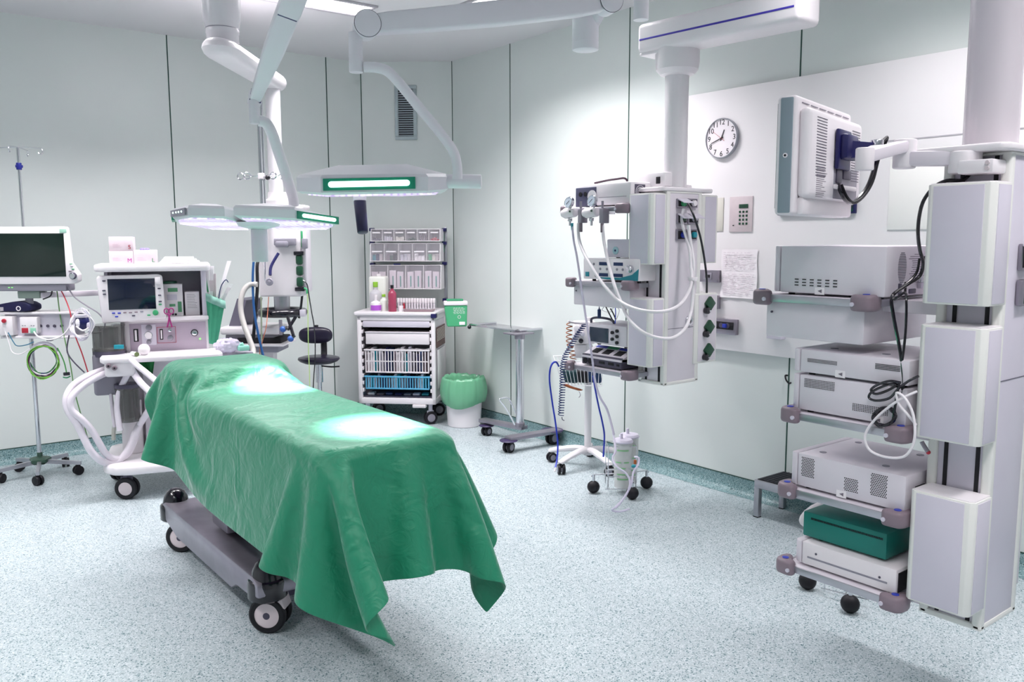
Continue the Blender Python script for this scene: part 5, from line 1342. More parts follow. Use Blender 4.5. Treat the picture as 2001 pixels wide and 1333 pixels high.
# vaporiser block and manifold
a, c = FA.y(184, 775, .22), FA.y(236, 690, .22)
B().box((a[0], .22, a[1]), (c[0], .40, c[1]), .02, 3).ob('ventilator_block', greyp, t)
a, c = FA.y(205, 738, .06), FA.y(262, 700, .06)
b = B().box((a[0], .05, a[1]), (c[0], .14, c[1]), .018, 3); b.ob('circuit_manifold', white, t)
for x, y in ((212, 715), (224, 719)):
    g = FA.y(x, y, .045); o_ = B().cyl((g[0], .05, g[1]), (g[0], .03, g[1]), .014, seg=18, bev=.002).ob('port_cap', mauve, t); B().cyl((g[0], .03, g[1]), (g[0], .027, g[1]), .006, seg=12).ob('cap_screw', inkblk, o_)
hx = [FA.w(190, 694, 5.22), FA.w(196, 699, 5.2), FA.w(206, 697, 5.2), FA.w(220, 694, 5.2), FA.w(238, 700, 5.2), FA.w(250, 707, 5.2)]
B().tube(hx, .017, 12, 6).ob('elbow_pipe', white, t)
# things on the worktop and hoses (things of their own)
def on_top(px, py, k): p = FA.y(px, py, k); return p
def world(fr, x, y, z): v = fr.M.T@np.array([x, y, 0])+fr.o; return Vector((v[0], v[1], z))
p = FA.z(282, 694, ZWT); o_ = world(FA, p[0], p[1], ZWT)
thing(B().ball(Vector((0, 0, .034)), .034, seg=28), 'white_ball', white, 'white ball lying on the anaesthesia worktop', 'ball', loc=None).location = o_
p = FA.z(267, 697, ZWT); o_ = world(FA, p[0], p[1], ZWT)
t2 = T('sample_tube', 'small white tube with an olive cap on the anaesthesia worktop', 'cap', loc=o_)
B().cyl((0, 0, .014), (-.01, .06, .014), .013, seg=20, bev=.002).ob('tube', ivory, t2); B().cyl((.0, .0, .014), (.001, -.008, .014), .0135, seg=20).ob('cap_face', M('olive', '7c8a5e', .4), t2)
p = FA.z(266, 688, ZWT+.0); o_ = world(FA, p[0], p[1]+.06, ZWT)
thing(B().box((-.012, -.01, 0), (.012, .01, .05), .003).cyl((0, 0, .05), (0, 0, .065), .008, seg=14), 'small_bottle', ivory, 'small white bottle standing by the gas gauges', 'bottle').location = o_
q = FA.w(240, 686, 5.22)
wq = world(FA, q[0], q[1], q[2])
t2 = T('valve_knob', 'yellow and orange valve knob on the breathing circuit', 'knob', loc=wq)
B().cyl((-.022, 0, -.008), (.0, 0, .006), .021, seg=24, bev=.004).ob('knob_cap', M('yellow_cap', 'c2b13d', .4), t2); B().cyl((0, 0, .006), (.010, 0, .012), .022, seg=24, bev=.002).ob('orange_ring', M('orange_ring', 'd0683a', .4), t2)
B().cyl((-.022, 0, -.008), (-.05, 0, -.03), .014, seg=18, bev=.002).ob('valve_neck', chrome, t2)
# breathing hoses
hs = M('breathing_hose', 'e4dde6', .4, var=.02)
hose('breathing_hose', 'outermost white breathing hose bulging far left and resting on the platform', [(222, 716, 5.15), (200, 724, 5.1), (168, 737, 5.0), (142, 755, 4.95), (130, 778, 4.92), (133, 802, 4.92), (150, 828, 4.93), (164, 856, 4.95), (178, 882, 4.97), (196, 900, 5.02), (215, 905, 5.08), (236, 897, 5.12), (254, 872, 5.15), (266, 842, 5.18), (282, 815, 5.2), (300, 795, 5.0), (330, 790, 4.6), (350, 800, 4.35)], .021, hs, cat='hose', seg=14)
hose('breathing_hose', 'inner white breathing hose running beside the outermost one onto the platform', [(222, 724, 5.12), (196, 734, 5.02), (165, 752, 4.95), (141, 775, 4.9), (140, 800, 4.9), (160, 820, 4.93), (180, 842, 4.97), (195, 868, 5.0), (208, 888, 5.05), (226, 897, 5.1), (248, 889, 5.15), (262, 862, 5.18), (272, 832, 5.2), (292, 804, 5.05), (325, 785, 4.65), (350, 785, 4.4)], .0195, hs, cat='hose', seg=14)
hose('breathing_hose', 'white breathing hose dropping in front of the smoked canister', [(256, 716, 5.1), (246, 738, 5.1), (235, 762, 5.1), (229, 792, 5.1), (232, 825, 5.1), (235, 842, 5.1)], .018, hs, cat='hose', seg=14)
hose('breathing_hose', 'thin white hose hanging down left of the smoked canister', [(213, 730, 5.15), (216, 765, 5.15), (220, 800, 5.15), (224, 835, 5.15)], .011, hs, cat='hose', seg=12)
hose('breathing_hose', 'white breathing hose crossing from the manifold down to the head of the table', [(252, 710, 5.08), (262, 730, 5.05), (275, 748, 5.0), (290, 763, 4.95), (302, 775, 4.85), (330, 790, 4.6), (350, 790, 4.38)], .0195, hs, cat='hose', seg=14)
hose('breathing_hose', 'upper white breathing hose passing under the worktop edge to the table', [(256, 704, 5.0), (270, 716, 4.97), (285, 728, 4.93), (302, 742, 4.85), (330, 765, 4.6), (352, 775, 4.4)], .017, hs, cat='hose', seg=14)
hose('face_mask_tube', 'pale green translucent mask connector on the manifold', [(238, 700, 5.05), (246, 715, 5.04), (256, 727, 5.04)], [.012, .017, .028, .03], M('pale_green_plastic', 'b5d6cb', .25, alpha=.9), cat='connector', seg=14)
hose('drain_hose', 'short grey-green hose end behind the platform', [(224, 828, 5.5), (222, 845, 5.5), (222, 860, 5.5)], .013, M('greyish_hose', 'b9bcb4', .5), cat='hose')
# green cloth hanging under the worktop
p0, p1, p2 = FA.w(258, 706, 5.2), FA.w(302, 704, 5.2), FA.w(298, 736, 5.2)
rows = []
for i in range(9):
    u_ = i/8; rows.append([tuple(Vector(p0).lerp(Vector(p1), v).lerp(Vector(p2), u_)+Vector((0, .012*math.sin(v*14+u_*2), 0))) for v in [j/12 for j in range(13)]])
o_ = world(FA, 0, 0, 0)
b = B().grid(rows); o2 = b.ob('green_cloth', M('dark_green_cloth', '126b34', .8, bump=.2), None); o2.location = FA.o; o2.rotation_euler = (0, 0, FA.a); o2.modifiers.new('s', 'SOLIDIFY').thickness = .002
tag(o2, 'dark green cloth tucked under the anaesthesia worktop', 'cloth')

# glove boxes
bxm = M('glove_box_card', 'e9d6df', .6, var=.03)
def gbox(px0, py0, px1, py1, k, dp, txt, tm, label, z0=None):
    a, c = FA.y(px0, py1, k), FA.y(px1, py0, k); zb_ = a[1] if z0 is None else z0
    o_ = T('glove_box', label, 'box', loc=world(FA, a[0], k, zb_), group='glove boxes on the anaesthesia machine'); o_.rotation_euler = (0, 0, FA.a)
    W_, H_ = c[0]-a[0], c[1]-a[1]
    B().box((0, 0, 0), (W_, dp, H_), .002).ob('carton', bxm, o_)
    text(txt, .035, tm, 'size_letter', o_, (W_-.022, -.0012, .021), (math.pi/2, 0, 0))
    b = B()
    for i in range(3): b.box((.02, -.001, H_*.25+i*.008), (.02+.05-.01*i, 0, H_*.25+.002+i*.008))
    b.ob('print', M('faint_pink_print', 'd9bccb', .8), o_)
    return o_, W_, H_, zb_
g1, w1, h1, zb1 = gbox(214, 489, 260, 515.5, .27, .20, 'M', magenta, 'glove box marked M, under the one marked S', ztop)
g2, w2, h2, zb2_ = gbox(213.5, 461, 259.5, 488.5, .27, .20, 'S', red, 'glove box marked S on top of the stack', zb1+h1+.0005)
g3, w3, h3, zb3 = gbox(262, 488, 306, 515.5, .27, .11, 'L', mgreen, 'glove box marked L with a violet glove poking out', ztop)
b = B()
for i in range(5): b.ball((w3*.35+i*.008, .05+.006*(i % 2), h3+.004), .010, (1.2, 1, .9), 10)
b.ob('glove', M('violet_glove', '8f86e6', .5), g3)
# papers on top
p = FA.y(312, 515, .30); q = FA.y(390, 500, .30)
for i, (nm, lb) in enumerate((('folded_cloth', 'folded white cloth lying lowest on the anaesthesia top shelf'), ('folded_cloth', 'second folded white cloth, on the lowest one'), ('folded_cloth', 'topmost folded white cloth on the anaesthesia top shelf'))):
    z = ztop+.0005+i*.013; s_ = .012*i
    rows0 = []
    b = B().box((p[0]+s_, .27+s_, z), (q[0]-s_*1.4, .50-s_, z+.0125), .005, 2)
    o2 = b.ob(nm, M('white_cloth_%d' % i, 'f3eff2', .8, bump=.2, scale=25), None); o2.location = FA.o; o2.rotation_euler = (0, 0, FA.a)
    tag(o2, lb, 'cloth', 'folded cloths on the anaesthesia machine')
# shelf contents
a, c = Ay(321, 622, .33), Ay(356, 555, .33)
zsh = z1+.0255
o_ = T('gas_monitor', 'white boxed instrument with green labels inside the machine shelf', 'instrument', loc=world(FA, a[0], .33, zsh)); o_.rotation_euler = (0, 0, FA.a)
W_, H_ = c[0]-a[0], c[1]-zsh
B().box((0, 0, 0), (W_, .18, H_), .005).ob('housing', ivory, o_)
glm = M('green_label', '5a9a72', .5)
for (u0, v0, u1, v1) in ((.25, .76, .75, .88), (.3, .3, .6, .38), (.72, .12, .92, .45)): B().box((W_*u0, -.0015, H_*v0), (W_*u1, 0, H_*v1)).ob('green_label', glm, o_)
B().box((W_*.2, -.002, H_*.5), (W_*.7, 0, H_*.68), .001).ob('window', lilac, o_)
b = B().cyl((W_*.45, -.003, H_*.06), (W_*.45, 0, H_*.06), .007, seg=14).cyl((W_*.6, -.003, H_*.05), (W_*.6, 0, H_*.05), .007, seg=14); b.ob('socket', inkblk, o_)
p = Ay(333, 553, .42); 
o2 = thing(B().cyl((0, 0, 0), (0, 0, .045), .055, seg=28, bev=.006), 'green_canister', M('bottle_green', '1d5a43', .3), 'dark green round tub behind the labelled instrument', 'tub'); o2.location = world(FA, p[0]-.015, .45, c[1]+.0)
o2.location.z = zsh+H_-.03+.0
B().cyl((0, 0, -(zsh+H_-.03-zsh)), (0, 0, 0), .045, seg=24).ob('tub_body', D.materials['bottle_green'], o2)
a, c = Ay(363, 621, .34), Ay(389, 570, .34)
o_ = T('small_carton', 'white printed carton standing right in the machine shelf', 'box', loc=world(FA, a[0], .34, zsh)); o_.rotation_euler = (0, 0, FA.a)
W_, H_ = c[0]-a[0], c[1]-zsh
B().box((0, 0, 0), (W_, .12, H_), .004).ob('carton', ivory, o_)
b = B()
for i in range(9): b.box((W_*.15, -.001, H_*(.88-i*.07)), (W_*random.uniform(.5, .85), 0, H_*(.885-i*.07)+.001))
b.ob('print', ink, o_)
# scissors hanging
P0 = FA.w(330, 608, 5.16); o_ = T('scissors', 'magenta scissors hanging over the gas panel', 'scissors', loc=world(FA, *P0)); o_.rotation_euler = (0, 0, FA.a)
for s_ in (-1, 1):
    b = B().tube([(s_*.014+.013*math.cos(a_), 0, .0+.017*math.sin(a_)) for a_ in [i*math.pi/6 for i in range(12)]], .0035, 8, 2, closed=True); b.ob('handle_ring', M('magenta_plastic', '9a2d74', .4), o_) if s_ < 0 else b.ob('handle_ring', D.materials['magenta_plastic'], o_)
    B().tube([(s_*.008, 0, -.016), (0, 0, -.035), (-s_*.004, 0, -.06), (-s_*.014, 0, -.10)], .0048, 8, 4).ob('blade', D.materials['magenta_plastic'], o_)
# green pouch with catheters
FPo = Fr(*world(FA, xB+.05, kc+.02, 0)[:2], -17)
py = lambda px, y_: FPo.y(px, y_, 0)
o_ = T('green_pouch', 'green cloth pouch of wrapped catheters hanging beside the anaesthesia machine', 'pouch', FPo)
top = [py(401, 572), py(440, 586)]; bot = [py(405, 668), py(422, 672)]
rows = []
for i in range(13):
    v = i/12; xl_ = py(401, 572)[0]*(1-v)+py(404, 668)[0]*v; xr_ = py(440, 588)[0]*(1-v)+py(424, 672)[0]*v
    z_l = py(401, 572)[1]*(1-v)+py(404, 670)[1]*v; z_r = py(440, 588)[1]*(1-v)+py(424, 674)[1]*v
    xm, hw_, hd = (xl_+xr_)/2, (xr_-xl_)/2, .045*(1-v*.7)+.006
    rows.append([(xm+hw_*math.cos(a_)*(1+.05*math.sin(5*a_)), -hd*math.sin(a_)*(1+.15*math.sin(7*a_)), (z_l+z_r)/2+(z_r-z_l)/2*math.cos(a_)) for a_ in [k*2*math.pi/28 for k in range(29)]])
b = B().grid(rows); q_ = b.ob('pouch_cloth', green, o_, sharp=180); q_.modifiers.new('s', 'SOLIDIFY').thickness = .003
rows = [[(p[0]+(p[0]-0)*.0, p[1]*1.12, p[2]+.0) for p in rows[0]], [(p[0], p[1]*1.15, p[2]-.05) for p in rows[0]]]
b = B().grid(rows); q_ = b.ob('pouch_cuff', M('pale_green_cloth', '86b5a8', .8), o_, sharp=180); q_.modifiers.new('s', 'SOLIDIFY').thickness = .004
cath = [((407, 590), (405, 527), .010, ivory), ((413, 590), (414, 520), .012, paper), ((420, 590), (419, 535), .010, pinkm), ((424, 592), (448, 510), .013, paper), ((430, 592), (452, 555), .014, glass), ((418, 590), (412, 548), .014, pinkm), ((434, 592), (447, 562), .012, ivory), ((410, 585), (401, 545), .006, mgreen)]
lbs = ['leftmost white', 'tall white', 'pink', 'tallest, leaning white', 'clear', 'broad pink', 'short ivory', 'green tipped']
for (a, c, r_, m_), lb in zip(cath, lbs):
    p, q = Vector(world(FPo, *FPo.on(*a, 1, 0))), Vector(world(FPo, *FPo.on(*c, 1, -.01)))
    d = (q-p); s_ = Vector((math.cos(-YAW), math.sin(-YAW), 0))
    b = B(); f = Vector((-s_.y, s_.x, 0))*.003
    n_ = s_*r_; b.hull([p-n_*.7-f, p+n_*.7-f, q+n_-f, q-n_-f], [p-n_*.7+f, p+n_*.7+f, q+n_+f, q-n_+f])
    thing(b, 'wrapped_catheter', m_, lb+' wrapped catheter in the green pouch', 'catheter', 'wrapped catheters in the green pouch', loc=p)
p = [world(FPo, *FPo.on(x, y, 1, -.02)) for x, y in ((427, 585), (432, 560), (441, 547), (446, 552))]
thing(B().tube(p, .003, 8, 5), 'blue_tube', dblue, 'thin dark blue tube curling out of the green pouch', 'tube', loc=p[0])
# crumpled plastic bag on the worktop end
c0 = Vector(WF.w(444, 676, 5.35)); b = B().ball((0, 0, 0), 1, (.085, .06, .048), 26)
rn = random.Random(5)
for v in b.bm.verts: v.co *= rn.uniform(.82, 1.14)
o2 = thing(b, 'plastic_bag', M('crumpled_film', 'cfc8de', .12, alpha=.62, coat=.5), 'crumpled clear plastic bag right of the anaesthesia worktop', 'bag'); o2.location = c0
q = Vector(WF.w(474, 680, 5.35)); o2 = thing(B().box((-.03, -.02, -.018), (.04, .02, .016), .008).cyl((.0, 0, .012), (-.01, 0, .03), .014, seg=18, bev=.002), 'green_connector', M('mint_plastic', '8fd0bd', .3), 'mint green plastic connector beside the clear plastic bag', 'connector'); o2.location = q
o2 = thing(B().box((-.17, -.05, -.02), (.10, .12, 0), .006), 'side_tray', greyp, 'grey tray holding the plastic bag at the head of the table', 'tray'); o2.location = c0+Vector((.05, 0, -.045))
# oxygen / machine extra cables
# ---------- patient monitor on the machine arm
q = Vector(WF.w(60, 510, 5.05)); FM2 = Fr(q.x, q.y, VIEW)
m2 = lambda px, py, k=0: FM2.y(px, py, k)
t = T('patient_monitor', 'wide white patient monitor with a dark glossy screen at the left edge', 'monitor', FM2)
xl_, xr_ = m2(-22, 500)[0], m2(135, 500)[0]; zt_, zb_ = m2(60, 443)[1], m2(60, 556)[1]
b = B().prism([(xl_, zb_), (xr_+.01, zb_+.002), (xr_+.045, zb_+.02), (xr_+.045, zb_+.06), (xr_+.0, zb_+.13), (xr_-.012, zt_-.01), (xr_-.02, zt_), (xl_, zt_)], 1, 0, .05, .012, 3); bo = b.ob('bezel', white, t)
p, q = m2(-14, 541, 0), m2(124, 456, 0)
B().box((p[0], -.003, p[1]), (q[0], .003, q[1]), .001).ob('screen', screeng, t)
p = m2(126, 452); B().box((p[0]-.03, -.002, p[1]-.01), (p[0]+.012, .0, p[1]+.014), .002).ob('green_corner', M('mint_corner', '9fc9b8', .4), t)
p = m2(144, 539); B().cyl((p[0], 0, p[1]), (p[0], -.018, p[1]), .0205, seg=28, bev=.003).ob('dial_ring', dgrey, t); B().cyl((p[0], -.018, p[1]), (p[0], -.022, p[1]), .017, seg=24, bev=.002).ob('dial', chrome, t)
for (x, y, m_) in ((139, 516, mgreen), (141, 521, greyp), (143, 526, mgreen), (137, 530, mauve)): p = m2(x, y); B().box((p[0]-.009, -.003, p[1]-.003), (p[0]+.009, 0, p[1]+.003), .001).ob('key', m_, t)
p, q = m2(-20, 569, .03), m2(132, 555, .03); B().box((p[0], .01, p[1]), (q[0], .12, q[1]), .008).ob('rear_base', greyp, t)
p, q = m2(38, 583, .05), m2(80, 568, .05); B().box((p[0], .03, p[1]), (q[0], .12, q[1]), .006).ob('mount_block', M('sage_block', '88968e', .4), t)
p, q = m2(48, 594, .07), m2(65, 580, .07); B().cyl(((p[0]+q[0])/2, .075, p[1]), ((p[0]+q[0])/2, .075, q[1]), .022, seg=24).ob('mount_post', greyp, t)
for x in (18, 24): p = m2(x, 562, .01); B().box((p[0]-.004, .006, p[1]-.002), (p[0]+.004, .012, p[1]+.002)).ob('indicator', D.materials['lit_green'], t)
a, c = Vector(WF.w(78, 577, 5.12)), Vector(WF.w(198, 572, 5.50))
b = B(); bar(b, (0, 0, 0), c-a, .035, .035, .006); bar(b, c-a+Vector((-.02, -.02, -.02)), c-a+Vector((-.02, -.02, -.09)), .05, .04, .006)
thing(b, 'monitor_bracket', lilac2, 'horizontal grey bracket between the patient monitor and the anaesthesia machine', 'bracket').location = a

# ---------- drip stand
hb = WF.z(78, 897, .115); pt = Vector((hb[0], hb[1], 0))
t = T('drip_stand', 'tall chrome drip stand with hooks on top, behind the patient monitor', 'drip stand', loc=pt)
zt_ = Fr(pt.x, pt.y, VIEW).y(42, 288, 0)[1]
B().cyl((0, 0, .12), (0, 0, 1.35), .0135, seg=24, bev=.002).ob('lower_pole', chrome, t)
B().cyl((0, 0, 1.3), (0, 0, zt_), .0085, seg=20).ob('upper_pole', chrome, t)
zc_ = Fr(pt.x, pt.y, VIEW).y(43, 325, 0)[1]
b = B().cyl((0, 0, zc_-.022), (0, 0, zc_+.022), .016, seg=20, bev=.003).cyl((-.02, 0, zc_), (.022, 0, zc_), .009, seg=14, bev=.002); b.ob('blue_clamp', M('blue_clamp', '1d237f', .4), t)
for a_ in (0.1, 1.7, 3.3, 4.9):
    d = Vector((math.cos(a_-YAW), math.sin(a_-YAW), 0)); L = .135
    pts = [Vector((0, 0, zt_)), Vector((0, 0, zt_))+d*.05, Vector((0, 0, zt_-.006))+d*L]+[Vector((0, 0, zt_-.006))+d*(L+.014*math.sin(k*.7))+Vector((0, 0, -.018*(1-math.cos(k*.7)))) for k in range(1, 7)]
    B().tube(pts, .0032, 8, 4).ob('hook', chrome, t)
b = B().lathe([(0, .085), (.05, .085), (.068, .10), (.068, .118), (.05, .128), (.018, .135), (.018, .16), (0, .16)], None, 5); b.ob('base_hub', M('dark_sage_hub', '3c5a4c', .4), t)
tips = [(151, 905), (143, 914), (20, 930), (-22, 925), (150, 896)]
ends = [WF.z(138, 928, 0), WF.z(16, 946, 0), WF.z(170, 902, 0)]
cang = [math.atan2(e[1]-pt.y, e[0]-pt.x) for e in ends]
base_a = cang[0]
for i in range(5):
    a_ = base_a+i*2*math.pi/5; c_, s_ = math.cos(a_), math.sin(a_); Lg = .235
    B().hull([(.03, .012, .085), (.03, -.012, .085), (.03, -.012, .113), (.03, .012, .113)], [(Lg+.02, .010, .068), (Lg+.02, -.010, .068), (Lg+.02, -.010, .090), (Lg+.02, .010, .090)]).xf(Matrix.Rotation(a_, 4, 'Z')).ob('base_leg', alu, t)
    caster(t, c_*Lg, s_*Lg, .031, .017, a_+.7, hub=black, top=.006)
# ---------- module rack on the stand
q = Vector(WF.w(90, 640, 5.15)); FR2 = Fr(q.x, q.y, VIEW); r2 = lambda px, py, k=0: FR2.y(px, py, k)
t = T('module_rack', 'white rack of plug-in monitoring modules below the patient monitor', 'module rack', FR2)
p, q = r2(8, 658), r2(138, 611); b = B().box((p[0], .02, p[1]), (q[0], .16, q[1]), .006); b.ob('rack_case', lilac, t)
b = B().box((p[0]-.02, -.01, q[1]-.01), (q[0]+.03, .17, q[1]+.006), .006).box((p[0]-.02, -.01, p[1]-.012), (q[0]+.03, .17, p[1]+.004), .006); b.ob('rack_rail', white, t)
p, q = r2(-2, 655), r2(29, 618); o_ = B().box((p[0], -.03, p[1]), (q[0], .14, q[1]), .005).ob('module', ivory, t)
p = r2(9, 627, -.03); B().cyl((p[0], -.03, p[1]), (p[0], -.045, p[1]), .012, seg=18, bev=.002).ob('red_port', red, o_)
for x0_, x1_ in ((40, 57), (57, 72)):
    p, q = r2(x0_, 652, -.02), r2(x1_, 620, -.02); o_ = B().box((p[0], -.02, p[1]), (q[0]-.001, .14, q[1]), .004).ob('module', white, t)
    p, q = r2(x0_+3, 651, -.02), r2(x1_-2, 641, -.02); B().box((p[0], -.023, p[1]), (q[0], -.019, q[1]), .002).ob('module_port', red if x0_ == 40 else M('mint_port', '8fcdb0', .4), o_)
    p = r2(x0_+3, 637, -.02); b = B()
    for i in range(2): b.box((p[0]+i*.015, -.0212, p[1]), (p[0]+.008+i*.015, -.0195, p[1]+.004))
    b.ob('module_print', ink, o_)
for x in (80, 94, 107, 121):
    p = r2(x, 637, .02); B().cyl((p[0], .02, p[1]), (p[0], .012, p[1]), .009, seg=18, bev=.001).ob('socket', dgrey, t)
b = B().cyl((.0, .08, r2(75, 700)[1]), (.0, .08, r2(75, 655)[1]), .0, seg=4) if False else B()
p = r2(70, 700, .08); q = r2(97, 657, .08)
b.box((q[0]-.014, .06, q[1]-.03), (q[0]+.014, .10, q[1]), .004); b.ob('rack_stem', greyp, t)
bw = r2(68, 650)[0]
pw = FR2.M@(np.array([pt.x, pt.y, 0])-FR2.o)
B().box((min(bw, pw[0])-.02, .10, r2(60, 652)[1]), (max(bw, pw[0])+.02, pw[1]+.02, r2(60, 640)[1]), .004).ob('pole_clamp', satin, t)
pa = B().tube([(FR2.y(px_, py_, .03)[0], .03, FR2.y(px_, py_, .03)[1]) for px_, py_ in ((62, 690), (68, 677), (84, 671), (102, 676), (110, 688))], .012, 10, 5); pa.ob('cable_hook', lilac, t)
# blue cuff on the rack
p, q = r2(4, 617, .06), r2(75, 595, .06); zr = r2(60, 611)[1]+.007
o_ = T('pressure_cuff', 'rolled navy blood pressure cuff on top of the module rack', 'cuff', loc=world(FR2, p[0], .05, zr)); o_.rotation_euler = (0, 0, FR2.a-.06)
W_ = q[0]-p[0]
b = B().prism([(0, .0), (.0, .028), (.03, .045), (W_*.55, .062), (W_*.85, .058), (W_, .04), (W_, .01), (W_*.9, 0)], 1, -.06, .06, .010, 3); b.ob('cuff_roll', M('navy_cloth', '14123f', .7, var=.1), o_)
b = B()
for i in range(4): b.box((-.004, -.062-.0, .006+i*.006), (.06, -.058, .009+i*.006), .001)
b.ob('white_edge', paper, o_)
b = B().lathe([(.010, 0), (.015, 0), (.015, .002), (.010, .002)], Matrix.Translation((W_*.68, -.061, .02))@Matrix.Rotation(math.pi/2, 4, 'X'), 24).tube([(W_*.45, -.058, .045), (W_*.5, -.056, .051), (W_*.56, -.058, .045), (W_*.62, -.056, .051)], .002, 6, 4); b.ob('printed_symbol', paper, o_)
# coiled leads
cols = [(M('green_lead', '3d8a44', .4), 'green'), (dblue, 'dark blue'), (white, 'white'), (M('black_lead_mat', '1c1a2c', .4), 'black'), (M('maroon_lead', '5e2748', .4), 'maroon'), (M('lime_lead', '6fb247', .4), 'light green')]
for i, (m_, lb) in enumerate(cols):
    rn = random.Random(i+2); pts = []
    for k in range(26):
        a_ = k/12*2*math.pi+1.2; rr = 1+rn.uniform(-.08, .08)
        pts.append(WF.w(84+(27+i*.8)*rr*math.cos(a_), 703+(27+i)*rr*math.sin(a_)+i, 5.06-.006*i+.01*math.sin(a_)))
    thing(B().tube(pts, .0032, 6, 3), 'coiled_lead', m_, lb+' coloured lead in the bundle of coils hanging on the drip stand', 'lead', 'coiled leads on the drip stand', loc=pts[0])
hose('lead_end', 'green lead with black and green plugs hanging right of the coils', [(112, 680, 5.05), (120, 695, 5.05), (126, 710, 5.05), (130, 728, 5.05)], .0035, D.materials['green_lead'])
t2 = T('lead_plug', 'black and green plug ends at the tip of the green lead', 'plug', loc=WF.w(130, 730, 5.05)); B().box((-.018, -.01, -.012), (.018, .01, .008), .004).ob('black_plug', blackg, t2); B().tube([(-.02, 0, -.02), (0, 0, -.026), (.02, 0, -.018)], .004, 8, 3).ob('green_plug', mgreen, t2)
hose('white_lead', 'white cable sagging from the module rack to the hanging mask', [(66, 648, 5.0), (75, 658, 5.0), (95, 664, 5.0), (118, 658, 5.0), (134, 642, 5.0), (140, 622, 5.0), (148, 612, 5.0)], .0045, white)
hose('red_hose', 'thin red hose falling from the patient monitor to the platform', [(118, 565, 5.1), (128, 585, 5.1), (137, 610, 5.05), (145, 650, 5.05), (160, 690, 5.05), (172, 728, 5.05)], .0035, red, cat='hose')
hose('green_hose', 'long thin green hose falling beside the red one to the skirting', [(111, 565, 5.15), (118, 620, 5.15), (127, 665, 5.15), (138, 715, 5.15), (146, 765, 5.15), (158, 810, 5.2), (172, 858, 5.3)], .0035, M('leaf_hose', '6c9a60', .4), cat='hose')
hose('grey_cable', 'grey cable arching from the patient monitor to the bellows', [(131, 558, 5.1), (145, 580, 5.1), (170, 598, 5.1), (192, 612, 5.1), (205, 630, 5.1), (200, 646, 5.1), (186, 651, 5.1), (172, 648, 5.1)], .0042, greyp)
hose('grey_cable', 'dark grey cable crossing below the module rack to the manifold', [(135, 655, 5.1), (131, 685, 5.1), (142, 705, 5.1), (165, 728, 5.1)], .0042, dgrey)
hose('black_cable', 'short dark cable curling under the patient monitor bracket', [(102, 565, 5.1), (99, 578, 5.1), (84, 585, 5.1)], .0042, blackg)
hose('teal_lead', 'thin teal lead hanging from the leftmost module', [(16, 650, 5.0), (26, 668, 5.0), (34, 676, 5.0), (52, 674, 5.0), (66, 668, 5.0)], .003, M('teal_lead', '2c6a86', .4), cat='lead')
hose('white_lead', 'white lead looping below the leftmost module', [(10, 648, 5.0), (18, 670, 5.0), (24, 688, 5.0), (40, 692, 5.0), (58, 682, 5.0)], .003, white, cat='lead')
# mask with tubes at the right end of the rack
t2 = T('breathing_mask', 'navy and white breathing bag tangled in clear tubes right of the module rack', 'mask', loc=WF.w(161, 630, 5.0)); t2.rotation_euler = (0, 0, -YAW)
b = B().ball((0, 0, 0), 1, (.042, .035, .050), 20, 0); b.ob('mask_body', M('navy_mask', '151a55', .35), t2)
b = B().ball((-.01, -.026, .0), 1, (.018, .012, .026), 14); b.ob('white_patch', paper, t2)
b = B().lathe([(.02, .03), (.035, .03), (.037, .045), (.02, .05)], None, 22).box((.03, -.02, -.04), (.06, .02, 0), .008); b.ob('mask_rim', lilac, t2)
b = B().tube([(-.03, -.03, .04), (-.05, -.04, .0), (-.045, -.04, -.04)], .006, 8, 4).tube([(-.02, -.035, -.02), (.02, -.04, -.045), (.05, -.03, -.03)], .005, 8, 4); b.ob('mask_strap', white, t2)
for i in range(4):
    rn = random.Random(20+i); pts = []
    for k in range(15): a_ = k/7*2*math.pi; pts.append(WF.w(160+(22-i*2+rn.uniform(-3, 3))*math.cos(a_), 634+(24+i*3+rn.uniform(-3, 3))*math.sin(a_), 4.97+.02*math.sin(a_*2)))
    thing(B().tube(pts, .0032, 6, 4), 'mask_tube', tubec if i % 2 else white, ['outer white tube loop around the navy mask', 'inner clear tube loop around the navy mask', 'second white tube loop around the navy mask', 'longest clear tube loop around the navy mask'][i], 'tube', 'tubes around the navy mask', loc=pts[0])

# ================================================================ back right corner and floor things
# ---------- supply cart with tilt-bin racks
FS = Fr(3.741, 5.867, -44); CW, CD = .662, .47
Sy = lambda px, py, k=0: FS.y(px, py, k)
t = T('supply_cart', 'white supply cart with roll shutter, pull-out baskets and two rack posts', 'cart', FS)
z0, zt_ = .175, Sy(850, 610)[1]
ztop = zt_+.0
b = B()
pw = .035
for (x, y) in ((-CW, 0), (-pw, 0), (-CW, CD-pw), (-pw, CD-pw)): b.box((x, y, z0), (x+pw, y+pw, zt_-.03), .008)
b.box((-CW, 0, z0), (0, CD, z0+.05), .008).box((-CW, 0, zt_-.075), (0, CD, zt_-.03), .006)
b.ob('cart_frame', white, t)
b = B().box((-CW+.01, CD-.012, z0+.04), (-.01, CD-.004, zt_-.05)).box((-CW+.006, .02, z0+.04), (-CW+.014, CD-.01, zt_-.05)).box((-.014, .03, z0+.05), (-.006, CD-.02, zt_-.07)); b.ob('side_panel', lilac2, t)
b = B().box((-CW-.02, -.02, zt_-.032), (.012, CD+.01, zt_), .010, 3); b.ob('cart_top', white, t)
B().box((-CW+.04, .03, z0+.055), (-.04, CD-.02, z0+.062)).ob('cart_floor', dgrey, t)
b = B().box((-.03, -.024, zt_-.05), (.016, .03, zt_-.012), .006); b.ob('corner_bumper', navy, t)
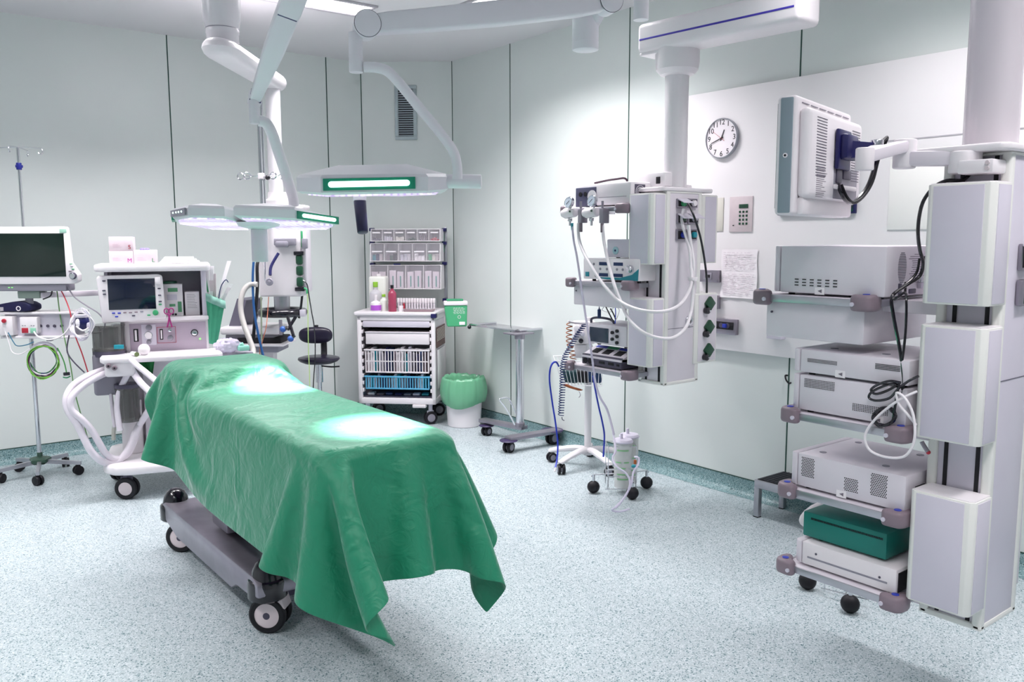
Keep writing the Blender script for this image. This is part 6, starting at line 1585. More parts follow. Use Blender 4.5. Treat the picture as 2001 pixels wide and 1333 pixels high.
# runner rails both sides
b = B()
for z in [z0+.10+i*.062 for i in range(10)]:
    for x in (-CW+pw, -pw-.012): b.box((x, .004, z), (x+.012, .06, z+.03), .003)
b.ob('runner', ivory, t)
def sspan(y0_, y1_): return Sy(780, y1_)[1], Sy(780, y0_)[1]
za, zb_ = sspan(628, 640); B().box((-CW+.05, .0, za), (-.045, .03, zb_), .006).ob('roll_shutter', lilac, t)
za, zb_ = sspan(649, 673); dw = B().box((-CW+.075, -.01, za), (-.05, CD-.06, zb_), .005).ob('drawer', ivory, t); B().box((-CW+.07, -.016, zb_-.006), (-.045, .0, zb_+.002), .002).ob('drawer_lip', lilac2, dw)
B().box((-CW+.05, .06, zb_+.004), (-.045, CD-.05, zb_+.012)).ob('dark_tray', black, t)
def basket(y0_, y1_, mat, nm, rows=2, cols=22, seed=1):
    za, zb_ = sspan(y0_, y1_); x0_, x1_ = -CW+.055, -.045
    o_ = T('x', 'x', 'x'); D.objects.remove(o_)
    b = B(); b.box((x0_, -.012, zb_-.012), (x1_, .006, zb_), .003).box((x0_+.02, -.008, za), (x1_-.02, .004, za+.012), .002)
    H_ = zb_-za
    for r in range(rows+1):
        z = za+.006+(H_-.018)*r/rows; b.box((x0_+.012, -.006, z-.003), (x1_-.012, .003, z+.005), .001)
    for i in range(cols+1):
        x = x0_+.015+(x1_-x0_-.03)*i/cols; b.box((x-.0035, -.006, za), (x+.0035, .002, zb_-.008))
    b.box((x0_+.01, 0, za), (x0_+.014, CD-.06, zb_)).box((x1_-.014, 0, za), (x1_-.01, CD-.06, zb_)).box((x0_+.01, 0, za), (x1_-.01, CD-.06, za+.004))
    return b.ob(nm, mat, t), za, zb_, x0_, x1_
bk1 = basket(683, 729, ivory, 'basket', 2, 22)
bk2 = basket(735, 761, M('light_blue_plastic', '5fb0d6', .4), 'basket', 1, 24)
cl = [navy, white, lilac, dblue, paper, greyp, mauve, tealp]
def packs(bk, n, grp, lab, seed):
    rn = random.Random(seed); o_, za, zb_, x0_, x1_ = bk
    for i in range(n):
        x = x0_+.02+(x1_-x0_-.05)*i/n; hh_ = (zb_-za)*rn.uniform(.75, 1.08); w_ = (x1_-x0_-.05)/n*.8
        b = B().box((0, 0, 0), (w_, .10, hh_), .003, ry=0)
        p = thing(b, 'wrapped_pack', cl[(i*3+seed) % 8], lab, 'pack', grp); p.location = world(FS, x, .02+.01*rn.random(), za+.006); p.rotation_euler = (0, 0, FS.a)
packs(bk1, 16, 'packs in the white basket', 'small wrapped supply pack standing in the white wire basket', 1)
packs(bk2, 18, 'packs in the blue basket', 'small wrapped supply pack standing in the blue basket', 4)
for i in range(7):
    rn = random.Random(i); p = thing(B().box((0, 0, 0), (.06, .08, .012+.01*rn.random()), .006), 'wrapped_pack', cl[(i*5+1) % 8], 'flat pack lying on the bottom of the supply cart', 'pack', 'packs on the cart floor')
    p.location = world(FS, -CW+.06+i*.078, .06, z0+.063); p.rotation_euler = (0, 0, FS.a+rn.uniform(-.1, .1))
for i in range(6):
    rn = random.Random(i+9); p = thing(B().tube([(0, 0, 0), (.03, .01, .012), (.06, 0, .01), (.09, .01, 0)], .008, 8, 3), 'wrapped_pack', [paper, glass, paper][i % 3], 'crinkled bag end poking up out of the white basket', 'pack', 'bag ends above the white basket')
    p.location = world(FS, -.35+i*.05, .03, bk1[2]-.012); p.rotation_euler = (0, 0, FS.a)
# side poster on the cart
p, q = FS.x(853, 681, .002), FS.x(869, 632, .002)
B().box((.001, p[0], p[1]), (.0035, q[0], q[1])).ob('side_card', M('brown_card', '6b4a48', .5, var=.3, scale=40), t)
b = B()
for i in range(9): b.box((.0036, p[0]+.02, q[1]-.02-i*.012), (.0042, q[0]-.02, q[1]-.016-i*.012))
b.ob('card_print', cream, t)
B().box((.001, p[0]+.03, z0+.12), (.004, q[0]-.02, p[1]-.02), .001).ob('side_sheet', paper, t)
for x, y in ((-.06, .06), (-CW+.06, .06), (-.06, CD-.06), (-CW+.06, CD-.06)): caster(t, x, y, .055, .02, .5, hub=greyp, fork=lilac, top=.06)
B().box((-.20, -.012, z0-.028), (-.085, .05, z0), .008).ob('brake_bracket', ivory, t)
# posts
pz1 = FS.y(718, 445, CD-.02)[1]
b = B()
for x in (-CW+.01, .0): b.box((x, CD-.035, zt_), (x+.026, CD-.008, pz1), .004)
b.ob('rack_post', alu, t)
for (px_, py_) in ((717, 449), (717, 475), (719, 517), (871, 449), (871, 475), (871, 515), (871, 586)):
    p = FS.y(px_, py_, CD-.06); x_ = -CW+.02 if px_ < 800 else -.003
    B().box((x_-.006, CD-.085, p[1]-.014), (x_+.032, CD-.03, p[1]+.014), .004).ob('post_clamp', navy, t)
p = FS.y(866, 470, CD-.04); B().box((p[0]-.006, CD-.05, p[1]-.10), (p[0]+.010, CD-.045, p[1]+.06), .002).ob('green_strap', M('muted_green', '6fa590', .6), t)
# tilt-bin racks: each rack is a thing; bins are its parts
def tiltbins(xa, xb, ya, yb, n, label, slope, fill):
    kk = CD-.22
    a, c = FS.y(xa, yb, kk), FS.y(xb, ya, kk)
    o_ = T('tilt_bin_rack', label, 'bin rack', loc=world(FS, a[0], kk, a[1]), group='tilt bin racks on the supply cart'); o_.rotation_euler = (0, 0, FS.a)
    W_, H_ = c[0]-a[0], c[1]-a[1]; dp = .16
    b = B().box((0, .0, 0), (W_, dp, .006), .002).box((0, slope, H_-.006), (W_, dp, H_), .002).box((0, dp-.004, 0), (W_, dp, H_)).prism([(0, 0), (slope, H_), (dp, H_), (dp, 0)], 0, 0, .006).prism([(0, 0), (slope, H_), (dp, H_), (dp, 0)], 0, W_-.006, W_)
    for i in range(1, n): b.prism([(.004, .0), (slope, H_), (dp, H_), (dp, 0)], 0, W_*i/n-.002, W_*i/n+.002)
    b.ob('rack_shell', white, o_)
    for i in range(n):
        x0_, x1_ = W_*i/n+.005, W_*(i+1)/n-.005
        b = B().hull([(x0_, .001, .007), (x1_, .001, .007), (x1_, slope, H_-.008), (x0_, slope, H_-.008)], [(x0_, .003, .007), (x1_, .003, .007), (x1_, slope+.002, H_-.008), (x0_, slope+.002, H_-.008)])
        q_ = b.ob('bin', clearp, o_)
        if fill < 3: 
            zl = H_*(.72 if fill == 1 else .55); B().box((x0_+.012, slope*.5-.004, zl-.008), (x1_-.012, slope*.5+.0, zl+.004)).ob('bin_label', paper, q_)
    rn = random.Random(n*7)
    for i in range(n):
        x0_, x1_ = W_*i/n+.012, W_*(i+1)/n-.012
        pm = [pinkm, lilac, cream, dgrey, mauve, red, paper, mgreen]
        if fill == 3:
            for j in range(2):
                w_ = (x1_-x0_)*.42; p = T('syringe_pack', 'flat blister pack of syringes in the lowest bin rack', 'pack', loc=world(FS, a[0]+x0_+j*(x1_-x0_)*.5, kk+.03+slope*.3, a[1]+.008), group='blister packs in the lowest bin rack'); p.rotation_euler = (0, 0, FS.a)
                B().box((0, 0, 0), (w_, .03, H_*rn.uniform(.66, .78)), .001).ob('pack_card', M('blister', 'dccfd8', .4) if i+j == 0 else D.materials['blister'], p)
                if i: B().box((w_*.45, -.002, .01), (w_*.65, .001, H_*.5), .001).ob('syringe', M('teal_syringe', '2f8d80', .4) if (i, j) == (1, 0) else D.materials['teal_syringe'], p)
        elif fill == 2:
            for j in range(3):
                w_ = (x1_-x0_)*.3; p = thing(B().box((0, 0, 0), (w_*.95, .03, H_*rn.uniform(.22, .40)), .002), 'small_pack', [[tealp, navy, pinkm], [mauve, dgreen, black], [lilac, lilac, lilac2], [paper, paper, paper], [mgreen, cream, pinkm]][i % 5][j], ['small boxes behind the first bin window', 'dark upright packs', 'pale lilac packs', 'white rolls', 'pink and green packets'][i % 5]+' in the middle bin rack', 'pack', 'packs in bin %s of the middle rack' % ['one', 'two', 'three', 'four', 'five'][i % 5])
                p.location = world(FS, a[0]+x0_+j*w_, kk+.035+slope*.4, a[1]+.007); p.rotation_euler = (0, 0, FS.a)
        else:
            for j in range(4):
                w_ = (x1_-x0_)*.23; m_ = [dgrey, lilac, cream, dgreen, mauve, red][i % 6]
                if i == 4: bb = B().cyl((w_*.5, .015, 0), (w_*.5, .015, H_*.42), w_*.42, seg=10).cyl((w_*.5, .015, H_*.42), (w_*.5, .015, H_*.58), w_*.18, seg=8)
                else: bb = B().box((0, 0, 0), (w_*.95, .03, H_*rn.uniform(.12, .28)+(.015 if i in (1, 2) else 0)), .002)
                p = thing(bb, 'small_vial' if i == 4 else 'small_pack', m_, ['dark ampoules', 'pale blue packets', 'cream packets', 'dark green packets', 'little capped vials', 'red and dark ampoules'][i % 6]+' in the top bin rack', 'vial' if i == 4 else 'pack', 'contents of top rack bin with %s' % ['dark ampoules', 'blue packets', 'cream packets', 'green packets', 'capped vials', 'red ampoules'][i % 6])
                p.location = world(FS, a[0]+x0_+j*w_, kk+.03+slope*.4, a[1]+.007); p.rotation_euler = (0, 0, FS.a)
    return o_, a, c, kk
tiltbins(724, 860, 447, 472, 6, 'topmost rack of six clear tilt bins on the supply cart', .012, 1)
tiltbins(723, 860, 475, 511, 5, 'middle rack of five clear tilt bins on the supply cart', .018, 2)
o3, a3, c3, kk3 = tiltbins(722, 861, 518, 565, 4, 'lowest and biggest rack of four clear tilt bins on the supply cart', .03, 3)
pn = thing(B().cyl((0, 0, .005), (.06, 0, .005), .005, seg=10), 'blue_pen', bluedot, 'blue pen lying on top of the lowest bin rack', 'pen'); pn.location = world(FS, c3[0]-.42, kk3+.05, c3[1]); pn.rotation_euler = (0, 0, FS.a)
# bottles etc. on the cart top
def bottle(px0, px1, py0, py1, k, mat, label, cap_m, neck=.30, capr=.4, label_m=None, name='bottle', group=None):
    a, c = FS.y(px0, py1, k), FS.y(px1, py0, k); r = (c[0]-a[0])/2; H_ = c[1]-ztop
    o_ = T(name, label, 'bottle', loc=world(FS, (a[0]+c[0])/2, k, ztop), group=group)
    s = H_*(1-neck)
    B().lathe([(0, 0), (r*.95, 0), (r, .006), (r, s*.82), (r*.9, s*.9), (r*.5, s), (r*capr*.9, s+.004), (r*capr*.9, H_*.9), (0, H_*.9)], None, 28).ob('bottle_body', mat, o_)
    B().cyl((0, 0, s+H_*neck*.35), (0, 0, H_), r*capr, seg=18, bev=.002).ob('cap', cap_m, o_)
    if label_m: B().lathe([(r*1.01, s*.12), (r*1.015, s*.14), (r*1.015, s*.6), (r*1.01, s*.62)], None, 28).ob('bottle_label', label_m, o_)
    return o_
lime = M('lime_cap', '8dbf3a', .4)
bottle(723, 745, 551, 604, .12, M('cloudy_plastic', 'dcd9e2', .3, alpha=.75), 'tall cloudy bottle with a lime cap, left on the supply cart', lime, .28)
bottle(743, 757, 575, 606, .08, M('milky_plastic', 'e2e4dc', .3), 'small milky bottle with a lime cap next to the red bottle', lime, .25, .5)
bottle(725, 744, 576, 609, .03, white, 'short white bottle with a violet and pink label at the front left', ivory, .38, .35, M('violet_pink_label', 'b65bd0', .5))
bottle(759, 774, 557, 610, .03, M('rose_liquid', 'a4405c', .2, coat=.3), 'tall rose red bottle with a black cap', blackg, .20, .42)
a, c = FS.y(725, 590, .20), FS.y(757, 535, .20)
o_ = T('canister_jug', 'large pale plastic jug behind the bottles on the supply cart', 'jug', loc=world(FS, (a[0]+c[0])/2, .19, ztop)); o_.rotation_euler = (0, 0, FS.a)
hw_ = (c[0]-a[0])/2; B().box((-hw_, -.06, 0), (hw_, .06, c[1]-ztop-.02), .02, 3).ob('jug_body', M('jug_plastic', 'e6e6e0', .35), o_); B().cyl((0, 0, c[1]-ztop-.022), (0, 0, c[1]-ztop), .02, seg=18).ob('jug_cap', ivory, o_)
a, c = FS.y(777, 610, .02), FS.y(787, 598, .02); o_ = thing(B().lathe([(0, 0), (.018, 0), (.022, c[1]-ztop), (.020, c[1]-ztop), (.016, .003), (0, .003)], None, 20), 'white_cup', paper, 'little white cup beside the rose red bottle', 'cup'); o_.location = world(FS, (a[0]+c[0])/2, .04, ztop)
a, c = FS.y(787, 611, .0), FS.y(846, 602, .0)
o_ = T('steel_tray', 'shallow pinkish steel tray in front of the tube rack', 'tray', loc=world(FS, a[0], .01, ztop)); o_.rotation_euler = (0, 0, FS.a); W_ = c[0]-a[0]
B().prism([(.01, 0), (W_-.01, 0), (W_, .02), (W_-.004, .022), (W_-.014, .004), (.014, .004), (.004, .022), (0, .02)], 1, 0, .10, .0).ob('tray_shell', M('rose_steel', 'b89aa2', .3, .5), o_); B().box((.01, 0, 0), (W_-.01, .002, .02)).ob('tray_front', D.materials['rose_steel'], o_)
a, c = FS.y(775, 600, .16), FS.y(850, 583, .16); W_ = c[0]-a[0]; H_ = c[1]-ztop
o_ = T('tube_rack', 'clear rack of white-capped tubes at the back of the cart top', 'tube rack', loc=world(FS, a[0], .15, ztop)); o_.rotation_euler = (0, 0, FS.a)
B().box((0, 0, .0), (W_, .07, .012), .003).box((0, .0, H_*.55), (W_, .004, H_*.62)).box((0, .066, 0), (W_, .07, H_*.9)).ob('rack_body', clearp, o_)
for i in range(14):
    rn = random.Random(i); x = W_*(i+.5)/14
    p = T('sample_tube', 'white capped tube standing in the clear rack', 'tube', loc=world(FS, a[0]+x, .18, ztop+.013), group='tubes in the clear rack')
    B().cyl((0, 0, 0), (0, 0, H_*.55), .0085, seg=12).ob('tube_body', red if i == 2 else lilac2, p); B().cyl((0, 0, H_*.5), (0, 0, H_*.86), .0105, seg=12, bev=.001).ob('tube_cap', paper, p)
# sharps container on the side of the cart
a, c = FS.y(869, 639, .30), FS.y(914, 590, .30)
q = Vector(WF.w(891, 612, 6.95)); FX = Fr(q.x, q.y, -30); xk = lambda px, py: FX.y(px, py, -.05)
a, c = xk(869, 639), xk(914, 588); tl_, br = xk(868, 597), xk(913, 593)
o_ = T('sharps_container', 'green sharps container with white lid hanging on the side of the supply cart', 'sharps container', FX)
z0_, z1_ = a[1], xk(890, 597)[1]; xa, xb = xk(874, 630)[0], xk(913.5, 630)[0]; xc_ = xk(868.5, 598)[0]
b = B().hull([(xa, -.045, z0_), (xb-.005, -.045, z0_), (xb-.005, .04, z0_), (xa, .04, z0_)], [(xc_, -.055, z1_), (xb, -.055, z1_), (xb, .05, z1_), (xc_, .05, z1_)]); bmesh.ops.bevel(b.bm, geom=b.bm.edges[:], offset=.006, segments=2, affect='EDGES'); b.ob('green_body', M('sharps_green', '4fae7c', .4), o_)
zl = xk(890, 589)[1]
b = B().box((xc_-.004, -.06, z1_), (xb+.003, .055, zl), .007, 3); b.ob('white_lid', white, o_)
b = B().box((xc_+.02, -.03, zl-.002), (xb-.03, .03, zl+.018), .008); b.ob('green_flap', M('sharps_green_dark', '3d9068', .4), o_)
b = B(); rn = random.Random(3)
for i in range(6):
    x_ = xc_+.07+rn.random()*.01
    while x_ < xb-.03:
        L_ = rn.uniform(.008, .022); b.box((x_, -.0565+.001*i, z1_-.022-i*.009), (min(x_+L_, xb-.02), -.0535+.0016*i, z1_-.0195-i*.009)); x_ += L_+.006
b.lathe([(.010, 0), (.013, 0), (.013, .006), (.010, .006)], Matrix.Translation((xc_+.12, -.0455, z1_-.095))@Matrix.Rotation(math.pi/2, 4, 'X'), 20)
b.box((xc_+.12, -.050, z0_+.014), (xb-.02, -.044, z0_+.04), .001)
b.ob('white_print', paper, o_)

# ---------- waste bin with green bag
q = WF.z(926, 836, 0); FW = Fr(q[0], q[1]+.14, VIEW)
t = T('waste_bin', 'round white waste bin lined with a green bag in the corner', 'bin', FW)
wk = lambda px, py: FW.y(px, py, 0)
rb_, rt_ = wk(958, 830)[0]-wk(926, 830)[0], wk(964, 760)[0]-wk(926, 760)[0]
zr_ = wk(925, 738)[1]
B().lathe([(0, 0), (rb_-.005, 0), (rb_, .006), (rt_, zr_-.02), (rt_+.004, zr_-.01), (rt_, zr_), (rt_-.006, zr_-.004), (rb_-.008, .01), (0, .01)], None, 44).ob('bin_body', white, t)
b = B(); rows = []; rn = random.Random(11); zbg = wk(925, 782)[1]
N = 72
ph = [rn.uniform(0, 6.28) for _ in range(8)]
for i in range(15):
    v = i/14; row = []
    for k in range(N+1):
        a_ = 2*math.pi*(k % N)/N
        fold = .003*math.sin(7*a_+ph[0])+.0025*math.sin(13*a_+ph[1])+.004*math.sin(23*a_+ph[2]+v*2)
        if v < .25:   # inside, down into the bin
            u_ = v/.25; r_ = rt_-.012-.02*(1-u_)+fold*.5; z_ = zr_-.10*(1-u_)
        elif v < .4:
            u_ = (v-.25)/.15; r_ = rt_-.012+.030*u_+fold; z_ = zr_+.012*math.sin(u_*math.pi)+(.004*math.sin(11*a_+ph[3])+.005*math.sin(17*a_+ph[6])+.008*math.sin(2.0*a_+ph[4])+.004*math.sin(29*a_+ph[7]))*math.sin(u_*math.pi)
        else:
            u_ = (v-.4)/.6; zl_ = zbg-.012-.022*math.cos(a_+2.0)+.012*math.sin(3*a_+ph[5]); r_ = rt_+.014+.020*math.sin(u_*math.pi*.9)-(.004+.02*(rt_-rb_))*u_+fold*(1-u_*.3); z_ = zr_+(zl_-zr_)*u_
            if u_ > .97: r_ -= .004
        row.append((r_*math.cos(a_), r_*math.sin(a_), z_))
    rows.append(row)
b.grid(rows)
bmesh.ops.remove_doubles(b.bm, verts=b.bm.verts, dist=1e-5)
b.ob('green_bag', M('green_bag_film', '6cb08a', .32, alpha=.95, coat=.3, bump=.35, scale=9), t, sharp=180)
B().lathe([(0, zr_-.11), (rt_-.02, zr_-.10)], None, 40).ob('bag_bottom', D.materials['green_bag_film'], t)

# ---------- instrument table
q = WF.z(1016, 834, .125); cxy = Vector((q[0]+.0, q[1]+.0, 0))
FI = Fr(cxy.x, cxy.y, 0)
t = T('instrument_table', 'steel instrument table with an empty tray frame on one thick chrome column', 'instrument table', FI)
zf = FI.y(1010, 650, 0)[1]
c1, c2, c3_, c4 = [Vector((*FI.z(*p, zf), zf)) for p in ((905, 637.5), (1011, 649), (1104, 640.5), (993, 632))]
# make a true rectangle from the corners
ux = (c3_-c2); uy = (c1-c2); ux.z = uy.z = 0
ang_i = math.atan2(ux.y, ux.x); LX, LY = ux.length, uy.length
mI = Matrix.Translation((c2.x, c2.y, zf))@Matrix.Rotation(ang_i, 4, 'Z')
LX, LY = min(LX, .95), min(LY, .85)
b = B()
for (p, q_) in (((0, 0), (LX, .028)), ((0, LY-.028), (LX, LY)), ((0, 0), (.028, LY)), ((LX-.028, 0), (LX, LY))): b.box((*p, 0), (*q_, .016), .004)
b.xf(mI).ob('tray_frame', chrome, t)
b = B().box((.03, .03, -.004), (LX-.03, LY-.03, .002), .001); b.xf(mI).ob('tray_sheet', M('steel_sheet', 'c4c2c8', .22, .9), t)
pI = mI@Vector((-.01, LY-.02, -.01)); B().ball(pI, .016).ob('knob', blackg, t)
b = B().cyl((0, 0, .15), (0, 0, zf-.02), .031, seg=36); b.ob('column', chrome, t)
B().cyl((0, 0, .125), (0, 0, .16), .037, seg=30, bev=.004).ob('lower_collar', satin, t); B().cyl((0, 0, zf-.05), (0, 0, zf-.002), .040, seg=30, bev=.004).box((-.09, -.05, zf-.014), (.10, .09, zf-.003), .003).ob('upper_collar', satin, t)
def flat_bar(p0, p1, w_, h_, z): 
    p0, p1 = Vector((*p0, z)), Vector((*p1, z)); b = B(); bar(b, p0, p1, w_, h_, .004); return b
bl = FI.z(941, 818, .125); bF = FI.z(992, 853, .12); bR = FI.z(1092, 837, .12)
flat_bar((.03, -.02), bl, .075, .028, .115).ob('base_bar', satin, t)
flat_bar(bF, bR, .085, .028, .105).ob('base_bar', satin, t)
for (px_, py_, r_, a_) in ((951, 851, .036, .2), (994, 884, .040, .3), (1079, 868, .050, .1)):
    q = FI.z(px_, py_, 0); o_ = caster(t, q[0], q[1], r_, .022, a_, hub=greyp, top=.01)
    B().lathe([(0, 2*r_+.004), (r_*1.6, 2*r_+.004), (r_*1.7, 2*r_+.010), (r_*1.6, 2*r_+.014), (0, 2*r_+.018)], None, 26).ob('bumper_disc', M('violet_bumper', '3a2f55', .4), o_)
pd_ = [FI.w(1006, 830, 6.15), FI.w(990, 800, 6.12), FI.w(978, 784, 6.1), FI.w(976, 780, 6.1), FI.w(982, 778, 6.12), FI.w(993, 778, 6.16), FI.w(1000, 790, 6.2), FI.w(1008, 808, 6.22)]
B().tube(pd_, .006, 10, 4).ob('foot_pedal', chrome, t)

# ---------- roll stand with basket
q = WF.z(1163, 876, .11); FO = Fr(min(q[0], 3.86), q[1]-.02, VIEW)
t = T('roll_stand', 'white five-legged roll stand with wire basket beside the right wall', 'roll stand', FO)
zst = FO.y(1150, 620, 0)[1]
b = B().cyl((0, 0, .10), (0, 0, zst), .024, seg=28); b.ob('pole', white, t)
B().cyl((0, 0, .085), (0, 0, .14), .038, .028, seg=28, bev=.004).ob('base_hub', white, t)
tips = [FO.z(1097, 905, 0), FO.z(1168, 921, 0)]
a0_ = math.atan2(tips[0][1], tips[0][0]); Lr = .27
for i in range(5):
    a_ = a0_+i*2*math.pi/5
    B().tube([(0, 0, .115), (.08, 0, .120), (.20, 0, .100), (Lr, 0, .082), (Lr+.012, 0, .075)], [.022, .022, .02, .018, .016], 12, 5).xf(Matrix.Rotation(a_, 4, 'Z')@Matrix.Diagonal((1, 1.15, 1, 1))).ob('base_leg', white, t)
    caster(t, Lr*math.cos(a_), Lr*math.sin(a_), .034, .018, a_+.9, hub=greyp, top=.004)
ok = lambda px, py, k: FO.y(px, py, k)
# wire basket
p, q_ = ok(1084, 706, -.10), ok(1178, 700, -.10); zt_b, zb_b = ok(1130, 703, -.10)[1], ok(1130, 757, -.10)[1]
xa, xb = p[0], q_[0]; wire = M('white_wire', 'efedf0', .4)
b = B(); y0_, y1_ = -.15, .08
loop = [(xa, y0_, zt_b), (xb, y0_, zt_b-.01), (xb, y1_, zt_b), (xa, y1_, zt_b)]
b.tube(loop, .0035, 8, 0, closed=True)
lb_ = [(xa+.05, y0_+.03, zb_b+.02), (xb-.01, y0_+.03, zb_b+.01), (xb-.01, y1_-.02, zb_b+.01), (xa+.05, y1_-.02, zb_b+.02)]
b.tube(lb_, .003, 8, 0, closed=True)
for i in range(13):
    v = i/12; A_0 = Vector(loop[0]).lerp(Vector(loop[1]), v); A_1 = Vector(lb_[0]).lerp(Vector(lb_[1]), v); b.tube([A_0, A_1, Vector(lb_[3]).lerp(Vector(lb_[2]), v), Vector(loop[3]).lerp(Vector(loop[2]), v)], .002, 6, 0)
b.ob('wire_basket', wire, t)
for i, (m_, s_, lb) in enumerate(((M('dark_teal_bag', '12343a', .6), 0, 'dark teal pouch in the left half of the wire basket'), (M('dark_blue_bag', '15325a', .6), 1, 'dark blue pouch in the right half of the wire basket'), (M('black_bag', '101018', .6), 2, 'black pouch in the middle of the wire basket'))):
    x0_ = xa+.06+(xb-xa-.08)*[0, .66, .33][i]; b = B().box((0, 0, 0), ((xb-xa)*.3, .10, .09), .02, 3)
    for v in b.bm.verts: v.co += Vector((math.sin(v.co.z*60+i)*.004, 0, math.sin(v.co.x*50)*.004))
    o_ = thing(b, 'stuffed_pouch', m_, lb, 'pouch', 'pouches in the wire basket'); o_.location = world(FO, x0_, y0_+.05, zb_b+.026); o_.rotation_euler = (0, 0, FO.a)
# device head on the stand
p, q_ = ok(1121, 672, -.02), ok(1148, 628, -.02)
B().box((p[0], -.04, p[1]), (q_[0]+.05, .06, q_[1]), .01).ob('device_head', ivory, t)
p = ok(1127, 641, -.05); B().cyl((p[0], -.045, p[1]), (p[0], -.06, p[1]), .022, seg=24, bev=.003).ob('round_dial', paper, t)
p = ok(1137, 652, -.05); B().cyl((p[0], -.045, p[1]), (p[0], -.085, p[1]), .017, seg=20, bev=.003).ob('side_knob', lilac, t)
p = ok(1135, 666, -.05); B().cyl((p[0], -.045, p[1]), (p[0], -.07, p[1]), .016, seg=20, bev=.003).ob('black_knob', blackg, t)
p, q_ = ok(1122, 700, -.02), ok(1150, 674, -.02); B().box((p[0], -.02, p[1]), (q_[0]+.03, .05, q_[1]), .006).ob('clamp_block', white, t)
B().tube([FO.w(1110, 628, 4.95), FO.w(1122, 631, 4.97), FO.w(1145, 632, 5.0)], .006, 8, 3).ob('top_rail', white, t)
def spiral(name, label, path, r0, turns, wr, mat, dep, taper=None):
    P_ = [Vector(WF.w(x, y, dep)) for x, y in path]; L = [0]
    for a, c in zip(P_, P_[1:]): L.append(L[-1]+(c-a).length)
    pts = []; n = turns*9
    for i in range(n+1):
        s_ = L[-1]*i/n; k = max(j for j in range(len(L)) if L[j] <= s_+1e-9); k = min(k, len(P_)-2)
        p = P_[k].lerp(P_[k+1], (s_-L[k])/(L[k+1]-L[k])); a_ = 2*math.pi*i/9; rr = r0 if taper is None else r0*(taper[0]+(taper[1]-taper[0])*i/n)
        pts.append(p+Vector((R_[0], R_[1], 0))*rr*math.cos(a_)+Vector((_fw[0], _fw[1], 0)).normalized()*rr*math.sin(a_))
    return thing(B().tube(pts, wr, 6, 2), name, mat, label, 'coiled cable', loc=pts[0])
spiral('spiral_cable', 'dark blue spiral cable hanging straight down in front of the wire basket', [(1143, 634), (1128, 655), (1118, 672), (1105, 695), (1100, 715), (1099, 760), (1096, 812)], .0165, 38, .0028, M('navy_spiral', '122a66', .4), 4.9, (1, .95))
spiral('spiral_cable', 'orange brown spiral cable left of the roll stand head', [(1113, 630), (1112, 650), (1112, 668), (1118, 690), (1120, 702)], .017, 9, .003, copper, 4.97)
spiral('spiral_cable', 'tight orange brown coil lying under the wire basket', [(1104, 752), (1116, 757), (1133, 762)], .014, 13, .003, copper, 4.93)
hose('hook_end', 'small white hook end under the orange brown coil', [(1131, 765), (1134, 772), (1131, 777)], .003, white, 4.93, cat='hook')
hose('hook_end', 'small dark hook end below the blue spiral cable', [(1098, 815), (1099, 820), (1103, 822)], .0025, dgrey, 4.9, cat='hook')
P_ = [(1092, 716, 4.93), (1087, 708, 4.9), (1080, 710, 4.88), (1075, 722, 4.87), (1074, 745, 4.87), (1079, 785, 4.87), (1086, 830, 4.86), (1090, 870, 4.85), (1088, 900, 4.8), (1085, 915, 4.75)]
hose('blue_cable', 'bright blue cable arching from the basket down to the floor', P_, .0052, bluec)
hose('cable_tip', 'white tip at the floor end of the bright blue cable', [(1086, 914, 4.75), (1084, 922, 4.74)], .006, white, cat='tip')
P_ = [(1159, 735, 4.8), (1163, 760, 4.85), (1170, 795, 4.88), (1177, 825, 4.9), (1181, 850, 4.88), (1180, 875, 4.82), (1179, 893, 4.8)]
hose('blue_cable', 'second bright blue cable hanging down the pole of the roll stand', P_, .0052, bluec)

# ---------- suction canister cart
def wire_cart(fr, name, label, cans=True, scale=1.):
    t = T(name, label, 'suction cart' if cans else 'wheeled base', fr)
    zr2 = .115
    arms = [(-.17, -.03), (.05, -.16), (.17, .06)]
    b = B()
    for (x, y) in arms: b.tube([(0, 0, zr2), (x, y, zr2), (x*1.08, y*1.08, zr2-.01)], .004, 8, 0)
    for z in (zr2, .16, .30) if cans else (zr2,):
        b.tube([(-.085, -.065, z), (.085, -.065, z), (.085, .075, z), (-.085, .075, z)], .003, 8, 0, closed=True)
    for (x, y) in ((-.085, -.065), (.085, -.065), (.085, .075), (-.085, .075)): b.tube([(x, y, .03), (x, y, .30 if cans else .15)], .003, 8, 0)
    b.tube([(-.1, -.065, .035), (.1, -.065, .035)], .003, 8, 0).tube([(0, -.065, .03), (0, .075, .03)], .003, 8, 0)
    b.ob('wire_frame', chrome, t)
    for (x, y) in arms:
        o_ = B().ball((x, y, .039), .039, (1, .9, 1), 20).ob('ball_caster', black, t); B().cyl((x, y, .07), (x, y, .118), .009, seg=14).ob('caster_stem', chrome, o_)
    return t
q = WF.z(1217, 966, .0); FU = Fr(q[0]+.03, q[1]+.05, VIEW)
t = wire_cart(FU, 'suction_cart', 'small wire cart on black ball casters carrying two suction canisters')
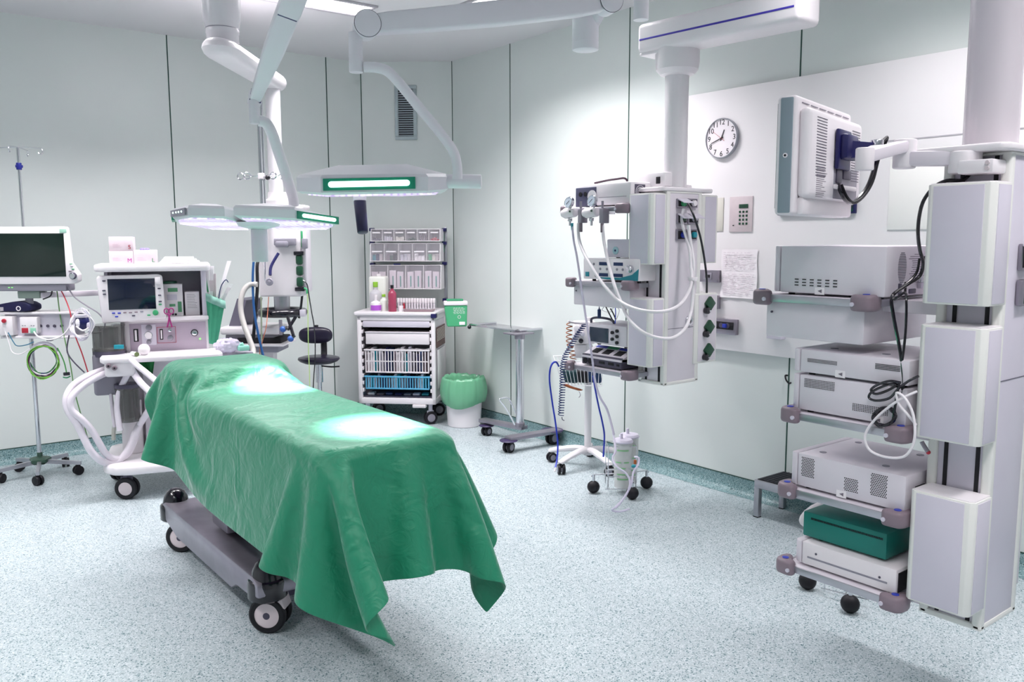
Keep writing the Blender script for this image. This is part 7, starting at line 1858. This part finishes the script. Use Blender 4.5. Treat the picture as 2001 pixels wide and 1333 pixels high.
def canister(px, py_top, py_bot, k, label, rpx=19.5):
    a, c = FU.y(px-rpx, py_bot, k), FU.y(px+rpx, py_top, k); r = (c[0]-a[0])/2; zb_, zt_ = max(.036, a[1]), c[1]; cxx = (a[0]+c[0])/2
    o_ = T('suction_canister', label, 'canister', loc=world(FU, cxx, k, zb_), group='suction canisters'); o_.rotation_euler = (0, 0, FU.a); H_ = zt_-zb_
    B().lathe([(0, 0), (r*.84, 0), (r*.86, .006), (r, H_*.95), (r*.97, H_*.95), (r*.83, .008), (0, .008)], None, 36).ob('canister_wall', frost, o_)
    B().lathe([(0, .012), (r*.78, .012), (r*.86, H_*.9), (0, H_*.9)], None, 30).ob('canister_liner', M('milky_liner', 'dfe2dc', .4, alpha=.85), o_)
    b = B().lathe([(0, H_*.94), (r*1.04, H_*.94), (r*1.05, H_*.965), (r*.9, H_), (0, H_+.004)], None, 36).cyl((-.01, 0, H_), (-.01, 0, H_+.035), .009, seg=14, bev=.002); b.ob('canister_lid', M('pale_lid', 'dcd6e6', .35), o_)
    gm = D.materials.get('green_scale') or M('green_scale', '86c58a', .5)
    for i, (f, a1, a2) in enumerate(((.80, 3.9, 5.2), (.55, 3.7, 4.4), (.55, 4.7, 5.3), (.43, 3.7, 4.9), (.30, 3.9, 5.3), (.20, 3.9, 5.3))):
        rr = r*(.86+.14*f/.95)+.0012; n = 8; z = H_*f
        b = B(); b.grid([[(rr*math.cos(a1+(a2-a1)*j/n), rr*math.sin(a1+(a2-a1)*j/n), z+dz) for j in range(n+1)] for dz in (-.004, .004)]); b.ob('scale_mark', gm, o_)
    return o_
canister(1217, 858, 966, -.02, 'front suction canister with green scale marks')
canister(1229, 848, 950, .07, 'rear suction canister half hidden behind the front one')
for pts, lb in (([(1198, 846, 4.7), (1203, 880, 4.6), (1197, 895, 4.55), (1205, 912, 4.5), (1224, 926, 4.48), (1231, 945, 4.46), (1222, 970, 4.45), (1204, 990, 4.45), (1196, 997, 4.46), (1210, 1000, 4.47), (1230, 995, 4.5)], 'clear tube wound round the canisters and down to the floor'),
                ([(1240, 893, 4.62), (1248, 895, 4.6), (1247, 908, 4.58), (1238, 922, 4.5), (1232, 950, 4.46), (1215, 980, 4.44), (1203, 993, 4.44)], 'second clear tube from the right side of the canisters to the floor')):
    P_ = wt(pts); 
    for p in P_: p.z = max(p.z, .008)
    thing(B().tube(P_, .0055, 10, 6), 'clear_tube', D.materials['suction_tube'], lb, 'tube', loc=P_[0])
q = Vector(WF.w(1238, 911, 4.5)); o_ = thing(B().ball((0, 0, 0), .012, (1.2, 1, .8), 14), 'teal_valve', tealp, 'teal valve on the canister tubing', 'valve'); o_.location = q
q = Vector(WF.w(1241, 903, 4.55)); o_ = thing(B().box((-.006, -.006, -.012), (.006, .006, .012), .002), 'amber_connector', copper, 'amber connector above the teal valve', 'connector'); o_.location = q
q = WF.z(1642, 1196, 0); FU2 = Fr(3.306, 1.877, -75.5)
wire_cart(FU2, 'wire_trolley', 'low wire base on black ball casters under the bottom shelf of the right pendant', cans=False)

# ---------- step stool
zs = WF.x(1467, 945, 3.87)[1]
FZ = Fr(3.87, 2.79, 0)
t = T('step_stool', 'low steel step stool with black ribbed rubber top by the right wall', 'step stool', FZ)
LXs, LYs = .27, .52; zs = .215
b = B().box((0, -LYs, zs-.045), (LXs, 0, zs), .004); b.ob('top_frame', alu, t)
B().box((.012, -LYs+.012, zs-.001), (LXs-.012, -.012, zs+.004), .002).ob('rubber_top', black, t)
b = B()
for i in range(22): b.box((.016, -LYs+.02+i*.0222, zs+.004), (LXs-.016, -LYs+.030+i*.0222, zs+.006))
b.ob('rubber_rib', M('rubber_rib', '1a1d28', .5), t)
for (x, y) in ((0, -.032), (LXs-.032, -.032), (0, -LYs), (LXs-.032, -LYs)):
    o_ = B().box((x, y, .004), (x+.032, y+.032, zs-.04), .003).ob('leg', alu, t); B().box((x, y, 0), (x+.032, y+.032, .006), .001).ob('rubber_foot', black, o_)
